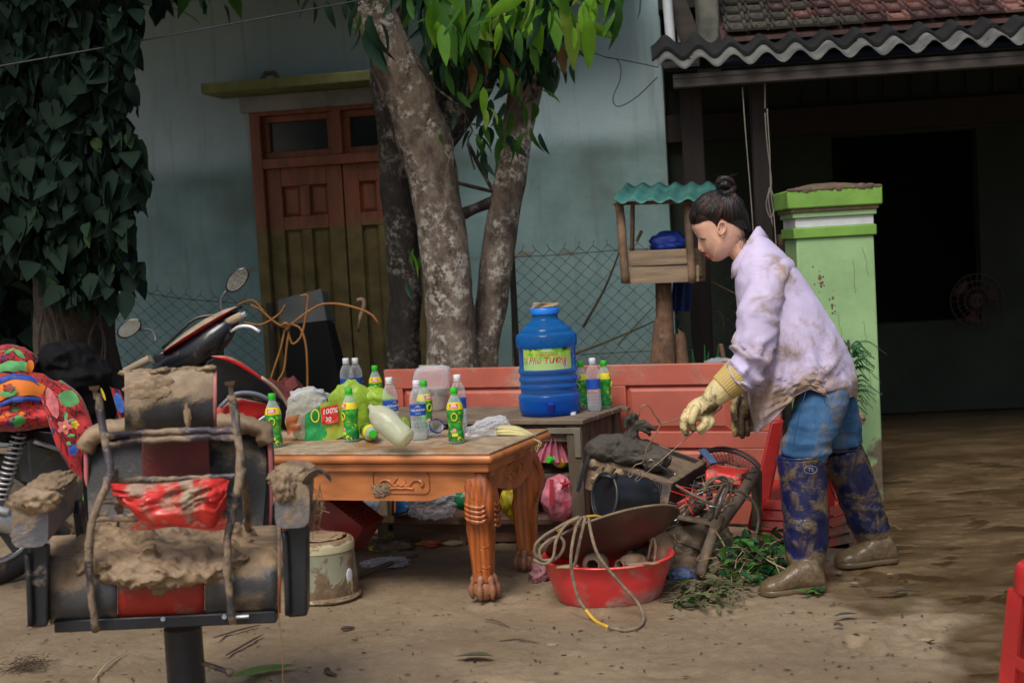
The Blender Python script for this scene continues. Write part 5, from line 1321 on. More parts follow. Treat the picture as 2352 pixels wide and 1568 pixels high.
build_chair()
def build_red_sheet():
 top = icurve(A((252, 1108, 3.43), (300, 1110, 3.40), (380, 1108, 3.40), (450, 1100, 3.40), (505, 1098, 3.41), (528, 1102, 3.43)), 40)
 bot = icurve(A((290, 1168, 3.41), (325, 1195, 3.37), (400, 1212, 3.36), (440, 1196, 3.37), (480, 1210, 3.38), (522, 1170, 3.42)), 40)
 def f(u, v):
  i = min(39, int(round(u * 39))); a, b = top[i], bot[i]; p = a * (1 - v) + b * v
  h = float(.030 * ridge(np.array([u * 4 + v * 2.2, v * 2.5, 2.]), 1.0, 3) - .03)
  return p + Vector((0, -h * math.sin(math.pi * min(1, v * 1.2 + .1)) - .028 * math.sin(math.pi * v), .008 * math.sin(u * 20) * v))
 c = P(390, 1160, 3.4)
 o = solo('red_plastic_sheet', MB().grid(f, 40, 26), pm('red_tarp', (.55, .030, .022), .28, var=.15, vs=8, bump=.3, bs=25, mud=.50, ms=6, mcol=(.33, .25, .165), msoft=.05, mrough=.6), 'crumpled bright red plastic sheet with mud hung over the barber chair bars', 'plastic sheet', smooth=180)
 s_ = o.modifiers.new('solid', 'SOLIDIFY'); s_.thickness = .0015
 m = MB().grid(lambda u, v: P(275 + 245 * u, 1188 + 26 * v + 4 * math.sin(9 * u), 3.52 + .01 * math.sin(12 * u)), 20, 5)
 part('back_fold', m, o.data.materials[0], o, smooth=180)
build_red_sheet()
# ================================================================== MOTORCYCLE
def build_bike():
 Yb = lambda px: 6.05 + (px - 20) / 620 * .85
 c = Vector((P(-5, 1345, 6.1).x, 6.1, 0))
 th = thing('motorcycle', 'muddy black and red motorcycle parked on the left under a red blanket', 'motorcycle', c)
 blk = pm('glossy_black_panel', (.010, .011, .014), .22, var=.3, vs=4, bump=.05, mud=.08, ms=5, mup=.45, mcol=(.30, .235, .16), msoft=.12)
 rd = pm('red_fairing', (.50, .016, .018), .22, var=.12, vs=4, bump=.05, mud=.10, ms=4, mup=.75, mcol=(.30, .235, .16), msoft=.12)
 gry = pm('grey_panel', (.10, .105, .11), .45, var=.2, mud=.2, ms=5)
 sil = pm('silver_metal', (.50, .52, .55), .35, metal=.8, var=.15, mud=.18, ms=6)
 tan = pm('tan_dust', (.34, .27, .18), .9, var=.2)
 tyre = pm('tyre_rubber', (.022, .021, .02), .85, var=.3, mud=.42, ms=6, mcol=(.12, .085, .055))
 D = Vector((.79, .61, 0)); N = Vector((-.61, .79, 0)); Z = Vector((0, 0, 1))
 def wheel(cn, r_):
  w_ = part('tyre', MB().tube([cn + D * (r_ * math.cos(a)) + Z * (r_ * math.sin(a)) for a in np.linspace(0, 2 * math.pi, 41)[:-1]], .045, 12, closed=True), tyre, th, smooth=180)
  part('rim', MB().tube([cn + D * ((r_ - .05) * math.cos(a)) + Z * ((r_ - .05) * math.sin(a)) for a in np.linspace(0, 2 * math.pi, 33)[:-1]], .016, 8, closed=True), sil, w_, smooth=180)
  part('hub', MB().tube([cn - N * .06, cn + N * .06], .055, 16), sil, w_)
  m = MB()
  for k in range(6):
   a = k * math.pi / 3; part('spoke', MB().beam(cn + D * .04 * math.cos(a) + Z * .04 * math.sin(a), cn + D * (r_ - .05) * math.cos(a) + Z * (r_ - .05) * math.sin(a), .03, .02, N), gry, w_)
 rw = c + Vector((0, 0, .285)); wheel(rw, .24)
 fw = c + D * 1.22 + Vector((0, 0, .285)); wheel(fw, .24)
 # rear shock
 a, b = P(46, 992, 5.98), P(0, 1145, 5.98); ax = (b - a)
 t1 = ax.normalized().orthogonal().normalized(); t2 = ax.normalized().cross(t1)
 m = MB().tube([a + ax * float(u) + (t1 * math.cos(u * 13 * 6.283) + t2 * math.sin(u * 13 * 6.283)) * .028 for u in np.linspace(0, 1, 240)], .0052, 6)
 part('shock_spring', m, pm('pale_spring', (.46, .46, .46), .4, metal=.5, mud=.15), th, smooth=180); part('shock_rod', MB().tube([a, b], .014, 10), blk, th)
 # exhaust
 part('exhaust', MB().tube(A((-120, 1165, 5.9), (-20, 1185, 5.92), (45, 1205, 5.95), (110, 1245, 6.0)), [.05, .055, .05, .03], 16), sil, th, smooth=60)
 part('exhaust_guard', MB().tube(A((-60, 1160, 5.86), (20, 1175, 5.88)), .03, 12, flat=.5), pm('guard_white', (.6, .62, .64), .4, mud=.15), th, smooth=180)
 # frame, side panels, tail
 part('side_panel', MB().prism(A((60, 1010, 6.0), (120, 1000, 6.1), (200, 1030, 6.25), (280, 1060, 6.35), (270, 1130, 6.35), (160, 1125, 6.2), (70, 1110, 6.05)), N * .16), gry, th, bevel=.012)
 part('tail_panel', MB().prism(A((-60, 985, 5.95), (60, 985, 6.0), (160, 1005, 6.15), (260, 1045, 6.3), (250, 1062, 6.3), (130, 1035, 6.1), (40, 1020, 6.0), (-60, 1010, 5.95)), N * .2), blk, th, bevel=.01)
 part('chrome_strip', MB().tube(A((78, 1012, 5.985), (130, 1030, 6.08), (200, 1050, 6.18)), .011, 8), sil, th, smooth=180)
 part('engine', blob(P(190, 1180, 6.25), (.16, .12, .11), 3, 3, .15, 2), pm('engine_block', (.05, .05, .05), .6, mud=.45), th)
 part('seat', MB().loft([ringsq((0, 0, 0), 1, 1, 20, 3) and [P(px, 965 + dy * 26 + (px - 100) * .05, Yb(px) + dx * .11) for dx, dy in [(math.cos(a), math.sin(a)) for a in np.linspace(0, 6.283, 17)[:-1]]] for px in (-80, 0, 80, 160, 240, 300, 340)]), blk, th, smooth=60)
 part('inner_body', MB().prism(A((300, 960, 6.42), (430, 900, 6.55), (520, 930, 6.6), (640, 1010, 6.75), (620, 1100, 6.75), (420, 1110, 6.55), (300, 1090, 6.42)), N * .16), blk, th, bevel=.02)
 # leg shield with dusty red top edge
 sh = part('leg_shield', MB().prism(A((472, 826, 6.42), (500, 814, 6.42), (560, 842, 6.46), (620, 885, 6.5), (655, 928, 6.54), (672, 965, 6.56), (660, 990, 6.56), (610, 960, 6.5), (560, 935, 6.46), (520, 930, 6.42), (490, 960, 6.42), (468, 940, 6.42), (466, 880, 6.42)), N * .22), blk, th, bevel=.014, nseg=3)
 part('red_stripe', MB().tube(icurve(A((486, 818, 6.40), (530, 826, 6.41), (580, 855, 6.44), (612, 878, 6.46)), 12), [.004, .010, .014, .016, .017, .017, .016, .014, .012, .010, .007, .004], 8, flat=.7), rd, sh, smooth=180)
 part('dusty_edge', MB().tube(icurve(A((600, 866, 6.45), (635, 893, 6.48), (660, 930, 6.51), (672, 958, 6.53)), 10), .008, 8), tan, sh, smooth=180)
 part('lower_fairing', MB().prism(A((492, 968, 6.36), (516, 930, 6.38), (556, 914, 6.42), (610, 926, 6.46), (640, 945, 6.5), (600, 962, 6.46), (560, 990, 6.42), (530, 1020, 6.4), (490, 1010, 6.36)), N * .12), rd, th, bevel=.014, nseg=3)
 part('fairing_trim', MB().tube(icurve(A((505, 935, 6.36), (540, 905, 6.38), (590, 905, 6.42), (640, 930, 6.48)), 12), .010, 8), pm('grey_trim', (.16, .18, .21), .35), th, smooth=180)
 for k in range(3): part('white_decal', MB().tube(icurve(A((556 + 8 * k, 1000 - 8 * k, 6.36), (590 + 6 * k, 975 - 8 * k, 6.39), (632, 962 - 9 * k, 6.44)), 8), [.002, .006, .009, .010, .010, .009, .007, .003], 6, flat=.4), pm('decal', (.55, .58, .62), .35), th, smooth=180)
 # handlebar head
 rings = []
 for px, py, h, dpt in ((350, 846, 12, .03), (378, 832, 28, .06), (420, 815, 50, .10), (465, 795, 62, .13), (508, 772, 54, .11), (540, 746, 34, .07), (552, 730, 16, .03)):
  rings.append([P(px + h * .45 * math.sin(a) * -.5, py + h * math.sin(a), 6.5 + dpt * math.cos(a)) for a in np.linspace(0, 6.283, 21)[:-1]])
 part('handlebar_cover', MB().loft(rings), blk, th, smooth=60)
 rings = []
 for px, py, h, dpt in ((378, 805, 7, .04), (420, 776, 13, .075), (465, 748, 15, .085), (510, 722, 11, .06), (540, 707, 5, .03)):
  rings.append([P(px - 4 * math.sin(a), py + h * math.sin(a), 6.46 + dpt * math.cos(a)) for a in np.linspace(0, 6.283, 17)[:-1]])
 part('red_visor', MB().loft(rings), rd, th, smooth=60)
 part('wind_lip', MB().tube(icurve(A((372, 800, 6.55), (410, 765, 6.56), (450, 732, 6.56), (500, 722, 6.55), (556, 704, 6.52)), 16), .007, 6), blk, th, smooth=180)
 part('steering_stem', MB().loft([[P(px + w_ * math.cos(a), py, 6.52 + .07 * math.sin(a)) for a in np.linspace(0, 6.283, 17)[:-1]] for px, py, w_ in ((462, 790, 52), (470, 830, 45), (480, 870, 36), (492, 930, 32))]), blk, th, smooth=60)
 part('headlight_hood', MB().loft([[P(px + w_ * math.cos(a), py + .5 * w_ * math.sin(a), 6.44 + d) for a in np.linspace(0, 6.283, 17)[:-1]] for px, py, w_, d in ((470, 800, 10, -.05), (472, 806, 30, -.03), (470, 806, 42, .04))]), blk, th, smooth=60)
 for pts in (((288, 853, 6.56), (345, 823, 6.52)), ((505, 748, 6.44), (556, 724, 6.42))):
  part('grip', MB().tube(A(*pts), .0185, 12), tan, th)
  e = P(*(pts[0] if pts[0][0] < 400 else pts[1])); d = (P(*pts[1]) - P(*pts[0])).normalized() * (-1 if pts[0][0] < 400 else 1)
  part('bar_end', MB().tube([e, e + d * .022], .014, 10), sil, th)
 part('brake_lever', MB().tube(icurve(A((530, 762, 6.42), (550, 750, 6.40), (575, 750, 6.39), (597, 762, 6.38)), 10), [.006, .007, .008, .008, .008, .008, .008, .008, .008, .009], 8), pm('white_alloy', (.66, .67, .68), .35, metal=.3), th, smooth=180)
 part('switch_box', MB().box(P(372, 822, 6.5), (.06, .06, .05), Matrix.Rotation(R(-25), 3, 'Y')).box(P(515, 770, 6.44), (.055, .06, .06), Matrix.Rotation(R(-25), 3, 'Y')), blk, th, bevel=.008)
 # mirrors
 def mirror(px, py, a_, rx, ry, Y_, stalk):
  b = part('mirror_stalk', MB().tube(icurve(A(*stalk), 12), .0065, 8), gry, th, smooth=180)
  ca, sa = math.cos(a_), math.sin(a_)
  el = lambda s_, dY: [P(px + s_ * (rx * ca * math.cos(t_) - ry * sa * math.sin(t_)), py + s_ * (rx * sa * math.cos(t_) + ry * ca * math.sin(t_)), Y_ + dY) for t_ in np.linspace(0, 6.283, 25)[:-1]]
  part('mirror_housing', MB().loft([el(.94, -.004), el(1.08, 0), el(1.1, .02), el(.7, .05), el(.2, .06)]), blk, b, smooth=60)
  gm = part('mirror_glass', MB().add(el(.95, -.008), [tuple(range(23, -1, -1))]), pm('mirror_glass', (.34, .38, .38), .05, metal=1, var=.2, vs=20, bump=.03), b, fix=False)
 mirror(297, 754, R(-32), 29, 17, 6.50, ((318, 757, 6.51), (345, 757, 6.53), (356, 772, 6.53), (358, 785, 6.52)))
 mirror(545, 643, R(-48), 32, 18, 6.46, ((520, 668, 6.47), (508, 690, 6.49), (512, 720, 6.5), (514, 728, 6.5)))
 part('fork', MB().tube([P(505, 900, 6.62), fw + N * .05], .025, 10).tube([P(495, 900, 6.72), fw + N * .09], .025, 10), sil, th)
 part('front_mudguard', MB().lathe([(.27, -.06), (.30, -.04), (.30, .04), (.27, .06)], 16, Matrix.Translation(fw) @ Matrix(((D.x, 0, N.x, 0), (D.y, 0, N.y, 0), (0, 1, 0, 0), (0, 0, 0, 1))), R(60), R(200)), rd, th, smooth=60)
build_bike()
# ------------------------------------------------------------------ cloth on the motorcycle
def cloth_red(name, scale=1.0):
 t_ = NT(name); c = t_.coords(); br = t_.n('ShaderNodeTexBrick'); t_.l(c, br.inputs[0])
 br.inputs['Scale'].default_value = 14; br.inputs['Color1'].default_value = (.50, .012, .012, 1); br.inputs['Color2'].default_value = (.40, .010, .012, 1); br.inputs['Mortar'].default_value = (.055, .006, .008, 1); br.inputs['Mortar Size'].default_value = .03; br.offset = 0
 n_ = t_.rng(t_.noise(c, 9, 3), .56, .62); col = t_.mix(n_, br.outputs[0], (.55, .03, .03)); n3 = t_.rng(t_.noise(c, 14, 2), .62, .66); col = t_.mix(n3, col, (.05, .30, .07))
 n4 = t_.rng(t_.noise(t_.coords((1.3, 1, .8)), 17, 2), .64, .67); col = t_.mix(n4, col, (.02, .03, .16))
 b = t_.n('ShaderNodeBsdfPrincipled'); t_.l(col, b.inputs['Base Color']); b.inputs['Roughness'].default_value = .7; b.inputs['Sheen Weight'].default_value = .15
 t_.l(b.outputs[0], t_.out.inputs[0]); return t_.m
redcl = cloth_red('red_blanket');
def patch(th, name, px, py, Yf, rx, ry, mat, rot=0, n=12, pet=0):
 vs = [P(px, py, Yf - .003)]
 for k in range(n):
  a = 2 * math.pi * k / n; r_ = 1 + (pet * math.cos(5 * a) if pet else 0); x, y = rx * r_ * math.cos(a), ry * r_ * math.sin(a) * (abs(math.sin(a)) ** .8 if 'leaf' in name or 'petal' in name else 1)
  vs.append(P(px + x * math.cos(rot) - y * math.sin(rot), py + x * math.sin(rot) + y * math.cos(rot), Yf))
 part(name, MB().add(vs, [(0, k + 1, (k + 1) % n + 1) for k in range(n)]), mat, th, smooth=180, fix=False)
def build_cloth():
 org = flat('print_orange', (.75, .20, .02), .7); grn = pm('print_green', (.10, .36, .12), .7, var=.3, vs=20); blu = pm('print_blue', (.02, .06, .32), .7, var=.4, vs=40); pnk = pm('print_pink', (.60, .16, .17), .7, var=.4, vs=25); yl = flat('print_yellow', (.75, .55, .04), .7)
 c = P(60, 985, 6.0)
 th = thing('red_blanket', 'folded red blanket with green and orange floral print on the motorcycle seat', 'blanket', c)
 m = MB().ext(blob(P(20, 835, 6.12), (.11, .14, .075), 3, 5, .12, 1.6, None, .05)).ext(blob(P(35, 905, 6.0), (.19, .16, .085), 5, 5, .10, 1.6, None, .05)).ext(blob(P(50, 955, 5.98), (.22, .17, .06), 8, 5, .10, 1.6, None, .05))
 mm = fuse(m, .007, 3, .5); mm.disp(lambda v: v + (.010 * ridge(v * np.array([1, 1, 2.2]), 8, 2))[:, None] * np.array([.2, -.7, .5]))
 part('folded_pile', mm, redcl, th, smooth=180)
 def band(pts0, pts1, mat, name):
  a, b = icurve(A(*pts0), 20), icurve(A(*pts1), 20)
  part(name, MB().grid(lambda u, v: a[int(round(u * 19))] * (1 - v) + b[int(round(u * 19))] * v + Vector((0, -.005 * math.sin(math.pi * v), .006 * math.sin(u * 13 + 4 * v) * (v - .5))), 20, 5), mat, th, smooth=180)
 band([(-10, 838, 5.98), (30, 828, 5.95), (62, 832, 5.97)], [(-10, 856, 5.97), (30, 852, 5.94), (60, 852, 5.96)], grn, 'green_leaf_print')
 band([(-10, 880, 5.83), (50, 868, 5.83), (105, 885, 5.87)], [(-10, 922, 5.82), (45, 908, 5.81), (98, 912, 5.86)], org, 'orange_print_band')
 band([(-10, 868, 5.835), (40, 858, 5.84), (80, 868, 5.86)], [(-10, 882, 5.825), (45, 870, 5.825), (90, 882, 5.85)], blu, 'blue_print_band')
 band([(-10, 926, 5.815), (45, 910, 5.805), (95, 914, 5.85)], [(-10, 936, 5.81), (45, 922, 5.80), (92, 924, 5.85)], blu, 'blue_print_band')
 patch(th, 'green_leaf_print', 20, 902, 5.80, 22, 10, grn, -.2); patch(th, 'flower_print', 20, 890, 5.795, 14, 9, redl, 0, 20, .2)
 patch(th, 'green_leaf_print', 45, 812, 5.965, 16, 6, grn, .7); patch(th, 'green_leaf_print', 22, 806, 5.965, 14, 4, grn, -.5); patch(th, 'orange_print', 68, 842, 5.99, 10, 16, org, .2)
 for x, y in ((18, 952), (5, 958), (50, 950)): patch(th, 'diamond_print', x, y, 5.80, 8, 6, org, 0, 4)
 # hanging part
 l = icurve(A((84, 890, 5.88), (105, 950, 5.82), (125, 1010, 5.78), (150, 1050, 5.78), (178, 1085, 5.8), (205, 1110, 5.82)), 40)
 r_ = icurve(A((140, 872, 6.0), (182, 905, 5.96), (205, 950, 5.92), (220, 1010, 5.88), (218, 1060, 5.86), (208, 1112, 5.83)), 40)
 def f(u, v):
  i = int(round(v * 39)); p = l[i] * (1 - u) + r_[i] * u
  return p + Vector((0, -.020 * math.sin(u * 9 + v * 2) - .012 * math.sin(u * 17 - v * 5), 0)) * (1 - v * .3)
 hg = part('hanging_fold', MB().grid(f, 24, 40), redcl, th, smooth=180)
 mo = hg.modifiers.new('solid', 'SOLIDIFY'); mo.thickness = .006
 patch(th, 'green_leaf_print', 158, 915, 5.845, 26, 20, grn, .3); patch(th, 'pink_petal_print', 120, 925, 5.79, 14, 38, pnk, -.3)
 patch(th, 'flower_print', 148, 980, 5.77, 15, 15, pnk, 0, 30, .25); patch(th, 'flower_centre', 148, 980, 5.762, 4, 4, yl); patch(th, 'yellow_flower_print', 172, 975, 5.80, 9, 9, yl, 0, 20, .2)
 patch(th, 'green_leaf_print', 163, 1000, 5.775, 10, 4, grn, -.1); patch(th, 'green_leaf_print', 152, 958, 5.785, 4, 11, grn, .2); patch(th, 'green_leaf_print', 162, 966, 5.785, 10, 4, grn, -.3); patch(th, 'blue_flower_print', 168, 1033, 5.775, 11, 12, blu, 0, 20, .15); patch(th, 'green_leaf_print', 158, 1018, 5.77, 6, 5, grn, .6)
 # other end of the blanket
 l2 = icurve(A((252, 885, 6.2), (262, 920, 6.2), (280, 980, 6.2)), 14); r2 = icurve(A((275, 898, 6.2), (292, 940, 6.2), (300, 1000, 6.2)), 14)
 part('far_fold', MB().grid(lambda u, v: l2[int(round(v * 13))] * (1 - u) + r2[int(round(v * 13))] * u + Vector((0, -.02 * math.sin(6 * u), 0)), 8, 14), redcl, th, smooth=180)
 patch(th, 'blue_flower_print', 274, 925, 6.165, 10, 24, pm('bright_blue_print', (.03, .14, .50), .6, var=.3, vs=30), -.3); patch(th, 'orange_print', 237, 905, 6.19, 3, 16, yl, -.35)
 # black jacket
 mb = MB().ext(blob(P(150, 835, 6.25), (.13, .13, .10), 6, 5, .15, 1.6, None, .06)).ext(blob(P(165, 870, 6.25), (.16, .13, .10), 7, 5, .15, 1.6, None, .06)).ext(blob(P(205, 900, 6.28), (.10, .12, .16), 9, 5, .12, 1.6)).ext(blob(P(235, 950, 6.3), (.05, .10, .17), 19, 4, .12, 1.6))
 mm = fuse(mb, .008, 3, .5); mm.disp(lambda v: v + (.012 * ridge(v * np.array([1.6, 1, .6]), 8, 2))[:, None] * np.array([.4, -.6, .2]))
 solo('black_jacket', mm, pm('black_cloth', (.0035, .0035, .0045), .8, var=.4, vs=5, bump=.2, bs=90, spec=.2), 'rumpled black jacket heaped on the motorcycle beside the red blanket', 'jacket', smooth=180)
build_cloth()
# ------------------------------------------------------------------ things round the chair and table legs
def build_left_small():
 c = G(737, 1378); c.y += .02; k = mpp(c.y); c.x = P(737, 1300, c.y).x
 th = thing('cream_bucket', 'muddy cream plastic bucket with lid between barber chair and carved table', 'bucket', c)
 h = P(737, 1240, c.y).z
 cr = pm('cream_plastic', (.50, .46, .28), .5, var=.15, vs=4, bump=.1, mud=.34, ms=7, mup=.5, mcol=(.21, .14, .075), msoft=.04)
 og = pm('olive_grey_plastic', (.23, .235, .16), .5, var=.15, vs=4, bump=.1, mud=.42, ms=6, mudz=(0, .12, .22), mcol=(.17, .112, .06), msoft=.04)
 R0 = 86 * k
 part('bucket_wall', MB().lathe([(0, .0), (R0 * .93, .0), (R0 * .97, .02), (R0 * .99, .05), (R0 * .96, h * .5), (R0 * .90, h)], 40).tf(Matrix.Translation(c)), og, th, smooth=60)
 part('base_ring', MB().tube([c + Vector((R0 * .97 * math.cos(a), R0 * .97 * math.sin(a), .02)) for a in np.linspace(0, 6.283, 37)[:-1]], .010, 8, closed=True), cr, th, smooth=180)
 part('lid', MB().lathe([(R0 * .90, h - .035), (R0 * .935, h - .033), (R0 * .94, h - .01), (R0 * .92, h), (R0 * .84, h + .012), (R0 * .78, h + .012), (R0 * .74, h + .004), (0, h + .008)], 40).tf(Matrix.Translation(c)), cr, th, smooth=50)
 part('lid_mud', blob(c + Vector((.0, .0, h + .014)), (R0 * .68, R0 * .68, .012), 5, 4, .2, 2.5), mudl, th, smooth=180)
 a = R(57); part('cream_strip', MB().lathe([(R0 * .995, .03), (R0 * .99, .09), (R0 * .975, h * .5)], 6, None, a - .12, a + .12).tf(Matrix.Translation(c)), cr, th)
 s_ = MB().sphere((0, 0, 0), (.018, .003, .028), 16, 8).tf(Matrix.Translation(c + Vector((R0 * .98 * math.sin(a), -R0 * .98 * math.cos(a), h * .45))) @ Matrix.Rotation(a, 4, 'Z'))
 part('sticker', s_, flat('sticker_white', (.62, .64, .68)), th, smooth=180)
 # perforated red basket, tilted, behind the bucket
 c = P(790, 1195, 5.75); rt = Matrix.Rotation(R(-20), 4, 'Z') @ Matrix.Rotation(R(36), 4, 'Y')
 th = thing('red_basket', 'dark red perforated plastic basket tipped over behind the cream bucket', 'basket', c)
 bm_ = pm('dark_red_plastic', (.16, .010, .008), .4, var=.3, mud=.2, ms=9, mcol=(.07, .035, .025))
 Mx = Matrix.Translation(c) @ rt; w_, d_, h_ = .22, .19, .14
 m = MB()
 nx, ny = 11, 7
 for i in range(nx + 1): m.box((-w_ / 2 + w_ * i / nx, 0, h_ / 2), (.007, d_, .004))
 for j in range(ny + 1): m.box((0, -d_ / 2 + d_ * j / ny, h_ / 2 + .0021), (w_, .009, .004))
 part('lattice_base', m.tf(Mx), bm_, th)
 part('side_wall', MB().box((0, -d_ / 2, 0), (w_, .006, h_)).tf(Mx), bm_, th, bevel=.002); part('side_wall', MB().box((0, d_ / 2, 0), (w_, .006, h_)).tf(Mx), bm_, th, bevel=.002)
 part('side_wall', MB().box((w_ / 2, 0, 0), (.006, d_, h_)).tf(Mx), bm_, th, bevel=.002); part('side_wall', MB().box((-w_ / 2, 0, 0), (.006, d_, h_)).tf(Mx), bm_, th, bevel=.002)
 part('rim', MB().tube([Mx @ Vector(p) for p in ((-w_ / 2, -d_ / 2, -h_ / 2), (w_ / 2, -d_ / 2, -h_ / 2), (w_ / 2, d_ / 2, -h_ / 2), (-w_ / 2, d_ / 2, -h_ / 2))], .008, 6, closed=True), bm_, th)
 # lime green mesh ball and muddy clump behind the chair arm
 c = P(192, 1150, 6.05)
 th = thing('lime_net', 'small neon green mesh bundle behind the left chair arm', 'net', Vector((c.x, c.y, 0)))
 part('mesh', blob(c, (.065, .05, .06), 4, 4, .15, 2), pm('neon_green', (.10, .72, .03), .5, var=.35, vs=90, bump=.8, bs=160), th, smooth=180)
 part('muddy_core', blob(c + Vector((.0, .04, -.06)), (.10, .09, .10), 5, 4, .3, 2.5), mudd_mat, th, smooth=180)
 part('muddy_stalk', MB().tube([Vector((c.x, c.y + .05, -.02)), c + Vector((0, .05, -.08))], [.12, .07], 10), mudd_mat, th, smooth=180)
 # leaning concrete and dark box by the door
 f = A((612, 905, 7.55), (642, 748, 7.7), (748, 738, 7.7), (822, 905, 7.5))
 c = Vector((f[0].x, 7.6, 0))
 th = thing('leaning_cabinet', 'tilted black cabinet with grey top face leaning in front of the door', 'cabinet', c)
 lo = [Vector((P(690, 905, 7.5).x, 7.5, -.02)), Vector((P(830, 905, 7.5).x, 7.5, -.02)), Vector((P(860, 905, 7.9).x, 7.9, -.02)), Vector((P(700, 905, 7.9).x, 7.9, -.02))]
 part('black_body', MB().hexa(lo, [P(640, 750, 7.6), P(752, 738, 7.6), P(768, 740, 7.95), P(655, 752, 7.95)]), pm('black_cabinet', (.004, .004, .004), .85, spec=.15, bump=0), th, bevel=.01)
 part('grey_face', MB().hexa([P(640, 749, 7.598), P(752, 737, 7.598), P(768, 739, 7.95), P(655, 751, 7.95)], [P(637, 688, 7.72), P(738, 662, 7.72), P(752, 668, 7.98), P(650, 690, 7.98)]), pm('grey_concrete', (.05, .055, .051), .9, var=.25, vs=6, bump=.3), th, bevel=.01)
 # orange cable bundle
 c = G(640, 1030); th = thing('orange_cable', 'tangled orange cable tied in a loop in front of the brown door', 'cable', Vector((P(640, 880, 7.35).x, 7.35, 0)))
 oc = pm('orange_rubber', (.30, .125, .028), .6, var=.2, mud=.2, ms=9); Y = 7.35
 def cab(*pts, r=.0062): part('strand', MB().tube(icurve([P(x, y, Y + (dy if len(p_) > 2 else 0)) for p_ in pts for x, y, dy in [(*p_, 0)[:3]]], 26), r, 7), oc, th, smooth=180)
 cab((575, 700), (600, 712), (625, 735), (655, 752), (672, 742), (690, 728), (730, 702), (760, 697), (800, 702), (850, 720), (870, 745))
 cab((690, 680), (706, 678), (706, 700), (700, 740), (690, 775), (672, 790), (664, 770), (656, 752), (645, 800), (625, 860), (610, 920))
 cab((664, 760), (658, 800), (652, 850), (635, 885), (640, 930))
 cab((672, 745), (690, 755), (702, 790), (706, 850), (706, 960))
 cab((560, 740), (600, 745), (640, 722), (655, 700)); cab((545, 700), (580, 690), (606, 715))
 part('knot', MB().tube(icurve(A((648, 748, Y - .02), (656, 742, Y - .03), (664, 750, Y - .02), (656, 758, Y - .01)), 12), .009, 7), oc, th, smooth=180)
 # hook-like root and pale stick at the door
 solo('bent_stick', MB().tube(icurve(A((820, 690, 7.7), (833, 688, 7.7), (836, 702, 7.7), (830, 720, 7.7), (826, 738, 7.7), (824, 760, 7.75)), 14), [.012] * 10 + [.009] * 4, 7), pm('pale_stick', (.26, .16, .10), .85), 'short bent pale stick hanging before the brown door', 'stick', smooth=180)
 # rubble of red bricks by the door foot
 rr = random.Random(3)
 for i, (x, y, an) in enumerate(((648, 900, 30), (668, 918, 45), (690, 905, 60), (630, 925, 20), (668, 890, 50), (705, 925, 10))):
  p = P(x, y, 7.2 + .05 * i); solo('brick', MB().box(p, (.19, .09, .06), Matrix.Rotation(R(an), 3, 'Y') @ Matrix.Rotation(R(20 * i), 3, 'Z')), pm('red_brick', (.16, .03, .025), .85, var=.4, mud=.3, bump=.3), ['fallen red brick nearest the motorcycle shield', 'fallen red brick leaning by the orange cable', 'steep red brick against the black cabinet', 'low red brick behind the fairing', 'upper red brick under the cable knot', 'flat red brick at the cabinet foot'][i], 'brick', 'bricks by the door', bevel=.004)
build_left_small()
# red plastic stool cut by the right edge
def build_stool():
 c = Vector((P(2545, 1300, 3.4).x, 3.45, 0))
 th = thing('red_stool', 'red plastic stool with scuffed corner at the right edge', 'stool', c, R(8))
 rd = pm('scuffed_red_plastic', (.58, .028, .030), .35, var=.2, vs=4, bump=.05, mud=.18, ms=5, mcol=(.35, .27, .19), msoft=.08)
 H = P(2310, 1300, 3.3).z - .05; w_ = .165
 part('seat', MB().loft([ringsq((0, 0, z), w_ * s_, w_ * s_, 32, 7) for z, s_ in ((H - .075, 1.0), (H - .03, .985), (H - .010, .965), (H - .002, .93), (H, .85))]), rd, th, local=True, smooth=50)
 for sx in (-1, 1):
  for sy in (-1, 1):
   a, b = w_ * .97, w_ * 1.18
   poly = lambda q, z: [(sx * q, sy * q, z), (sx * (q - .075), sy * q, z), (sx * (q - .07), sy * (q - .012), z), (sx * (q - .012), sy * (q - .012), z), (sx * (q - .012), sy * (q - .07), z), (sx * q, sy * (q - .075), z)]
   part('leg', MB().loft([[Vector(p) for p in poly(b, 0)], [Vector(p) for p in poly(a, H - .076)]]), rd, th, local=True, smooth=30)
 for k, (z, q) in enumerate(((H * .45, 1.07),)):
  for a in range(4): part('side_rail', MB().box((0, -w_ * q + .004, z), (w_ * 1.9, .006, .03)).tf(Matrix.Rotation(a * math.pi / 2, 4, 'Z')), rd, th, local=True)
 part('mud_scuff', blob((-w_ * .99, -w_ * .99, H - .085), (.010, .010, .022), 3, 3, .4), mudd_mat, th, local=True, smooth=180)
build_stool()
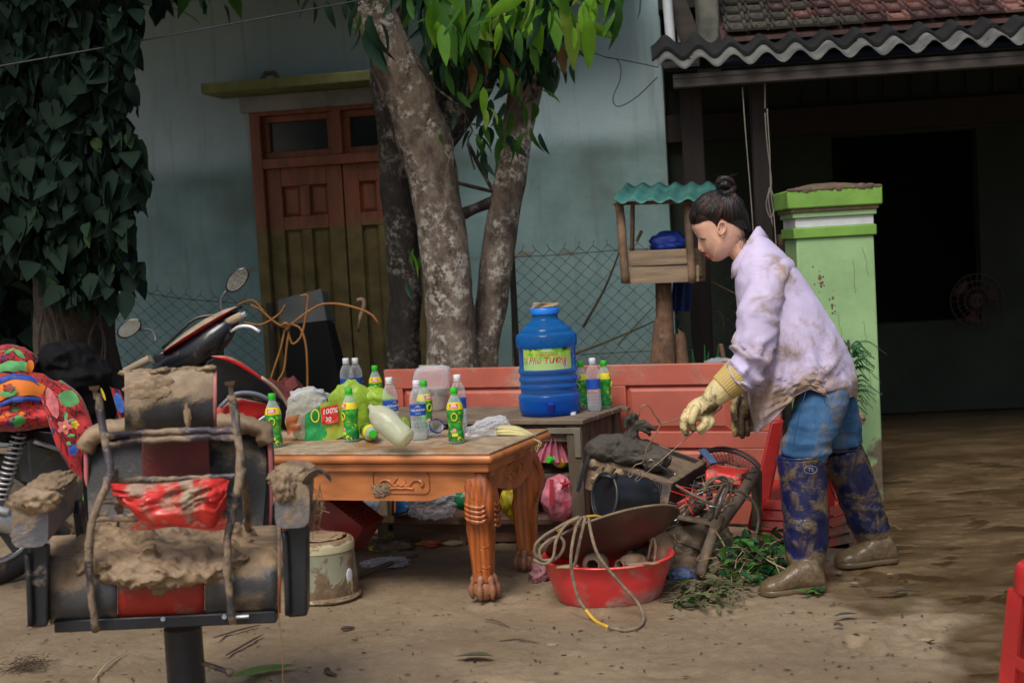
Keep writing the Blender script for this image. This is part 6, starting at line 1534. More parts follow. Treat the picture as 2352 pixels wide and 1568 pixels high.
# ================================================================== PILE BETWEEN TABLE AND WOMAN
def build_basin():
 c = G(1400, 1372); k = mpp(c.y); c.x = P(1400, 1372, c.y).x
 r1 = 156 * k; h = .165; r0 = r1 * .74
 rd = pm('red_basin_plastic', (.72, .050, .050), .33, var=.12, vs=4, bump=.05, mud=.24, ms=5, mudz=(0, .09, .12), mcol=(.42, .27, .22), msoft=.10)
 th = thing('red_basin', 'large red plastic basin holding muddy clay pots under the wok', 'basin', c)
 part('bowl', MB().lathe([(0, .006), (r0 * .9, .006), (r0 * .97, .0), (r0, .004), (r0 * 1.06, .02), (r1 * .90, h * .62), (r1 * .95, h * .93), (r1 * .985, h * .97), (r1, h * .985), (r1, h), (r1 * .975, h + .004), (r1 * .94, h - .004), (r1 * .90, h * .8), (r0 * 1.0, .03), (r0 * .9, .016), (0, .016)], 56).tf(Matrix.Translation(c)), rd, th, smooth=60)
 part('rim_mud', blob(c + Vector((-r1 * .62, -r1 * .72, h + .002)), (.04, .02, .006), 3, 3, .3), mud_mat, th, smooth=180); part('rim_mud', blob(c + Vector((r1 * .45, -r1 * .83, h + .003)), (.06, .014, .005), 4, 3, .3), mud_mat, th, smooth=180)
 clay = pm('muddy_clay', (.25, .17, .105), .7, var=.35, vs=10, bump=.4, bs=30, mud=.5, ms=8)
 def pot(p, ax, r_, L_, label, seed):
  M_ = Matrix.Translation(p) @ Vector(ax).to_track_quat('Z', 'Y').to_matrix().to_4x4()
  m = MB().lathe([(0, -L_), (r_ * .6, -L_), (r_ * .95, -L_ * .7), (r_, -L_ * .4), (r_ * .8, -L_ * .12), (r_ * .45, -.006), (r_ * .46, .0), (r_ * .55, .012), (r_ * .45, .013), (r_ * .36, .0), (r_ * .5, -L_ * .15), (r_ * .7, -L_ * .5), (0, -L_ * .8)], 28).tf(M_)
  m.disp(lambda v: v + .0016 * fbm(v + seed, 60, 3)[:, None]); solo('clay_pot', m, clay, label, 'pot', 'clay pots in the basin', smooth=60)
 Y = c.y
 pot(P(1362, 1298, Y - .05), (-.25, -.95, .15), .050, .10, 'small muddy clay pot with its mouth facing us, left in the basin', 1)
 pot(P(1428, 1300, Y - .04), (-.75, -.6, .12), .047, .12, 'small muddy clay pot lying sideways, right in the basin', 2)
 pot(P(1475, 1262, Y + .06), (-.45, -.85, .28), .105, .13, 'large dark muddy pot leaning under the wok in the basin', 3)
 solo('pot_handle_ring', MB().tube(icurve(A((1488, 1285, Y + .0), (1494, 1255, Y), (1500, 1235, Y), (1506, 1255, Y - .01), (1503, 1290, Y - .02)), 16), .0055, 7), clay, 'muddy wire handle beside the large pot in the basin', 'handle', smooth=180)
 # wok, underside towards us
 p = P(1408, 1222, Y + .08); M_ = Matrix.Translation(p) @ Matrix.Rotation(R(-14), 4, 'Y') @ Matrix.Rotation(R(-25), 4, 'X')
 wk = pm('rusty_wok', (.075, .040, .028), .5, var=.4, vs=5, bump=.15, mud=.25, ms=4, mcol=(.15, .09, .055), msoft=.12)
 wt = thing('wok', 'wide brown wok resting tilted over the red basin', 'wok', Vector((p.x, p.y, c.z + .17)))
 R_ = .262
 prof = [(0, -.085), (R_ * .35, -.078), (R_ * .7, -.05), (R_ * .93, -.012), (R_, 0), (R_ * 1.01, .004), (R_ * .99, .006), (R_ * .92, -.008), (R_ * .68, -.044), (R_ * .35, -.072), (0, -.079)]
 part('wok_bowl', MB().lathe(prof, 48).tf(M_), wk, wt, smooth=60)
 part('wok_rim', MB().tube([M_ @ Vector((R_ * math.cos(a), R_ * math.sin(a), .004)) for a in np.linspace(0, 6.283, 49)[:-1]], .0055, 6, closed=True), pm('muddy_rim', (.20, .14, .085), .7, mud=.3), wt, smooth=180)
 part('wok_handle', MB().tube([M_ @ Vector(q) for q in ((R_ * .98, -.03, .0), (R_ * 1.1, -.03, .012), (R_ * 1.14, 0, .014), (R_ * 1.1, .03, .012), (R_ * .98, .03, .0))], .006, 7), pm('muddy_rim2', (.18, .12, .075), .7), wt, smooth=180)
 # rope
 ro = pm('muddy_rope', (.205, .15, .095), .85, var=.3, vs=40, bump=.6, bs=220); yo = pm('yellow_rope', (.60, .36, .03), .6, var=.2)
 rt = thing('rope', 'muddy rope with yellow stretches looped over wok and basin', 'rope', G(1400, 1440))
 Yr = Y - .30
 def rope(pts, r_=.0062, mat=ro, n=40): part('strand', MB().tube(icurve(A(*pts), n), r_, 8), mat, rt, smooth=180)
 rope([(1336, 1188, 5.08), (1322, 1215, 4.98), (1312, 1270, 4.94), (1314, 1315, 4.94), (1328, 1372, 4.93), (1345, 1400, 4.92)])
 g = lambda x, y: (x, y, G(x, y, .006).y)
 rope([(1345, 1400, 4.92), (1368, 1425, g(1368, 1428)[1] and G(1368, 1428, .01).y), (1398, 1440, G(1398, 1441, .008).y)], .0066, yo, 16)
 rope([(1398, 1440, G(1398, 1441, .008).y), (1435, 1447, G(1435, 1448, .008).y), (1466, 1440, G(1466, 1441, .008).y), (1478, 1420, 4.86), (1466, 1385, 4.92), (1430, 1345, 4.93), (1400, 1310, 4.94), (1372, 1270, 4.96), (1358, 1225, 5.0), (1352, 1190, 5.08)])
 rope([(1332, 1186, 5.10), (1308, 1196, 5.1), (1275, 1215, 5.1), (1248, 1232, 5.1), (1230, 1252, 5.1), (1232, 1275, 5.1), (1258, 1290, 5.1), (1285, 1275, 5.08), (1296, 1250, 5.07), (1285, 1232, 5.07), (1262, 1240, 5.07), (1240, 1262, 5.07), (1245, 1285, 5.06), (1275, 1284, 5.06)], n=70)
 rope([(1330, 1188, 5.09), (1300, 1205, 5.08), (1278, 1240, 5.06), (1270, 1280, 5.05), (1250, 1295, 5.05), (1225, 1285, 5.06)], n=40)
 rope([(1280, 1220, 5.12), (1300, 1205, 5.12), (1335, 1190, 5.14), (1365, 1185, 5.2), (1382, 1188, 5.24)], .0062, yo, 20)
 rope([(1345, 1186, 5.08), (1332, 1240, 5.0), (1322, 1290, 5.0), (1316, 1300, 5.0)], n=16)
build_basin()
def build_amp():
 c = G(1480, 1240); c = Vector((P(1470, 1180, 5.8).x, 5.8, 0))
 TL, TR, BR, BL = P(1358, 1040, 5.78), P(1547, 1108, 5.62), P(1531, 1172, 5.60), P(1342, 1124, 5.76)
 d = P(1626, 1060, 6.02) - TR
 th = thing('amplifier', 'muddy black amplifier with slotted casing tilted on the scrap pile', 'amplifier', c)
 cs = pm('muddy_black_casing', (.022, .023, .026), .45, var=.3, vs=5, bump=.1, mud=.36, ms=4.5, mup=.55, mcol=(.165, .115, .07), msoft=.05)
 fc = pm('muddy_front', (.06, .055, .05), .6, var=.3, vs=5, bump=.4, mud=.62, ms=5, mcol=(.19, .13, .082), msoft=.06)
 body = part('casing', MB().hexa([BL, BR, BR + d, BL + d], [TL, TR, TR + d, TL + d]), cs, th, bevel=.006)
 n = (TR - TL).cross(TL - BL).normalized(); n = n if n.y < 0 else -n
 ex, ez = (TR - TL), (BL - TL)
 fpl = lambda u, v, o=.0: TL + ex * u + ez * v + n * o
 part('front_plate', MB().hexa([fpl(.01, .97, .001), fpl(.99, .97, .001), fpl(.99, .97, .010), fpl(.01, .97, .010)], [fpl(.01, .03, .001), fpl(.99, .03, .001), fpl(.99, .03, .010), fpl(.01, .03, .010)]), fc, th, bevel=.003)
 dk = flat('slot_black', (.006, .006, .006), .8)
 up = d.cross(ex).normalized(); up = up if up.z > 0 else -up
 m = MB()
 for i in range(30):
  for (v0, v1) in ((.06, .18), (.80, .94)):
   u = .30 + i * .021; a = TL + ex * u + d * v0 + up * .001; b = TL + ex * u + d * v1 + up * .001; w_ = ex.normalized() * .0026
   m.hexa([a - w_, a + w_, b + w_, b - w_], [q + up * .0006 for q in (a - w_, a + w_, b + w_, b - w_)])
 for i in range(22):
  u = .42 + i * .022; a, b = fpl(u, .12, .0106), fpl(u, .45 if i < 14 else .62, .0106); w_ = ex.normalized() * .0030
  m.hexa([a - w_, a + w_, b + w_, b - w_], [q + n * .0008 for q in (a - w_, a + w_, b + w_, b - w_)])
 part('vent_slots', m, dk, th, kind='stuff')
 for u, v in ((.08, .35), (.20, .30), (.28, .55), (.12, .7)): part('socket', MB().tube([fpl(u, v, .008), fpl(u, v, .013)], .011, 12), dk, th)
 for i in range(5): part('mud_lump', blob(fpl(.06 + .10 * i, .25 + .5 * ((i * 37) % 10) / 10, .012), (.030, .014, .022), i, 3, .4, 2.4), mudl, th, smooth=180)
 part('side_bracket', MB().tube(A((1352, 1045, 5.74), (1340, 1080, 5.72), (1330, 1120, 5.72), (1326, 1128, 5.72)), .008, 6), blkst, th)
 # black drum (pot) leaning against it
 a, b = P(1386, 1140, 5.46), P(1496, 1146, 5.56); ax = (b - a); M_ = Matrix.Translation(a) @ ax.to_track_quat('Z', 'Y').to_matrix().to_4x4(); L_ = ax.length; r_ = .088
 th = thing('black_pot', 'dented black metal pot lying on its side before the amplifier', 'pot', Vector((a.x, a.y, a.z - r_)))
 bk = pm('sooty_black_pot', (.014, .016, .02), .3, var=.4, vs=7, bump=.2, bs=30, mud=.26, ms=6, mcol=(.13, .09, .05), msoft=.07)
 part('pot_body', MB().lathe([(0, .01), (r_ * .93, .01), (r_ * .97, .0), (r_ * 1.06, .002), (r_ * 1.06, .010), (r_ * .99, .014), (r_, .03), (r_ * 1.01, L_ * .6), (r_ * .97, L_ * .85), (r_ * .85, L_ * .96), (0, L_)], 36).tf(M_), bk, th, smooth=50)
 part('pot_rim', MB().tube([M_ @ Vector((r_ * 1.06 * math.cos(t_), r_ * 1.06 * math.sin(t_), .004)) for t_ in np.linspace(0, 6.283, 37)[:-1]], .005, 6, closed=True), pm('pot_rim', (.05, .05, .045), .4, mud=.3), th, smooth=180)
 part('lug', MB().tube(icurve(A((1380, 1092, 5.44), (1398, 1094, 5.42), (1408, 1098, 5.42), (1416, 1088, 5.44)), 10), .008, 7), blkst, th, smooth=180)
 part('cup', MB().lathe([(.018, 0), (.020, .02), (.021, .045), (.018, .045), (.016, .01)], 16).tf(Matrix.Translation(P(1392, 1092, 5.56)) @ Matrix.Rotation(R(35), 4, 'Y')), pm('tan_cup', (.22, .15, .08), .7, mud=.4), th, smooth=50)
 # cloth sack on top
 top = (TL + TR) / 2 + d * .3
 mb = MB().ext(blob(P(1400, 1030, 5.80), (.10, .10, .058), 3, 4, .12, 1.8)).ext(blob(P(1455, 1040, 5.76), (.11, .09, .055), 4, 4, .15, 1.8)).ext(blob(P(1505, 1056, 5.72), (.065, .07, .048), 5, 4, .15, 1.8))
 mb.ext(ptube([(1448, 1020, 5.76, 30), (1450, 1000, 5.75, 20), (1455, 985, 5.74, 13), (1456, 978, 5.74, 11)]))
 for e in ((1440, 962, 1436, 982, 15), (1450, 955, 1449, 950, 13), (1460, 958, 1464, 952, 12), (1474, 970, 1486, 978, 14), (1484, 980, 1506, 988, 13), (1476, 986, 1496, 998, 12)):
  mb.ext(ptube([(1455, 982, 5.74, 9), (e[0], e[1], 5.73, e[4]), (e[2], e[3], 5.73, e[4] * .7)], flat=.45, k=10))
 mm = fuse(mb, .0042, 9, .5); mm.disp(lambda v: v + (.014 * ridge(np.stack([v[:, 0] * .8 + v[:, 2] * 1.2, v[:, 1], v[:, 2] * .9 - v[:, 0] * .5], -1) + 4, 9, 2) + .004 * ridge(v, 28, 2) - .01)[:, None] * np.array([.25, -.8, .6]))
 solo('cloth_sack', mm, pm('grey_brown_cloth', (.060, .053, .040), .85, var=.3, vs=6, bump=.25, bs=120, mud=.22, ms=4, mcol=(.15, .105, .065), msoft=.15), 'knotted grey brown cloth sack lying on top of the amplifier', 'sack', smooth=180)
build_amp()
def build_scrap():
 # fan guard
 c = P(1676, 1082, 6.05); nrm = Vector((.18, -.52, .83)).normalized(); M_ = Matrix.Translation(c) @ nrm.to_track_quat('Z', 'Y').to_matrix().to_4x4()
 th = thing('fan_guard', 'black wire fan guard lying behind the scrap pile', 'fan guard', Vector((c.x, c.y, c.z - .1)))
 wm = pm('black_wire', (.012, .012, .013), .45, mud=.2, ms=12); R_ = .138
 m = MB()
 for sgn in (1, -.4):
  for k in range(46):
   a = k * 2 * math.pi / 46; m.tube([M_ @ Vector((r_ * math.cos(a + .12 * q), r_ * math.sin(a + .12 * q), -sgn * .075 * (1 - (r_ / R_) ** 2))) for q, r_ in enumerate((.03, .07, .105, R_))], .0016, 3)
 part('spokes', m, wm, th, kind='stuff')
 for r_, z, t_ in ((R_, 0, .0065), (R_ * 1.02, .016, .005), (.10, -.036, .003), (.06, -.06, .003)): part('ring', MB().tube([M_ @ Vector((r_ * math.cos(a), r_ * math.sin(a), z)) for a in np.linspace(0, 6.283, 41)[:-1]], t_, 6, closed=True), wm, th, smooth=180)
 rd = pm('bright_red_plastic', (.60, .016, .014), .35, var=.15, mud=.25, ms=6, mup=.2)
 solo('red_tray', MB().hexa(A((1618, 1105, 5.72), (1705, 1118, 5.70), (1725, 1090, 6.0), (1640, 1080, 6.0)), A((1620, 1078, 5.75), (1702, 1090, 5.72), (1720, 1075, 6.02), (1642, 1066, 6.02))), rd, 'bright red plastic tray in the pile below the fan guard', 'tray', bevel=.008)
 solo('blue_plastic_strip', MB().beam(P(1612, 1032, 5.98), P(1640, 1064, 5.90), .035, .010), pm('dull_blue', (.05, .10, .19), .6, mud=.2), 'dull blue plastic strip sticking up beside the fan guard', 'plastic strip', bevel=.002)
 # broken chair frame of muddy poles
 lg = pm('muddy_pole', (.135, .098, .066), .85, var=.35, vs=9, bump=.5, bs=30, mud=.4, ms=7, stretch=(1, 1, .5))
 th = thing('broken_frame', 'broken wooden frame of muddy poles standing in the scrap pile', 'wooden frame', G(1606, 1318))
 def pole(pts, r_):
  m = limb([P(*p) for p in pts], [q * mpp(5.6) for q in r_], n=12, k=14, amp=.14, seed=len(pts)); part('pole', m, lg, th, smooth=180)
 pole([(1738, 1082, 5.75), (1700, 1140, 5.65), (1662, 1195, 5.58), (1636, 1222, 5.55)], [15, 15, 15, 14]); pole([(1652, 1185, 5.56), (1636, 1230, 5.52), (1620, 1275, 5.47), (1606, 1322, 5.42)], [13, 13, 12, 11])
 pole([(1735, 1085, 5.80), (1738, 1140, 5.85), (1736, 1215, 5.88)], [15, 13, 12]); pole([(1640, 1205, 5.62), (1655, 1150, 5.64), (1680, 1100, 5.68)], [8, 8, 8])
 pole([(1660, 1270, 5.55), (1640, 1300, 5.5), (1618, 1330, 5.46)], [14, 14, 12]); pole([(1640, 1215, 5.7), (1600, 1290, 5.6)], [4, 4]); pole([(1602, 1215, 5.7), (1585, 1295, 5.6)], [3, 3])
 part('cross_board', MB().beam(P(1556, 1186, 5.6), P(1650, 1203, 5.56), .05, .015), lg, th, bevel=.003)
 # loose cable with coil
 th = thing('grey_cable', 'coiled muddy grey cable hanging from the amplifier over the frame', 'cable', G(1736, 1300))
 cb = pm('muddy_cable', (.12, .10, .08), .7, var=.3, mud=.4, ms=14)
 def cab(*pts, r_=.0058): part('strand', MB().tube(icurve(A(*pts), 40), r_, 8), cb, th, smooth=180)
 cab((1553, 1114, 5.58), (1590, 1135, 5.52), (1640, 1158, 5.48), (1668, 1155, 5.48), (1680, 1120, 5.48), (1668, 1098, 5.48), (1650, 1096, 5.46), (1628, 1110, 5.45), (1618, 1130, 5.46))
 cab((1618, 1130, 5.46), (1625, 1105, 5.47), (1650, 1098, 5.5), (1675, 1112, 5.5), (1660, 1118, 5.44), (1645, 1150, 5.44), (1630, 1195, 5.5)); cab((1636, 1190, 5.47), (1645, 1145, 5.42), (1662, 1112, 5.42), (1672, 1118, 5.42), (1658, 1155, 5.42), (1645, 1190, 5.47))
 cab((1676, 1128, 5.5), (1700, 1128, 5.5), (1728, 1150, 5.52), (1742, 1185, 5.52), (1738, 1225, 5.5), (1732, 1265, 5.46))
 m = MB()
 rr = random.Random(5); dkp = pm('junk_dark', (.03, .027, .025), .6, var=.4, mud=.35, ms=12)
 th = thing('scrap_parts', 'tangle of dark broken machine parts below the amplifier', 'scrap', P(1590, 1190, 5.75))
 for i in range(16):
  p = P(rr.uniform(1540, 1640), rr.uniform(1115, 1195), rr.uniform(5.68, 5.85)); rt = Matrix.Rotation(rr.uniform(0, 3), 3, 'X') @ Matrix.Rotation(rr.uniform(0, 3), 3, 'Z')
  part('scrap_block', MB().box(p, (rr.uniform(.02, .09), rr.uniform(.01, .03), rr.uniform(.01, .05)), rt), dkp if i % 4 else rd, th, bevel=.003)
 part('scrap_roll', MB().tube(A((1562, 1185, 5.66), (1612, 1150, 5.68)), .032, 14), pm('brown_roll', (.09, .06, .035), .7, mud=.35), th)
 for pts in (((1555, 1200, 5.58), (1630, 1140, 5.58)), ((1612, 1095, 5.6), (1632, 1140, 5.56)), ((1600, 1098, 5.6), (1622, 1088, 5.6))): part('wire', MB().tube(A(*pts), .0025, 5), dkp, th)
 for i in range(22):
  a = P(rr.uniform(1530, 1690), rr.uniform(1085, 1200), rr.uniform(5.5, 5.7)); pts = [a]
  for k in range(4): pts.append(pts[-1] + Vector((rr.gauss(0, .05), rr.gauss(0, .02), rr.gauss(0, .035))))
  part('wire', MB().tube(icurve(pts, 16), rr.choice((.002, .003, .004)), 5), (dkp, steel_mat, rd, mud_mat, dkp)[i % 5], th, smooth=180)
 solo('mud_heap', blob(P(1570, 1290, 5.75), (.22, .16, .16), 5, 5, .3, 2.2, None, .1), mudd_mat, 'dark heap of wet mud and trash under the broken frame', 'mud heap', smooth=180)
 # red plastic chair tipped behind the woman
 th = thing('red_plastic_chair', 'overturned red plastic chair with ribbed sides behind the woman', 'chair', G(1800, 1262))
 rp = pm('red_chair_plastic', (.50, .022, .016), .38, var=.2, vs=5, bump=.05, mud=.24, ms=5, mcol=(.22, .13, .085), msoft=.07)
 ro = pm('orange_red_plastic', (.42, .055, .02), .45, var=.2, vs=5, mud=.35, ms=6, mcol=(.20, .13, .08), msoft=.06)
 part('back_post', MB().prism(A((1771, 968, 6.0), (1800, 965, 6.0), (1786, 1060, 5.98), (1768, 1150, 5.95), (1752, 1225, 5.92), (1716, 1215, 5.92), (1732, 1140, 5.95), (1752, 1050, 5.98)), Vector((.01, .05, 0))), rp, th, bevel=.008)
 for i in range(4):
  y0 = 1146 + i * 24; part('rib', MB().hexa(A((1752 - i * 8, y0 + 23, 5.90 - .006 * i), (1805 + 6, y0 + 26, 5.86 - .006 * i), (1811, y0 + 26, 6.0), (1752 - i * 8, y0 + 23, 6.0)), A((1760 - i * 8, y0, 5.915 - .006 * i), (1810, y0 + 2, 5.875 - .006 * i), (1810, y0 + 2, 6.0), (1760 - i * 8, y0, 6.0))), rp, th, bevel=.003)
  part('rib', MB().hexa(A((1905 - i * 3, y0 + 40, 5.87), (1952 + i * 4, y0 + 26, 5.90), (1952 + i * 4, y0 + 26, 6.05), (1905, y0 + 40, 6.05)), A((1905, y0 + 18, 5.885), (1950 + i * 4, y0 + 4, 5.915), (1950, y0 + 4, 6.05), (1905, y0 + 18, 6.05))), ro, th, bevel=.003)
 part('side_post', MB().prism(A((1895, 1060, 5.9), (1912, 1072, 5.9), (1920, 1140, 5.9), (1912, 1215, 5.9), (1898, 1260, 5.9), (1885, 1255, 5.9), (1890, 1150, 5.9)), Vector((0, .06, 0))), rp, th, bevel=.006)
 part('foot', MB().prism(A((1950, 1215, 5.9), (1965, 1218, 5.9), (1972, 1245, 5.9), (1958, 1262, 5.9), (1950, 1262, 5.9)), Vector((0, .05, 0))), ro, th, bevel=.005)
 part('seat_shell', MB().hexa(A((1758, 1150, 6.02), (1905, 1140, 6.02), (1905, 1235, 6.1), (1740, 1240, 6.1)), A((1768, 1100, 6.2), (1900, 1090, 6.2), (1900, 1180, 6.3), (1750, 1190, 6.3))), rp, th, bevel=.01)
 part('shell_wall', MB().hexa(A((1800, 1260, 6.0), (1910, 1255, 6.0), (1910, 1255, 6.03), (1800, 1260, 6.03)), A((1790, 1080, 6.04), (1900, 1070, 6.04), (1900, 1070, 6.07), (1790, 1080, 6.07))), rp, th, bevel=.004)
 # orange crate corner
 th = thing('orange_crate', 'muddy orange crate standing against the green pillar behind the woman', 'crate', Vector((P(1960, 1080, 6.6).x, 6.6, 0)))
 part('corner_post', MB().prism(A((1946, 958, 6.6), (1978, 955, 6.6), (1981, 1010, 6.6), (1976, 1180, 6.6), (1950, 1185, 6.6)), Vector((0, .1, 0))), pm('mud_orange', (.33, .10, .035), .7, var=.3, mud=.55, ms=5, mcol=(.22, .13, .07)), th, bevel=.008)
 part('crate_wall', MB().hexa(A((1850, 1190, 6.65), (1952, 1185, 6.62), (1952, 1185, 6.66), (1850, 1190, 6.7)), A((1850, 960, 6.65), (1950, 957, 6.62), (1950, 957, 6.66), (1850, 960, 6.7))), ro, th, bevel=.004)
 part('crate_leg', MB().hexa([Vector((P(1955, 1180, 6.6).x - .03, 6.6, 0)), Vector((P(1955, 1180, 6.6).x + .03, 6.6, 0)), Vector((P(1955, 1180, 6.6).x + .03, 6.66, 0)), Vector((P(1955, 1180, 6.6).x - .03, 6.66, 0))], A((1950, 1180, 6.6), (1972, 1180, 6.6), (1972, 1180, 6.66), (1950, 1180, 6.66))), ro, th)
 part('crumpled_liner', blob(P(1958, 962, 6.6), (.05, .05, .03), 4, 4, .3, 2, None, .15), mud_mat, th, smooth=180)
build_scrap()
def build_hanger():
 hm = pm('rusty_hanger_wire', (.23, .17, .12), .45, metal=.6, var=.4, vs=30)
 Y = 5.22
 th = thing('wire_hanger', 'bent rusty wire hanger held in the near glove', 'hanger', P(1500, 1100, Y))
 f = lambda pts: part('wire', MB().tube(icurve([P(x, y, Y + .02 * math.sin(x * .02)) for x, y in pts], 60), .0023, 6), hm, th, smooth=180)
 f([(1468, 956), (1469, 940), (1480, 930), (1493, 935), (1502, 951), (1513, 964), (1517, 973), (1513, 984), (1502, 1002), (1484, 1033), (1477, 1060), (1460, 1067), (1451, 1078), (1443, 1090), (1448, 1095), (1456, 1084), (1466, 1079), (1471, 1088), (1459, 1101), (1463, 1107)])
 f([(1462, 1107), (1484, 1087), (1530, 1047), (1580, 1003), (1630, 958), (1656, 937), (1655, 930), (1648, 934), (1642, 942), (1634, 941), (1628, 932)])
 f([(1506, 955), (1516, 971), (1536, 968), (1558, 961), (1585, 952)])
build_hanger()
# ------------------------------------------------------------------ under the tables
def build_under():
 pk = pm('pink_film', (.66, .21, .28), .4, var=.25, vs=14, bump=.4, bs=30, trl=.2); pkr = flat('pink_print_red', (.52, .04, .06), .5)
 def sk(u, v):
  w_ = 12 + 42 * v ** .8; return P(1272 + (u - .5) * 2 * w_ + 4 * v, 1000 + 62 * v, 6.25 - .05 * math.sin(math.pi * u) + .014 * math.sin(u * 31))
 solo('pink_bag', MB().grid(sk, 60, 12), pk, 'gathered neck of a pink plastic bag hanging under the jug table', 'plastic bag', smooth=180)
 c = P(1285, 1143, 6.2); th = thing('pink_sack', 'full pink sack with red star print under the jug table', 'sack', Vector((c.x, c.y, c.z - .1)))
 part('sack_body', blob(c, (.078, .07, .105), 6, 5, .12, 1.6), pk, th, smooth=180)
 st = []
 for k in range(10):
  a = math.pi / 2 + k * math.pi / 5; r_ = 16 if k % 2 == 0 else 6.5; st.append(P(1298 + r_ * math.cos(a), 1112 - r_ * math.sin(a), 6.126 + .012 * math.cos(a)))
 part('star_print', MB().add([P(1298, 1112, 6.120)] + st, [(0, k + 1, (k + 1) % 10 + 1) for k in range(10)]), pkr, th, fix=False)
 part('bar_print', MB().grid(lambda u, v: P(1262 + 10 * u, 1100 + 62 * v, 6.122), 3, 6), pkr, th); part('letter_print', MB().prism(A((1292, 1150, 6.118), (1308, 1150, 6.118), (1307, 1154, 6.118), (1302, 1155, 6.118), (1298, 1175, 6.118), (1294, 1175, 6.118), (1297, 1154, 6.118)), Vector((0, -.002, 0))), pkr, th)
 solo('yellow_bag', blob(P(1178, 1150, 6.2), (.05, .05, .075), 4, 4, .22, 2, None, .08), pm('yellow_film', (.55, .45, .02), .45, var=.3, bump=.4), 'bright yellow plastic bag behind the carved table leg', 'plastic bag', smooth=180)
 c = P(1066, 1148, 6.3); th = thing('green_container', 'round green plastic container with white sticker under the tables', 'container', Vector((c.x, c.y, c.z - .045)))
 part('container_body', MB().sphere(c, (.048, .05, .046), 24, 14), pm('green_plastic', (.015, .22, .07), .35, var=.2), th, smooth=180); part('sticker', MB().sphere(P(1072, 1136, 6.252), (.020, .003, .016), 12, 6), flat('sticker_w', (.6, .62, .64)), th, smooth=180)
 solo('white_bag', blob(P(995, 1158, 6.3), (.105, .07, .05), 9, 5, .35, 2.2, None, .16), wht_film, 'crumpled white plastic bag on the low shelf under the tables', 'plastic bag', smooth=180)
 solo('blue_pack', MB().hexa(A((908, 1182, 6.35), (935, 1175, 6.33), (940, 1175, 6.45), (912, 1182, 6.45)), A((912, 1118, 6.4), (948, 1116, 6.38), (950, 1116, 6.48), (915, 1118, 6.5))), pm('blue_pack', (.012, .13, .38), .4, var=.35, vs=20), 'blue printed pack leaning on the low shelf', 'pack', bevel=.006)
 shl = pm('dark_red_brown_shelf', (.10, .045, .03), .6, var=.3, stretch=(1, 6, 6), mud=.25, ms=4)
 a, b = P(890, 1190, 6.45), P(1330, 1190, 6.25);
 th = thing('low_bench', 'low dark brown bench under the old table holding bags', 'bench', Vector((a.x, a.y, 0)))
 part('bench_top', MB().hexa([a + Vector((0, 0, -.03)), b + Vector((0, 0, -.03)), b + Vector((.05, .35, -.03)), a + Vector((.05, .35, -.03))], [a, b, b + Vector((.05, .35, 0)), a + Vector((.05, .35, 0))]), shl, th, bevel=.004)
 part('bench_front', MB().hexa([Vector((a.x + .02, a.y + .03, .01)), Vector((b.x - .02, b.y + .03, .01)), Vector((b.x - .02, b.y + .05, .01)), Vector((a.x + .02, a.y + .05, .01))], [a + Vector((.02, .03, -.031)), b + Vector((-.02, .03, -.031)), b + Vector((-.02, .05, -.031)), a + Vector((.02, .05, -.031))]), shl, th)
 cdb = pm('cardboard', (.28, .19, .10), .85, var=.2)
 th = thing('cardboard_box', 'open cardboard box with two jars seen under the carved table', 'box', P(850, 1192, 6.3))
 part('box_floor', MB().hexa(A((795, 1196, 6.25), (905, 1200, 6.25), (905, 1200, 6.28), (795, 1196, 6.28)), A((795, 1180, 6.25), (905, 1184, 6.25), (905, 1184, 6.6), (795, 1180, 6.6))), cdb, th, bevel=.002); part('box_side', MB().hexa(A((893, 1190, 6.3), (900, 1190, 6.3), (900, 1190, 6.6), (893, 1190, 6.6)), A((893, 1110, 6.3), (900, 1110, 6.3), (900, 1110, 6.6), (893, 1110, 6.6))), cdb, th)
 part('box_back', MB().hexa(A((800, 1190, 6.62), (905, 1190, 6.62), (905, 1190, 6.64), (800, 1190, 6.64)), A((800, 1100, 6.62), (905, 1100, 6.62), (905, 1100, 6.64), (800, 1100, 6.64))), flat('box_dark', (.02, .018, .016), .9), th)
 for i, x in enumerate((838, 856)):
  p = P(x, 1168, 6.32); jt = thing('lying_bottle', ['left of two clear bottle ends in the cardboard box', 'right of two clear bottle ends in the cardboard box'][i], 'bottle', p)
  part('bottle_end', MB().lathe([(0, 0), (.016, .0), (.022, .008), (.024, .03), (.024, .14), (0, .15)], 18).tf(Matrix.Translation(p) @ Matrix.Rotation(R(-90), 4, 'X')), thin('jar_pet', (.6, .68, .75), .45, .15, .4), jt, smooth=50)
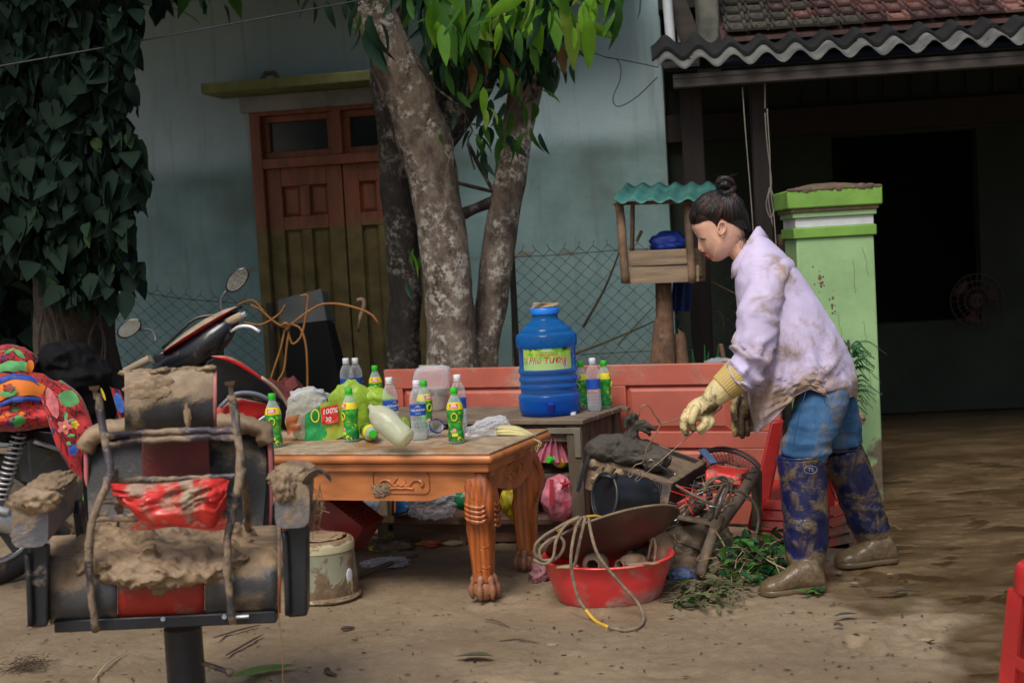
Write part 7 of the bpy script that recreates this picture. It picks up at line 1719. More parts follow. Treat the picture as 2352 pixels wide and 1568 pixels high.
 # litter on the mud under the table
 lit = [('green_wrapper', 'green and red printed tea wrapper crumpled on the mud under the table', 'wrapper', (935, 1240), (.085, .05, .035), pm('green_print_wrap', (.012, .20, .07), .4, var=.5, vs=18, col2=(.35, .22, .03), bump=.4), 3), ('yellow_wrapper', 'long yellow and red wrapper on the mud behind the table leg', 'wrapper', (985, 1254), (.06, .03, .014), pm('yellow_red_wrap', (.38, .28, .03), .5, var=.5, vs=16, col2=(.30, .02, .02), bump=.4), 4), ('brown_bag', 'dull brown plastic bag half buried in mud under the table', 'plastic bag', (905, 1262), (.075, .05, .028), pm('brown_film', (.12, .085, .055), .5, var=.3, bump=.4), 5),
   ('clear_wrap', 'crumpled clear plastic film on the mud right of the bucket', 'plastic film', (885, 1300), (.085, .035, .022), wht_film, 6), ('yellow_scrap', 'small yellow plastic scrap on the mud behind the bucket', 'scrap', (862, 1262), (.025, .02, .012), pm('yellow_scrap', (.50, .42, .02), .5), 7), ('pale_husk', 'pale dry husk on the mud right of the wrappers', 'husk', (1042, 1250), (.05, .025, .010), pm('husk', (.33, .27, .14), .7), 8), ('silver_film', 'twisted silver plastic film hanging beside the old table leg', 'plastic film', (852, 1215), (.014, .02, .05), wht_film, 9), ('pink_rag', 'dirty pink plastic rag on the mud left of the red basin', 'rag', (1240, 1335), (.035, .04, .045), pm('dirty_pink', (.30, .13, .14), .6, var=.4, mud=.3), 10), ('blue_scrap', 'torn blue and white scrap on the mud right of the basin', 'scrap', (1566, 1330), (.05, .035, .025), pm('blue_white', (.40, .42, .44), .6, var=.4, vs=12, col2=(.03, .10, .35), mud=.35), 11)]
 for nm, lb, ct, (x, y), r_, mt, sd in lit:
  g_ = G(x, y); solo(nm, blob(g_ + Vector((0, 0, r_[2] * .6)), r_, sd, 4, .35, 2.2, .0, .18), mt, lb, ct, smooth=180)
 a, b = G(815, 1333), G(960, 1282); solo('long_stick', MB().tube(icurve([a + Vector((0, 0, .012)), (a + b) / 2 + Vector((0, 0, .02)), b + Vector((0, 0, .015))], 12), [.011, .011, .012, .012, .011, .011, .010, .010, .009, .008, .008, .007], 7), pm('stick', (.12, .085, .055), .9, mud=.3), 'long thin stick lying on the mud under the carved table', 'stick', smooth=180)
build_under()
# ------------------------------------------------------------------ bird table, plants, wires
def build_bird():
 Y = 7.6; k = mpp(Y)
 c = Vector((P(1530, 830, Y).x, Y, 0))
 th = thing('bird_table', 'homemade wooden bird table with green corrugated roof on a log post', 'bird table', c)
 lw = bark_mat('post_bark', (.10, .055, .032), (.24, .13, .075), (.10, .06, .04), .5); pl = pm('raw_plank', (.26, .185, .115), .8, var=.3, vs=4, stretch=(1, 8, 8), bump=.3, bs=40); rl = pm('peeled_pole', (.17, .105, .062), .8, var=.5, vs=10, bump=.3)
 part('post', limb([Vector((c.x - .01, Y, -.05)), P(1528, 830, Y), P(1527, 740, Y), P(1524, 650, Y)], [26 * k, 23 * k, 20 * k, 19 * k], n=14, k=20, amp=.07), lw, th, smooth=180)
 for pts, r_ in ((((1422, 462, Y - .12), (1430, 560, Y - .13), (1437, 650, Y - .13)), 10), (((1578, 470, Y - .12), (1585, 560, Y - .13), (1590, 650, Y - .13)), 10), (((1453, 468, Y + .14), (1452, 580, Y + .14)), 5), (((1610, 468, Y + .14), (1616, 640, Y + .14)), 6), (((1462, 555, Y + .05), (1474, 530, Y + .05)), 3.5)):
  part('pole', limb(A(*pts), [r_ * k] * 3, n=8, k=10, amp=.15), rl, th, smooth=180)
 part('tray_board', MB().hexa(A((1440, 612, Y - .12), (1592, 606, Y - .12), (1592, 606, Y - .10), (1440, 612, Y - .10)), A((1440, 577, Y - .12), (1590, 571, Y - .12), (1590, 571, Y - .10), (1440, 577, Y - .10))), pl, th, bevel=.003)
 part('tray_board', MB().hexa(A((1446, 648, Y - .121), (1606, 642, Y - .121), (1606, 642, Y - .10), (1446, 648, Y - .10)), A((1446, 615, Y - .121), (1606, 609, Y - .121), (1606, 609, Y - .10), (1446, 615, Y - .10))), pl, th, bevel=.003)
 part('tray_board', MB().hexa(A((1450, 640, Y + .13), (1620, 634, Y + .13), (1620, 634, Y + .15), (1450, 640, Y + .15)), A((1450, 575, Y + .13), (1620, 569, Y + .13), (1620, 569, Y + .15), (1450, 575, Y + .15))), pl, th, bevel=.003)
 part('tray_floor', MB().hexa(A((1435, 652, Y - .13), (1605, 646, Y - .13), (1620, 645, Y + .14), (1450, 651, Y + .14)), A((1435, 646, Y - .13), (1605, 640, Y - .13), (1620, 639, Y + .14), (1450, 645, Y + .14))), pl, th)
 def rf(u, v):
  p = P(1408 + 236 * u, 463 - 3 * u, Y - .20) * (1 - v) + P(1440 + 205 * u, 424 - 4 * u, Y + .22) * v
  return p + Vector((0, 0, .011 * math.cos(u * 2 * math.pi * 5.5)))
 o = part('roof_sheet', MB().grid(rf, 60, 6), pm('faded_green_tin', (.045, .17, .145), .6, var=.3, vs=5, bump=.1, mud=.12, ms=8, mcol=(.20, .24, .20)), th, smooth=180, fix=False)
 o.modifiers.new('s', 'SOLIDIFY').thickness = .003
 part('roof_batten', MB().tube(A((1408, 468, Y - .13), (1630, 462, Y - .13)), .010, 7), rl, th)
 solo('blue_cloth', blob(P(1535, 556, Y), (.095, .07, .055), 4, 4, .15, 1.8, None, .08), pm('royal_blue', (.008, .035, .26), .55, var=.3, vs=6, bump=.3), 'bright blue cloth bundle inside the bird table tray', 'cloth', smooth=180)
 solo('blue_tarp', MB().grid(lambda u, v: P(1545 + 45 * u - 4 * v, 650 + 65 * v, Y + .25 + .03 * math.sin(u * 8)), 16, 10), pm('blue_tarp', (.006, .018, .14), .5, var=.3, vs=6), 'dark blue tarpaulin hanging below the bird table', 'tarpaulin', smooth=180)
 # broken pot pieces and leaves at the post foot
 part('root_flare', limb([Vector((P(1500, 830, Y).x, Y, -.02)), P(1512, 790, Y), P(1522, 700, Y)], [30 * k, 16 * k, 6 * k], n=10, k=12, amp=.12), lw, th, smooth=180)
 part('stump', limb([Vector((P(1565, 830, Y).x, Y + .05, -.02)), P(1562, 800, Y + .05), P(1556, 765, Y + .05)], [22 * k, 18 * k, 8 * k], n=10, k=10, amp=.15), lw, th, smooth=180)
 gl = [leafmat('blade_green', (.03, .12, .045), trl=.2), leafmat('blade_green2', (.05, .16, .03), trl=.2)]
 th = thing('broad_leaf_plant', 'broad green leaves behind the red door below the bird table', 'plant', Vector((P(1640, 840, 7.4).x, 7.4, 0)))
 for x0, y0, x1, y1, w_ in ((1600, 850, 1590, 800, 9), (1620, 850, 1618, 790, 8), (1640, 850, 1650, 795, 10), (1660, 850, 1690, 812, 9), (1672, 845, 1720, 800, 8), (1610, 850, 1628, 805, 8)):
  a, b = P(x0, y0 + 150, 7.4), P(x1, y1, 7.35); part('leaf', MB().tube(icurve([a, (a + b) / 2 + Vector((.01, 0, .05)), b], 10), [w_ * k * q for q in (.3, .6, .9, 1, 1, 1, .9, .7, .4, .05)], 6, flat=.15), gl[x0 % 2], th, smooth=180)
 solo('tilted_plank', MB().beam(P(1672, 880, 7.5), P(1655, 790, 7.5), .05, .02), pm('plank_brown', (.15, .08, .05), .8), 'short brown plank leaning behind the red door', 'plank', bevel=.003)
 solo('grey_rag', blob(P(1650, 832, 6.95), (.06, .03, .022), 6, 4, .25, 2, None, .1), pm('blue_grey_rag', (.19, .22, .25), .7, var=.2), 'crumpled blue grey plastic on the top edge of the red door', 'rag', smooth=180)
 # sticks leaning in the fence
 rr = random.Random(4); sm = pm('dry_stick', (.10, .07, .045), .9, var=.3)
 for i, (pts, lb) in enumerate(((((1340, 750, 8.6), (1390, 660, 8.65), (1430, 560, 8.7)), 'dry stick leaning steeply against the fence right of the tree'), (((1200, 855, 8.4), (1380, 790, 8.4), (1510, 735, 8.4)), 'long dry stick slanting across the fence behind the jug'), (((1420, 790, 8.5), (1500, 705, 8.5)), 'thin twig slanting across the fence by the bird table post'), (((1620, 640, 8.3), (1700, 680, 8.2)), 'thin dry twig caught in the dark fence near the face'), (((1590, 740, 8.3), (1650, 715, 8.2), (1665, 760, 8.2)), 'bent dry twig in the dark fence above the glove'))):
  solo('dry_twig', MB().tube(icurve(A(*pts), 12), [.009 - .004 * q / 11 for q in range(12)] if i < 2 else .004, 6), sm, lb, 'twig', 'dry twigs in the fence', smooth=180)
 # strings hanging from the eave
 st = pm('grey_string', (.24, .22, .18), .9)
 th = thing('hanging_strings', 'thin grey strings hanging from the eave beside the woman', 'string', P(1725, 185, 7.95))
 for pts in (((1705, 200, 7.95), (1712, 300, 7.95), (1722, 420, 7.95), (1730, 530, 7.95), (1735, 640, 7.95)), ((1762, 250, 7.95), (1768, 350, 7.95), (1770, 430, 7.95), (1778, 500, 7.95), (1785, 600, 7.95)), ((1757, 260, 7.95), (1762, 330, 7.95), (1772, 420, 7.95), (1765, 455, 7.95), (1775, 520, 7.95)), ((1768, 430, 7.95), (1760, 470, 7.95), (1770, 500, 7.95), (1780, 470, 7.95), (1770, 430, 7.95)), ((1757, 250, 7.95), (1757, 190, 7.95))):
  part('string', MB().tube(icurve(A(*pts), 26), .0032, 5), st, th, smooth=180)
 cbm = pm('black_cable', (.02, .022, .025), .6)
 solo('overhead_cable', MB().tube(icurve(A((-200, 185, 6.6), (0, 152, 6.7), (280, 102, 6.8), (560, 50, 7.0), (850, -4, 7.2), (1100, -60, 7.4)), 30), .0042, 6), pm('grey_cable2', (.05, .055, .065), .6), 'thin dark cable slanting up across the vine leaves', 'cable', smooth=180)
 solo('wall_wire', MB().tube(icurve(A((1300, 95, 8.5), (1385, 130, 8.5), (1420, 140, 8.5), (1425, 180, 8.5), (1408, 225, 8.5), (1420, 245, 8.5), (1460, 225, 8.3), (1510, 178, 7.9)), 40), .003, 5), cbm, 'thin loose wire looping between tree and eave', 'wire', smooth=180)
 solo('eave_wire', MB().tube(icurve(A((1385, 130, 8.4), (1450, 142, 8.1), (1512, 155, 7.8)), 10), .003, 5), cbm, 'straight thin wire running from tree to eave', 'wire', smooth=180)
build_bird()
def build_plants():
 rr = random.Random(9)
 # feathery plant by the pillar
 Y = 6.95; th = thing('feathery_plant', 'dark green feathery plant growing against the green pillar', 'plant', Vector((P(1960, 1000, Y).x, Y, 0)))
 fm = leafmat('fern_green', (.018, .085, .028), trl=.15)
 stm = pm('fern_stem', (.05, .06, .03), .8)
 b0 = P(1952, 1000, Y)
 part('stem', MB().tube([Vector((b0.x, Y, -.02)), P(1950, 960, Y), P(1955, 860, Y), P(1948, 780, Y)], .006, 6), stm, th)
 for i in range(44):
  a = P(rr.uniform(1945, 1960), rr.uniform(785, 940), Y + rr.uniform(-.04, .04)); ln = rr.uniform(.08, .16)
  dx = rr.uniform(.3, 1) if rr.random() < .8 else rr.uniform(-.6, 0); e = a + Vector((dx * ln, rr.uniform(-.5, .5) * ln, rr.uniform(-.5, .15) * ln)); mid = (a + e) / 2 + Vector((0, 0, .03))
  c = icurve([a, mid, e], 12); m = MB()
  for j, p in enumerate(c[1:]):
   t_ = (c[j + 1] - c[j]).normalized(); s_ = t_.cross(Vector((0, 0, 1))).normalized(); L_ = .032 * (1 - .5 * j / 11)
   for sg in (-1, 1):
    q = p + (s_ * sg * .5 + t_ * .6 + Vector((0, rr.uniform(-.3, .3), -.45))) * L_; m.add([p + t_ * .007, p - t_ * .007, q], [(0, 1, 2)])
  part('frond', m, fm, th, smooth=180, fix=False)
 # uprooted weeds in front of the boots
 th = thing('uprooted_weeds', 'heap of uprooted green weeds on the mud by the front boot', 'weeds', G(1735, 1330))
 wl = [leafmat('weed_dark', (.022, .085, .030), trl=.2), leafmat('weed_light', (.085, .24, .035), trl=.3)]
 tp = leaf_mb(.045, .018, .3, .3, 4)
 for mi, n_ in ((0, 330), (1, 150)):
  Ms = []
  for i in range(n_):
   x = rr.gauss(1738, 45); y = rr.gauss(1285, 36);
   if not (1640 < x < 1812 and 1205 < y < 1352): continue
   g_ = G(x, max(y, 1262 + abs(x - 1735) * .2)); zz = max(0, (1335 - y)) * .0014 * rr.random()
   p = P(x, y, 5.32 + rr.random() * .35); p.z = max(p.z, .012)
   Ms.append(leaf_M(p, rr.uniform(0, 6.28), R(rr.uniform(-60, 30)), rr.uniform(-1, 1), rr.uniform(.7, 1.5)))
  part('leaf_mass', many_leaves(tp, Ms), wl[mi], th, smooth=180, kind='stuff', fix=False)
 m = MB(); sm = pm('pale_stem', (.26, .20, .11), .85, var=.3)
 for i in range(40):
  a = P(rr.gauss(1725, 30), rr.gauss(1300, 20), 5.4); a.z = max(a.z, .02); e = a + Vector((rr.uniform(-.16, .16), rr.uniform(-.1, .1), rr.uniform(-.05, .08))); e.z = max(e.z, .01)
  m.tube(icurve([a, (a + e) / 2 + Vector((0, 0, .02)), e], 7), .0022, 4)
 part('stem_tangle', m, sm, th, kind='stuff')
 part('long_shoot', MB().tube(icurve(A((1718, 1270, 5.4), (1735, 1265, 5.35), (1770, 1290, 5.3), (1808, 1308, 5.25)), 12), .003, 5), sm, th); part('long_shoot', MB().tube(icurve(A((1640, 1215, 5.5), (1660, 1245, 5.42), (1675, 1285, 5.38)), 12), .003, 5), sm, th)
 # trampled wet leaves right of the basin
 th = thing('trampled_leaves', 'trampled muddy leaves and stems on the ground right of the basin', 'leaves', G(1600, 1370))
 Ms = []
 for i in range(190):
  x = rr.gauss(1625, 62); y = 1372 + (x - 1625) * -.25 + rr.gauss(0, 17)
  if y > 1402 or x < 1535: continue
  g_ = G(x, y); Ms.append(leaf_M(g_ + Vector((0, 0, .012 + .03 * rr.random())), rr.uniform(0, 6.28), R(rr.uniform(-25, 25)), rr.uniform(-.8, .8), rr.uniform(.6, 1.5)))
 part('leaf_mass', many_leaves(tp, Ms), leafmat('muddy_leaf', (.075, .085, .035), var=.6, trl=.1), th, smooth=180, kind='stuff', fix=False)
 m = MB()
 for i in range(46):
  g_ = G(rr.gauss(1610, 55), rr.gauss(1368, 16)); e = g_ + Vector((rr.uniform(-.15, .15), rr.uniform(-.12, .12), .01)); m.tube(icurve([g_ + Vector((0, 0, .01)), (g_ + e) / 2 + Vector((0, 0, .03 * rr.random() + .01)), e], 6), .0024, 4)
 part('stem_tangle', m, pm('muddy_stem', (.15, .11, .07), .9), th, kind='stuff')
 for x, y, s_, az in ((1605, 1352, 1.9, 60), (1590, 1352, 1.6, 100), (1580, 1390, 1.4, 200)):
  part('leaf', many_leaves(tp, [leaf_M(G(x, y) + Vector((0, 0, .03)), R(az), R(8), .3, s_ * 1.2)]), wl[1], th, smooth=180, fix=False)
 # sprig at the near heel
 th = thing('green_sprig', 'small green sprig lying at the heel of the front boot', 'sprig', G(1880, 1368))
 for i in range(9): part('leaf', many_leaves(tp, [leaf_M(G(1868 + rr.uniform(-18, 22), 1366 + rr.uniform(-8, 10)) + Vector((0, 0, .015)), rr.uniform(0, 6.28), R(rr.uniform(0, 40)), rr.uniform(-.5, .5), rr.uniform(.8, 1.3))]), wl[i % 2], th, smooth=180, fix=False)
build_plants()
def build_litter():
 rr = random.Random(17); m = MB(); m2 = MB()
 for i in range(800):      # tiny specks and chaff in the mud
  x, y = rr.uniform(-40, 2392), 1180 + 400 * rr.random() ** .8
  g_ = G(x, y)
  if g_.y > 6.2: continue
  L_ = rr.uniform(.004, .016); a = rr.uniform(0, 6.28); dx, dy = L_ * math.cos(a), L_ * math.sin(a)
  z = float(ground_h(np.array(g_.x), np.array(g_.y))) + .003
  if wet_mask(np.array(g_.x), np.array(g_.y)) > .4: continue
  w_ = rr.uniform(.12, .4)
  (m if rr.random() < .8 else m2).add([(g_.x - dx, g_.y - dy, z), (g_.x + dy * w_, g_.y - dx * w_, z + .003), (g_.x + dx, g_.y + dy, z + .002), (g_.x - dy * w_, g_.y + dx * w_, z + .0035)], [(0, 1, 2, 3)])
 for mm, nm, c in ((m, 'mud_chaff', (.045, .032, .02)), (m2, 'pale_chaff', (.24, .19, .11))):
  o = solo(nm, mm, pm(nm, c, .9, var=.4), 'tiny scattered ' + ('dark' if c[0] < .1 else 'pale') + ' plant bits on the mud', 'litter', kind='stuff', fix=False)
 m = MB()
 for i in range(12):
  cx, cy = rr.choice(((700, 1440), (560, 1500), (1050, 1480), (1750, 1420), (2050, 1330), (2150, 1480), (1300, 1500))); g_ = G(cx + rr.gauss(0, 90), min(1600, cy + rr.gauss(0, 28))); s_ = abs(rr.gauss(.008, .007)) + .004
  m.ext(blob(g_ + Vector((0, 0, .003)), (s_ * 1.6, s_ * 1.1, s_ * .35), i, 3, .5, 2))
 solo('mud_clods', m, pm('clod', (.225, .162, .098), .85, var=.3, bump=.4), 'small clods of mud strewn over the ground', 'mud', kind='stuff', smooth=180)
 tw = pm('ground_twig', (.06, .042, .028), .9, var=.3); tl = pm('pale_straw', (.33, .26, .14), .85)
 items = [((2045, 1367), (2118, 1362), .010, tw, 'dark flat stick lying on the wet mud right of the boots'), ((215, 1568), (292, 1500), .004, tl, 'pale straw lying on the mud left of the chair pedestal'), ((490, 1470), (600, 1440), .006, tw, 'dark root lying on the mud right of the chair pedestal'), ((520, 1510), (605, 1462), .006, tw, 'curved dark twig below the dark root right of the pedestal'), ((1115, 1428), (1172, 1447), .003, tw, 'thin dark twig on the mud below the table claw foot'), ((1148, 1478), (1240, 1482), .0035, tw, 'thin bent twig on the open mud below the basin'), ((60, 1445), (125, 1432), .004, tw, 'thin twig on the mud at the far left under the chair arm'), ((785, 1450), (815, 1446), .012, tw, 'dark leaf scrap poking from a hole in the mud'), ((752, 1540), (775, 1556), .010, tw, 'dark scrap poking from a hole near the bottom edge'), ((1915, 1440), (1935, 1444), .008, tw, 'small dark chip on the mud below the rear boot')]
 for (a, b, r_, mt, lb) in items:
  p, q = G(*a), G(*b); z = .010; mid = (p + q) / 2 + Vector((rr.uniform(-.02, .02), rr.uniform(-.02, .02), z + .004)); solo('ground_twig', MB().tube(icurve([p + Vector((0, 0, z)), mid, q + Vector((0, 0, z))], 8), [r_ * .7, r_, r_, r_, r_, r_ * .9, r_ * .7, r_ * .3], 6, flat=.5), mt, lb, 'twig', 'twigs on the mud', smooth=180)
 for (x, y, s_, az, mt, lb) in ((1135, 1515, 2.6, 80, pm('wet_leaf', (.10, .10, .055), .5, var=.4), 'grey green wet leaf on the open mud at bottom centre'), (1970, 1417, 1.8, 100, pm('wet_leaf2', (.06, .07, .06), .5), 'small grey leaf on the mud below the front boot')):
  solo('fallen_leaf', many_leaves(leaf_mb(.05, .02, .1, .3, 5), [leaf_M(G(x, y) + Vector((0, 0, .012)), R(az), R(6), .1, s_)]), mt, lb, 'leaf', smooth=180, fix=False)
 g0 = G(580, 1552); solo('banana_leaf_scrap', many_leaves(leaf_mb(.22, .06, .05, .2, 8), [leaf_M(G(530, 1566) + Vector((0, 0, .015)), R(-62), R(3), .1, 1.0)]), leafmat('pale_green_scrap', (.20, .30, .08), var=.4), 'torn pale green leaf strip on the mud near the chair pedestal', 'leaf', smooth=180, fix=False)
 m = MB(); c = G(62, 1538)
 for i in range(240):
  p = c + Vector((rr.gauss(0, .035), rr.gauss(0, .035), .006 + abs(rr.gauss(0, .012)))); e = p + Vector((rr.gauss(0, .022), rr.gauss(0, .022), rr.gauss(0, .006))); m.tube([p, (p + e) / 2 + Vector((0, 0, .005)), e], .0009, 3)
 solo('straw_clump', m, pm('dark_straw', (.07, .045, .025), .9, var=.4), 'tangled clump of brown straw on the mud at lower left', 'straw', kind='stuff')
 # string hanging from the chair seat
 solo('thin_string', MB().tube(icurve(A((575, 1245, 3.55), (625, 1260, 3.45), (641, 1300, 3.42), (640, 1400, 3.42), (648, 1480, 3.42), (650, 1600, 3.42)), 30), .0012, 4), pm('brown_string', (.25, .13, .05), .8), 'thin brown string hanging from the barber chair seat to the mud', 'string', smooth=180)
build_litter()
# ================================================================== THE WOMAN
YC = 5.42
def lateral_loft(outline, smooth_out, C, hw, nt=21, sharp=.22, pw=2.3, Y0=YC, mn=.03):
 rings = []
 for i in range(nt):
  t_ = -1 + 2 * i / (nt - 1); s_ = max(mn, (1 - abs(t_) ** pw) ** (1 / pw)) ; f = math.exp(-(t_ / sharp) ** 2)
  ring = []
  for (a, b) in zip(outline, smooth_out):
   x = b[0] + (a[0] - b[0]) * f; y = b[1] + (a[1] - b[1]) * f
   ring.append(P(C[0] + (x - C[0]) * s_, C[1] + (y - C[1]) * s_, Y0 + t_ * hw))
  rings.append(ring)
 return MB().loft(rings)
def dens(pts, k=3):
 out = []
 n = len(pts)
 for i in range(n):
  a, b = pts[i], pts[(i + 1) % n]
  for j in range(k): out.append((a[0] + (b[0] - a[0]) * j / k, a[1] + (b[1] - a[1]) * j / k))
 return out
skin = pm('skin', (.70, .40, .285), .5, var=.08, vs=20, bump=.03, bs=200, sss=.15, spec=.35)
def build_woman():
 full = [(1589, 505), (1588, 515), (1590, 526), (1596, 537), (1602, 544), (1603, 551), (1603, 559), (1602.5, 567), (1603, 573), (1609, 578), (1617, 578.5), (1621, 581), (1622, 585), (1627, 587), (1626, 591), (1631, 593), (1632, 597), (1638, 600), (1647, 601), (1658, 598), (1670, 590), (1684, 580), (1700, 565), (1710, 545), (1713, 520), (1711, 495), (1702, 470), (1686, 452), (1662, 443), (1636, 446), (1612, 460), (1597, 482)]
 smo = list(full)
 for i, q in enumerate([(1591, 526), (1598, 538), (1604, 548), (1608, 556), (1612, 563), (1616, 570), (1619, 575), (1622, 579), (1625, 582), (1628, 585), (1631, 588), (1634, 591), (1637, 594), (1640, 596), (1645, 598)]): smo[i + 2] = q
 head = lateral_loft(dens(full), dens(smo), (1656, 520), .074, nt=25, sharp=.19)
 body = MB().ext(head)
 body.ext(ptube([(1682, 555, YC, 27), (1700, 575, YC, 27), (1716, 590, YC, 30)], k=8))                     # neck
 body.ext(ptube([(1722, 595, YC, 50), (1770, 660, YC, 75), (1820, 750, YC, 72), (1860, 820, YC, 66), (1880, 870, YC, 50)], n=18))   # trunk
 body.ext(ptube([(1785, 630, 5.38, 20), (1745, 705, 5.26, 22), (1732, 810, 5.20, 24), (1690, 868, 5.20, 21), (1640, 915, 5.20, 17)]))
 body.ext(ptube([(1785, 630, 5.46, 20), (1748, 710, 5.56, 22), (1732, 800, 5.58, 24), (1722, 870, 5.57, 18), (1712, 900, 5.57, 17)]))
 body.ext(ptube([(1878, 880, 5.36, 38), (1862, 1000, 5.29, 34), (1850, 1060, 5.28, 30), (1852, 1180, 5.27, 28), (1852, 1300, 5.26, 24)]))
 body.ext(ptube([(1886, 880, 5.48, 38), (1930, 1000, 5.56, 28), (1952, 1080, 5.57, 26), (1986, 1180, 5.59, 24), (2008, 1250, 5.60, 20)]))
 bf = fuse(body, .0036, 3, .4)
 loc = Vector((P(1880, 1000, YC).x, YC, 0))
 th = solo('person', bf, skin, 'woman in muddy lilac shirt, jeans and blue boots bending over the scrap pile', 'person', loc=loc, smooth=180, fix=False)
 # face details on the near side (skin side facing the camera)
 lipm = pm('lips', (.42, .075, .065), .4, var=.1); dkm = pm('lash_black', (.012, .009, .008), .6); brw = pm('brow', (.05, .03, .022), .8)
 Yn = lambda t_: YC + t_ * .074
 part('lips', MB().tube(icurve([P(1620.5, 583.5, Yn(-.02)), P(1624, 587, Yn(-.12)), P(1629, 589.5, Yn(-.24)), P(1634, 590.5, Yn(-.34))], 8), [.0035, .0042, .0046, .0044, .004, .0034, .0024, .0008], 8).tube(icurve([P(1626.5, 592, Yn(-.02)), P(1630, 592.5, Yn(-.14)), P(1634, 591, Yn(-.33))], 7), [.0038, .0045, .0045, .004, .0034, .0024, .0008], 8), lipm, th, smooth=180)
 part('eyelashes', MB().tube(icurve([P(1607, 546, Yn(-.42)), P(1611, 548.5, Yn(-.58)), P(1616, 549.5, Yn(-.68)), P(1621, 548, Yn(-.76))], 9), [.001, .0018, .0024, .0028, .0028, .0026, .0022, .0016, .0008], 6), dkm, th, smooth=180)
 part('eyelid', MB().sphere(P(1614, 543.5, Yn(-.50)), (.011, .0065, .0075), 12, 8), skin, th, smooth=180)
 part('eyebrow', MB().tube(icurve([P(1600, 533, Yn(-.36)), P(1605, 533, Yn(-.5)), P(1612, 534, Yn(-.66)), P(1618, 537, Yn(-.76))], 9), [.001, .0018, .0022, .0023, .0023, .002, .0016, .0012, .0005], 6, flat=.6), brw, th, smooth=180)
 part('nostril', MB().sphere(P(1615, 576.5, Yn(-.13)), (.0055, .0045, .004), 10, 6), skin, th, smooth=180); part('nostril_hole', MB().sphere(P(1615, 578.3, Yn(-.13)), (.0022, .0018, .0014), 8, 5), pm('nostril_dark', (.10, .03, .025), .7), th, smooth=180)
 # ear
 ec = P(1657, 525, Yn(-1.0)); er = Matrix.Rotation(R(12), 3, 'Y')
 em = MB().sphere(ec, (.0165, .008, .027), 18, 12, er)
 em.disp(lambda v: v + np.stack([0 * v[:, 0], -.0035 * np.exp(-(((v[:, 0] - ec.x - .004) / .007) ** 2 + ((v[:, 2] - ec.z - .002) / .012) ** 2)) * -2.6, 0 * v[:, 0]], -1))
 ear = part('ear', em, skin, th, smooth=180)
 part('ear_rim', MB().tube(icurve([ec + er @ Vector(q) for q in ((-.010, -.007, -.004), (-.013, -.008, .012), (-.004, -.009, .024), (.009, -.009, .020), (.014, -.009, .004), (.010, -.008, -.012), (.001, -.008, -.024))], 18), .0032, 7), skin, ear, smooth=180)
 part('earring', MB().tube([P(1659, 541, Yn(-1.1)) + Vector((.0045 * math.cos(a), 0, .0045 * math.sin(a))) for a in np.linspace(0, 6.283, 15)[:-1]], .0012, 5, closed=True), pm('gold', (.9, .75, .45), .25, metal=1), ear, smooth=180)
 # hair
 hm = NT('dark_hair'); hc = hm.coords((1, .5, 1)); hn = hm.noise(hm.coords((30, 30, 4)), 3, 4, .6, 1.2)
 hcol = hm.mix(hm.rng(hm.noise(hm.coords((6, 6, 3)), 3, 3), .45, .68), (.010, .007, .006), (.050, .018, .011)); hb = hm.n('ShaderNodeBsdfPrincipled'); hm.l(hcol, hb.inputs['Base Color']); hb.inputs['Roughness'].default_value = .38; hb.inputs['Specular IOR Level'].default_value = .5
 hbp = hm.n('ShaderNodeBump'); hbp.inputs['Strength'].default_value = .7; hbp.inputs['Distance'].default_value = .006; hm.l(hn, hbp.inputs['Height']); hm.l(hbp.outputs[0], hb.inputs['Normal']); hm.l(hb.outputs[0], hm.out.inputs[0]); hm = hm.m
 ho = [(1585, 512), (1582, 497), (1586, 478), (1596, 461), (1612, 447), (1634, 437), (1660, 434), (1688, 442), (1707, 462), (1717, 488), (1722, 512), (1724, 530), (1712, 533), (1696, 531), (1680, 530), (1670, 525), (1662, 513), (1650, 513), (1645, 522), (1643, 538), (1639, 548), (1634, 538), (1628, 526), (1616, 520), (1602, 518), (1592, 518)]
 hair = lateral_loft(dens(ho), dens(ho), (1658, 486), .0792, nt=27, sharp=9, pw=2.6, mn=.05)
 hair.disp(lambda v: v + (.0030 * fbm(np.stack([v[:, 0] * .35 - v[:, 2] * .2, v[:, 1], v[:, 2] * .35], -1), 120, 2) + .003 * fbm(v, 30, 2))[:, None] * np.array([.6, 1, .6]))
 hr = part('hair', hair, hm, th, smooth=180)
 HC = (1658, 486); ang = [(math.atan2(y - HC[1], x - HC[0]), math.hypot(x - HC[0], y - HC[1])) for x, y in dens(ho, 6)]; ang.sort()
 aa = np.array([a for a, r in ang]); ar = np.array([r for a, r in ang])
 def hairY(x, y):
  a = math.atan2(y - HC[1], x - HC[0]); q = math.hypot(x - HC[0], y - HC[1]) / np.interp(a, aa, ar, period=2 * math.pi); return YC - .0815 * max(0, 1 - min(q, 1) ** 2.6) ** (1 / 2.6) - .0015
 m = MB(); rr = random.Random(8)
 paths = [[(1587, 506), (1594, 474), (1620, 449), (1652, 438)], [(1594, 515), (1606, 487), (1632, 460), (1658, 441)], [(1608, 519), (1622, 494), (1644, 466), (1662, 443)], [(1626, 522), (1636, 500), (1652, 470), (1665, 444)], [(1642, 534), (1648, 505), (1658, 474), (1667, 445)], [(1668, 522), (1668, 500), (1670, 472), (1670, 446)], [(1690, 528), (1688, 502), (1682, 474), (1674, 447)], [(1712, 530), (1708, 500), (1698, 470), (1680, 447)], [(1722, 524), (1716, 490), (1702, 462), (1684, 444)]]
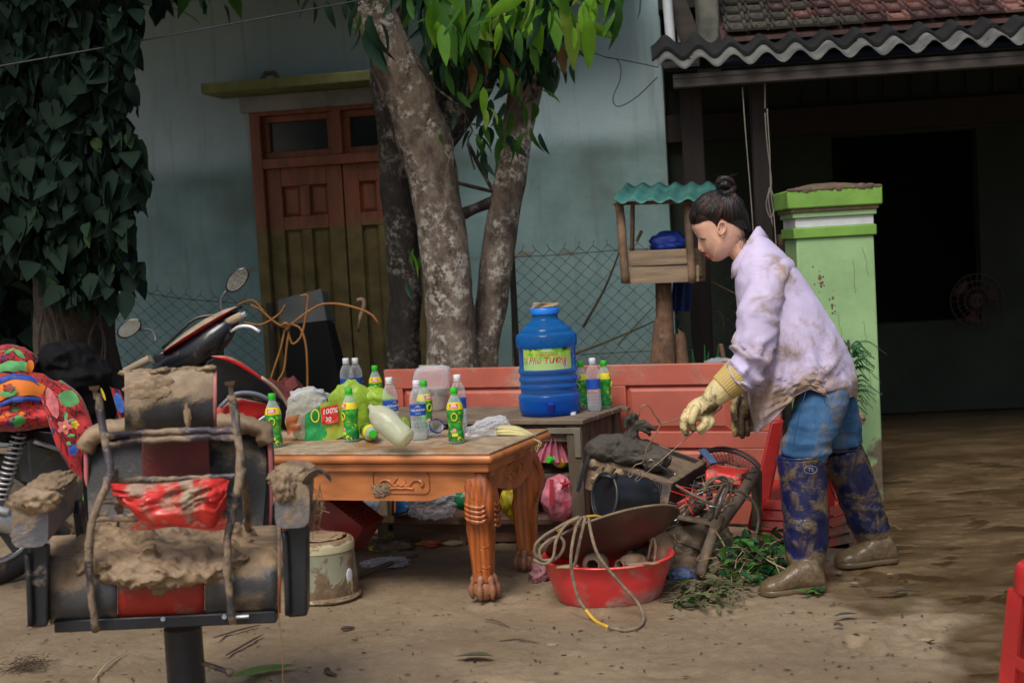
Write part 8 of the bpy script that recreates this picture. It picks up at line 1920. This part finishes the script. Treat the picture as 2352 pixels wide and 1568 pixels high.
 for i in range(190):
  f = rr.uniform(0, len(paths) - 1.001); k = int(f); u = f - k; jx, jy = rr.gauss(0, 1.2), rr.gauss(0, 1.2)
  pts = [(a[0] * (1 - u) + b[0] * u + jx, a[1] * (1 - u) + b[1] * u + jy) for a, b in zip(paths[k], paths[k + 1])]
  m.tube(icurve([P(x, y, hairY(x, y)) for x, y in pts], 10), [.0004, .0009, .0013, .0014, .0014, .0014, .0014, .0012, .001, .0006], 4)
 part('combed_strands', m, hm, hr, kind='stuff', smooth=180)
 part('bun', blob(P(1664, 423, YC), (.034, .032, .030), 5, 4, .14, 1.8, None, .05, Matrix.Rotation(R(20), 3, 'Y')), hm, hr, smooth=180)
 part('bun_twist', MB().tube(icurve([P(1650, 440, YC - .02), P(1660, 446, YC - .045), P(1678, 440, YC - .03), P(1684, 428, YC), P(1676, 414, YC - .02), P(1660, 410, YC - .025), P(1648, 422, YC - .02)], 24), [.008 + .005 * math.sin(q * .13) for q in range(24)], 8), hm, hr, smooth=180)
 m = MB(); rr = random.Random(3)
 for i in range(34):
  x, y = rr.uniform(1694, 1722), rr.uniform(520, 530); m.tube(icurve([P(x, y, YC - .05 + rr.random() * .08), P(x - rr.uniform(-6, 10), y + 18, YC - .06 + rr.random() * .08), P(x + rr.uniform(-16, 18), y + rr.uniform(25, 50), YC - .07 + rr.random() * .06)], 7), .0006, 3)
 for i in range(14):
  x = rr.uniform(1650, 1682); m.tube(icurve([P(x, 412, YC), P(x + rr.uniform(-8, 8), 405, YC - .02), P(x + rr.uniform(-14, 20), rr.uniform(398, 412), YC - .02)], 6), .0005, 3)
 part('loose_strands', m, hm, hr, kind='stuff')
 # shirt body: rings from collar to hem (front px, back px, side px, half width)
 RG = [((1691, 606), (1738, 530), (1714, 566), .060, 2), ((1688, 628), (1766, 548), (1726, 585), .115, 2), ((1690, 668), (1800, 580), (1744, 615), .160, 2), ((1693, 715), (1842, 632), (1766, 660), .178, 2), ((1700, 765), (1882, 692), (1790, 715), .188, 2), ((1708, 812), (1912, 745), (1808, 765), .194, 2), ((1714, 855), (1936, 795), (1822, 808), .197, 2), ((1719, 895), (1955, 838), (1834, 842), .195, 3), ((1724, 935), (1966, 872), (1842, 868), .195, 4), ((1729, 962), (1968, 893), (1848, 882), .193, 6), ((1734, 982), (1962, 910), (1851, 891), .190, 7)]
 NR = 90; rings = []
 L_ = len(RG)
 def lerp_ring(q):
  i = min(int(q), L_ - 2); u = q - i; a, b = RG[i], RG[i + 1]; g_ = lambda p, r: (p[0] + (r[0] - p[0]) * u, p[1] + (r[1] - p[1]) * u)
  return g_(a[0], b[0]), g_(a[1], b[1]), g_(a[2], b[2]), a[3] + (b[3] - a[3]) * u, a[4] + (b[4] - a[4]) * u
 nk = 56
 for k in range(nk):
  F_, B_, S_, w_, e_ = lerp_ring(k / (nk - 1) * (L_ - 1)); ring = []
  for j in range(NR):
   a = 2 * math.pi * j / NR; ca, sa = math.cos(a), math.sin(a); cx, cy = (F_[0] + B_[0]) / 2, (F_[1] + B_[1]) / 2; hx, hy = (F_[0] - B_[0]) / 2, (F_[1] - B_[1]) / 2
   g_ = abs(sa) ** e_; px = cx + hx * ca + (S_[0] - cx) * g_; py = cy + hy * ca + (S_[1] - cy) * g_
   sq = abs(sa) ** (.75 - .3 * min(1, max(0, k / nk - .45) * 3)) * (1 if sa >= 0 else -1)
   ring.append(P(px, py, YC - w_ * sq))
  rings.append(ring)
 sh = MB().loft(rings, cap=False)
 def wr(v):
  c = np.array(P(1830, 780, YC)); d = v - c; n_ = d / (np.linalg.norm(d * np.array([1, 1, .45]), axis=1)[:, None] + 1e-6)
  zz = sstep(1.5, .75, v[:, 2]); diag = np.stack([v[:, 0] * 1.0 + v[:, 2] * .75, v[:, 1] * .8, v[:, 2] * .45 - v[:, 0] * .25], -1)
  h = .006 * fbm(v, 5, 2) + (.003 + .006 * zz) * ridge(diag + 2, 6.5, 2) - .004 + .002 * ridge(diag * np.array([1, 1, .7]) + 8, 15, 2) * (.4 + .6 * sstep(-.1, .3, fbm(v + 4, 3, 2)))
  S0 = np.array(P(1795, 615, YC)); dx, dz = v[:, 0] - S0[0], v[:, 2] - S0[2]; rr0 = np.hypot(dx, dz); th0 = np.arctan2(dz, dx)
  fold = np.clip(1 - 4.2 * np.abs(perlin(np.stack([th0 * 3.4, rr0 * 1.3, v[:, 1] * 2.2 + 3], -1))), 0, 1) ** 2
  h = h + fold * .026 * sstep(.10, .40, rr0)
  S1 = np.array(P(1852, 895, 5.24)); dx, dz, dy = v[:, 0] - S1[0], v[:, 2] - S1[2], v[:, 1] - S1[1]; r1 = np.sqrt(dx * dx + dz * dz + dy * dy); th1 = np.arctan2(dz, dx)
  h = h + np.clip(1 - 3 * np.abs(perlin(np.stack([th1 * 4.2, r1 * 1.5, 0 * r1 + 5], -1))), 0, 1) ** 2 * .02 * np.exp(-(r1 / .2) ** 2) * sstep(0, .05, r1)
  top = sstep(1.28, 1.16, v[:, 2])[:, None]
  return v + n_ * (h[:, None]) * (.25 + .75 * top) * np.array([.5, 1, .5])
 sh.disp(wr)
 lil = pm('lilac_cotton', (.55, .48, .67), .75, var=.07, vs=5, bump=.2, bs=45, mud=.30, ms=8, mudz=(.62, 1.0, .20), mcol=(.34, .235, .16), msoft=.13, sheen=.1, mrough=.8)
 shirt = part('shirt', sh, lil, th, smooth=180); shirt.modifiers.new('s', 'SOLIDIFY').thickness = .003
 part('hem', MB().tube([p for p in [sh.v[(nk - 1) * NR + j] for j in range(NR)]], .0028, 6, closed=True), pm('muddy_hem', (.42, .32, .36), .8, mud=.45, ms=12), shirt, smooth=180)
 clod = pm('shirt_mud', (.20, .14, .085), .85, var=.3, bump=.4)
 rr = random.Random(9)
 # find surface points of the shirt on the near side for mud clods
 sv = np.array(sh.v)
 def onshirt(px, py):
  d = np.array(ray(px, py)[:]); d /= np.linalg.norm(d); o = np.array([0, 0, CAM_H]); q = sv - o; t_ = q @ d; dist = np.linalg.norm(q - t_[:, None] * d, axis=1)
  cand = np.where(dist < .022)[0];
  if len(cand) == 0: cand = np.array([dist.argmin()])
  i = cand[t_[cand].argmin()]; return Vector((o + d * t_[i]).tolist())
 part('front_placket', MB().tube(icurve([P(1726, 868, YC - .06), P(1732, 910, YC - .05), P(1736, 945, YC - .05), P(1740, 980, YC - .045)], 14), .013, 8, flat=.35), pm('muddy_placket', (.33, .235, .225), .85, mud=.5, ms=9), shirt, smooth=180)
 part('button', MB().tube([P(1735, 905, YC - .075), P(1735, 905, YC - .08)], .006, 12), pm('button_grey', (.35, .33, .33), .4), shirt)
 # collar: stand and folded flap
 CR = [((1690, 606), (1736, 528), .052), ((1686, 602), (1739, 522), .056), ((1683, 606), (1745, 521), .062), ((1681, 620), (1753, 531), .076), ((1681, 640), (1764, 546), .100)]
 rings = []
 for F_, B_, w_ in CR: rings.append([P((F_[0] + B_[0]) / 2 + (F_[0] - B_[0]) / 2 * math.cos(a), (F_[1] + B_[1]) / 2 + (F_[1] - B_[1]) / 2 * math.cos(a) + 10 * math.sin(a) ** 2 * (w_ > .07), YC - w_ * math.sin(a)) for a in np.linspace(0, 2 * math.pi, 49)[:-1]])
 o = part('collar', MB().loft(rings, cap=False), lil, shirt, smooth=180, fix=False); o.modifiers.new('s', 'SOLIDIFY').thickness = .003
 # sleeves
 def sleeve(pts, seed):
  m = ptube(pts, n=30, k=54, cap=False); nv = len(m.v)
  def f(v):
   u = np.repeat(np.linspace(0, 1, 54), 30); c = np.repeat(v.reshape(54, 30, 3).mean(1), 30, 0); d = v - c; r_ = np.linalg.norm(d, axis=1)[:, None]
   q = np.stack([v[:, 0] * .5 + v[:, 2] * .8, v[:, 1] * .9, v[:, 2] * 1.2 - v[:, 0] * .6], -1)
   am = (.010 + .018 * np.exp(-((u - .78) / .18) ** 2))
   fa = np.tile(np.linspace(0, 2 * math.pi, 30, endpoint=False), 54); fold = np.clip(1 - 3 * np.abs(perlin(np.stack([u * 9 + .5 * np.sin(fa + seed), np.cos(fa) * .8 + seed, np.sin(fa) * .8], -1))), 0, 1) ** 2
   h = am * (.2 * ridge(q + seed, 10, 2) + 1.3 * fold - .3) + .004 * fbm(v, 8, 2); end = 1 - .75 * sstep(.1, 0, u)
   return v + d / r_ * (h * end)[:, None]
  m.disp(f); o = part('sleeve', m, lil, th, smooth=180); o.modifiers.new('s', 'SOLIDIFY').thickness = .003; return o, m
 s1, m1 = sleeve([(1806, 612, 5.40, 22), (1786, 626, 5.34, 36), (1760, 662, 5.285, 43), (1744, 712, 5.25, 45), (1736, 765, 5.23, 44), (1728, 808, 5.22, 42), (1714, 840, 5.21, 39), (1699, 861, 5.205, 36), (1687, 875, 5.205, 32)], 1)
 sleeve([(1800, 612, 5.44, 22), (1780, 630, 5.50, 36), (1756, 700, 5.56, 40), (1742, 770, 5.58, 38), (1732, 830, 5.58, 34), (1726, 872, 5.575, 26)], 2)
 # jeans
 jm = MB().ext(ptube([(1880, 850, 5.38, 46), (1890, 895, 5.34, 60), (1880, 945, 5.30, 56), (1862, 995, 5.285, 52), (1849, 1035, 5.28, 52), (1845, 1052, 5.28, 50)], n=24)).ext(ptube([(1888, 850, 5.48, 46), (1905, 900, 5.51, 54), (1920, 945, 5.55, 50), (1930, 985, 5.56, 46), (1936, 1022, 5.56, 45)], n=24)).ext(ptube([(1882, 850, 5.36, 46), (1884, 850, 5.50, 46)], n=20))
 jf = fuse(jm, .006, 5, .5); jn = jf.n
 jf.disp(lambda v: v + jn * (.005 * ridge(np.stack([v[:, 0] * .6 + v[:, 2] * .3, v[:, 1] * .6, v[:, 2] * 1.6], -1) + 6, 8, 2) + .004 * fbm(v, 9, 2) + .006 * sstep(.62, .52, v[:, 2]) * ridge(v * np.array([.4, .4, 2.2]), 9, 1))[:, None])
 den = pm('blue_denim', (.022, .105, .25), .8, var=.4, vs=7, bump=.3, bs=260, mud=.40, ms=7, mcol=(.20, .15, .095), msoft=.10, col2=(.045, .17, .36))
 jo = part('jeans', jf, den, th, smooth=180, fix=False)
 stc = pm('orange_stitch', (.02, .06, .14), .8)
 part('side_seam', MB().tube(icurve(A((1852, 895, 5.175), (1838, 945, 5.178), (1826, 1000, 5.178), (1822, 1040, 5.185)), 14), .0016, 5), stc, jo)
 part('pocket_stitch', MB().tube(A((1895, 902, 5.158), (1894, 925, 5.165), (1912, 940, 5.17), (1932, 928, 5.18), (1936, 915, 5.18)), .0014, 5), stc, jo)
 # boots
 bt = pm('navy_rubber', (.009, .013, .062), .24, var=.4, vs=4, bump=.15, bs=14, mud=.43, ms=13, mudz=(.06, .15, .5), mcol=(.135, .094, .050), msoft=.09, mrough=.28)
 wet = pm('wet_mud_rubber', (.12, .083, .044), .32, var=.25, vs=6, bump=.15, bs=18)
 def foot(heel, toe, Yh, Yt, hgt, w_):
  a, b = G(*heel), G(*toe); a.z = b.z = 0; d = (b - a); s_ = Vector((-d.y, d.x, 0)).normalized(); rings = []
  for u, hh, ww in ((0, .35, .5), (.03, .62, .72), (.12, .95, .80), (.28, 1.0, .80), (.42, .92, .80), (.55, .72, .90), (.70, .56, 1.0), (.83, .50, .98), (.93, .40, .78), (.985, .26, .45), (1.0, .12, .18)):
   c = a + d * u; H_ = hgt * hh; ring = []
   for k in range(20):
    t_ = 2 * math.pi * k / 20; y_ = math.sin(t_); z = H_ * (.5 + .5 * (abs(y_) ** .7) * (1 if y_ > 0 else -1)); x_ = math.cos(t_); x_ = abs(x_) ** .8 * (1 if x_ > 0 else -1)
    ring.append(c + s_ * (x_ * w_ * ww / 2) + Vector((0, 0, z + .006)))
   rings.append(ring)
  return MB().loft(rings), a, d, s_
 def sole(a, d, s_, w_):
  def rg(z, e):
   out = []
   for u, ww in ((-.01, .35), (.0, .55), (.05, .78), (.2, .84), (.45, .84), (.7, 1.04), (.85, 1.0), (.95, .78), (1.0, .4), (1.015, .1)): out.append((u, ww))
   L1 = [a + d * u + s_ * (w_ * (ww * .5 + e)) + Vector((0, 0, z)) for u, ww in out]; L2 = [a + d * u - s_ * (w_ * (ww * .5 + e)) + Vector((0, 0, z)) for u, ww in out[::-1]]; return L1 + L2
  return MB().loft([rg(.0, 0), rg(.004, .03), rg(.016, .03), rg(.020, 0)])
 def boot(up, heel, toe, label_txt, seed):
  f_, a, d, s_ = foot(heel, toe, 0, 0, .105, .098); m = MB().ext(ptube(up, n=26, k=30)).ext(f_)
  b = fuse(m, .005, 7, .5); n_ = b.n
  low = sstep(.34, .12, np.array(b.v)[:, 2])
  b.disp(lambda v: v + n_ * (.005 * fbm(v + seed, 7, 2) + .006 * ridge(np.stack([v[:, 0] * .7, v[:, 1] * .7, v[:, 2] * 1.5 + v[:, 0] * .5], -1) + seed, 6, 2) * (.35 + sstep(.30, .2, v[:, 2]) * sstep(.05, .12, v[:, 2])))[:, None])
  o = part('boot', b, bt, th, smooth=180, fix=False); part('sole', sole(a, d, s_, .098), wet, o, smooth=50)
  c0 = P(*up[0][:3]); part('boot_top_rim', MB().tube([c0 + Vector((up[0][3] * mpp(YC) * 1.0 * math.cos(t_), up[0][3] * mpp(YC) * math.sin(t_), .004 * math.cos(t_))) for t_ in np.linspace(0, 6.283, 33)[:-1]], .0045, 6, closed=True), bt, o, smooth=180)
  return o
 b1 = boot([(1841, 1046, 5.28, 54), (1843, 1095, 5.28, 52), (1848, 1150, 5.275, 52), (1850, 1200, 5.27, 50), (1852, 1250, 5.265, 46), (1852, 1290, 5.26, 42), (1856, 1325, 5.26, 36)], (1893, 1352), (1745, 1366), '', 1)
 b2 = boot([(1934, 1030, 5.56, 46), (1950, 1080, 5.57, 50), (1970, 1130, 5.58, 48), (1988, 1180, 5.59, 43), (2002, 1220, 5.60, 38), (2014, 1262, 5.61, 33)], (2056, 1288), (1922, 1302), '', 2)
 part('drawstring', MB().tube(icurve(A((1896, 1058, 5.36), (1900, 1090, 5.37), (1910, 1125, 5.4), (1922, 1150, 5.42)), 12), .003, 5), pm('cord_black', (.02, .02, .02), .7), b2)
 part('drawstring', MB().tube(icurve(A((1975, 1012, 5.45), (1966, 1060, 5.44), (1958, 1098, 5.46)), 10), .003, 5), pm('cord_black2', (.02, .02, .02), .7), b2)
 em = pm('pale_emblem', (.30, .30, .36), .5)
 part('emblem_ring', MB().tube([P(1862 + 15 * math.cos(a), 1078 + 9 * math.sin(a), 5.180) for a in np.linspace(0, 6.283, 25)[:-1]], .0009, 4, closed=True), em, b1)
 part('emblem_letters', text_mb('TS', .020, .0004).tf(Matrix.Translation(P(1862, 1078, 5.178)) @ Matrix.Rotation(R(90), 4, 'X')), em, b1)
 # gloves
 gl = pm('yellow_rubber_glove', (.62, .50, .24), .5, var=.15, vs=7, bump=.15, bs=40, mud=.40, ms=11, mcol=(.085, .058, .03), msoft=.06, mrough=.4)
 gd = pm('muddy_glove', (.40, .29, .11), .45, var=.2, vs=7, bump=.15, bs=40, mud=.55, ms=9, mcol=(.075, .052, .03), msoft=.08, mrough=.35)
 g = MB().ext(ptube([(1690, 866, 5.205, 34), (1668, 885, 5.205, 32), (1648, 903, 5.205, 28), (1632, 920, 5.20, 24), (1622, 932, 5.20, 23)], n=20))
 g.ext(ptube([(1626, 925, 5.20, 21), (1610, 935, 5.20, 24), (1594, 946, 5.20, 23), (1584, 952, 5.20, 17)], n=18)).ext(ptube([(1622, 935, 5.215, 20), (1614, 950, 5.22, 23), (1606, 962, 5.22, 18)], n=16))
 F5 = [[(1582, 942, 5.175, 10), (1573, 958, 5.165, 10), (1570, 976, 5.16, 9.5), (1574, 992, 5.16, 9), (1577, 1001, 5.16, 7)],        # index, pointing down
   [(1590, 952, 5.20, 10), (1588, 968, 5.195, 9.5), (1592, 982, 5.19, 9), (1596, 990, 5.19, 7)],
   [(1612, 958, 5.19, 10), (1622, 968, 5.18, 9.5), (1612, 980, 5.165, 9), (1600, 987, 5.16, 7)],
   [(1624, 955, 5.20, 9.5), (1634, 966, 5.195, 9), (1624, 980, 5.18, 8.5), (1606, 994, 5.17, 6.5)],
   [(1600, 935, 5.16, 10), (1594, 948, 5.145, 10), (1590, 962, 5.14, 9), (1589, 973, 5.142, 7)]]                              # thumb
 for f_ in F5: g.ext(ptube(f_, n=10, k=12))
 gf = fuse(g, .0034, 3, .5); gf.disp(lambda v: v + .0012 * fbm(v, 60, 2)[:, None])
 go = part('glove', gf, gl, th, smooth=180, fix=False)
 ax0, ax1 = P(1696, 861, 5.205), P(1660, 892, 5.205); dv = (ax1 - ax0); fr = dv.normalized().orthogonal().normalized(); b_ = dv.normalized().cross(fr); rings = []
 for k in range(20):
  u = k / 19; r_ = (38 - 6 * u) * mpp(YC); rings.append([ax0 + dv * u + (fr * math.cos(t_) + b_ * math.sin(t_)) * (r_ * (1 + .018 * math.cos(t_ * 34))) for t_ in np.linspace(0, 2 * math.pi, 137)[:-1]])
 cf = part('ribbed_cuff', MB().loft(rings, cap=False), pm('yellow_rib', (.55, .40, .13), .6, var=.15, mud=.12, ms=9, mcol=(.16, .11, .05)), go, smooth=180); cf.modifiers.new('s', 'SOLIDIFY').thickness = .003
 # far hand hanging
 Y2 = 5.57; g = MB().ext(ptube([(1722, 862, Y2, 20), (1718, 885, Y2, 19), (1713, 905, Y2, 19), (1708, 925, Y2, 21), (1703, 945, Y2, 21), (1703, 958, Y2, 18)], n=18)).ext(ptube([(1712, 920, Y2 + .02, 18), (1708, 945, Y2 + .02, 19), (1710, 960, Y2 + .02, 15)], n=14))
 for f_ in ([(1690, 940, Y2 - .01, 9), (1688, 962, Y2 - .012, 9), (1688, 985, Y2 - .012, 8.5), (1690, 1003, Y2 - .01, 6)], [(1700, 950, Y2 - .015, 9), (1702, 975, Y2 - .02, 9), (1704, 995, Y2 - .02, 8), (1706, 1006, Y2 - .015, 6)], [(1712, 950, Y2, 9), (1714, 972, Y2 - .005, 8.5), (1716, 990, Y2 - .005, 8), (1717, 1001, Y2, 6)], [(1720, 945, Y2 + .01, 8), (1724, 965, Y2 + .01, 8), (1725, 980, Y2 + .01, 7.5), (1725, 990, Y2 + .01, 5.5)], [(1696, 908, Y2 - .02, 10), (1688, 928, Y2 - .035, 10), (1686, 948, Y2 - .04, 9), (1690, 966, Y2 - .04, 7)]): g.ext(ptube(f_, n=10, k=12))
 gf = fuse(g, .0034, 3, .5); gf.disp(lambda v: v + .0012 * fbm(v, 60, 2)[:, None]); part('glove', gf, gd, th, smooth=180, fix=False)
build_woman()
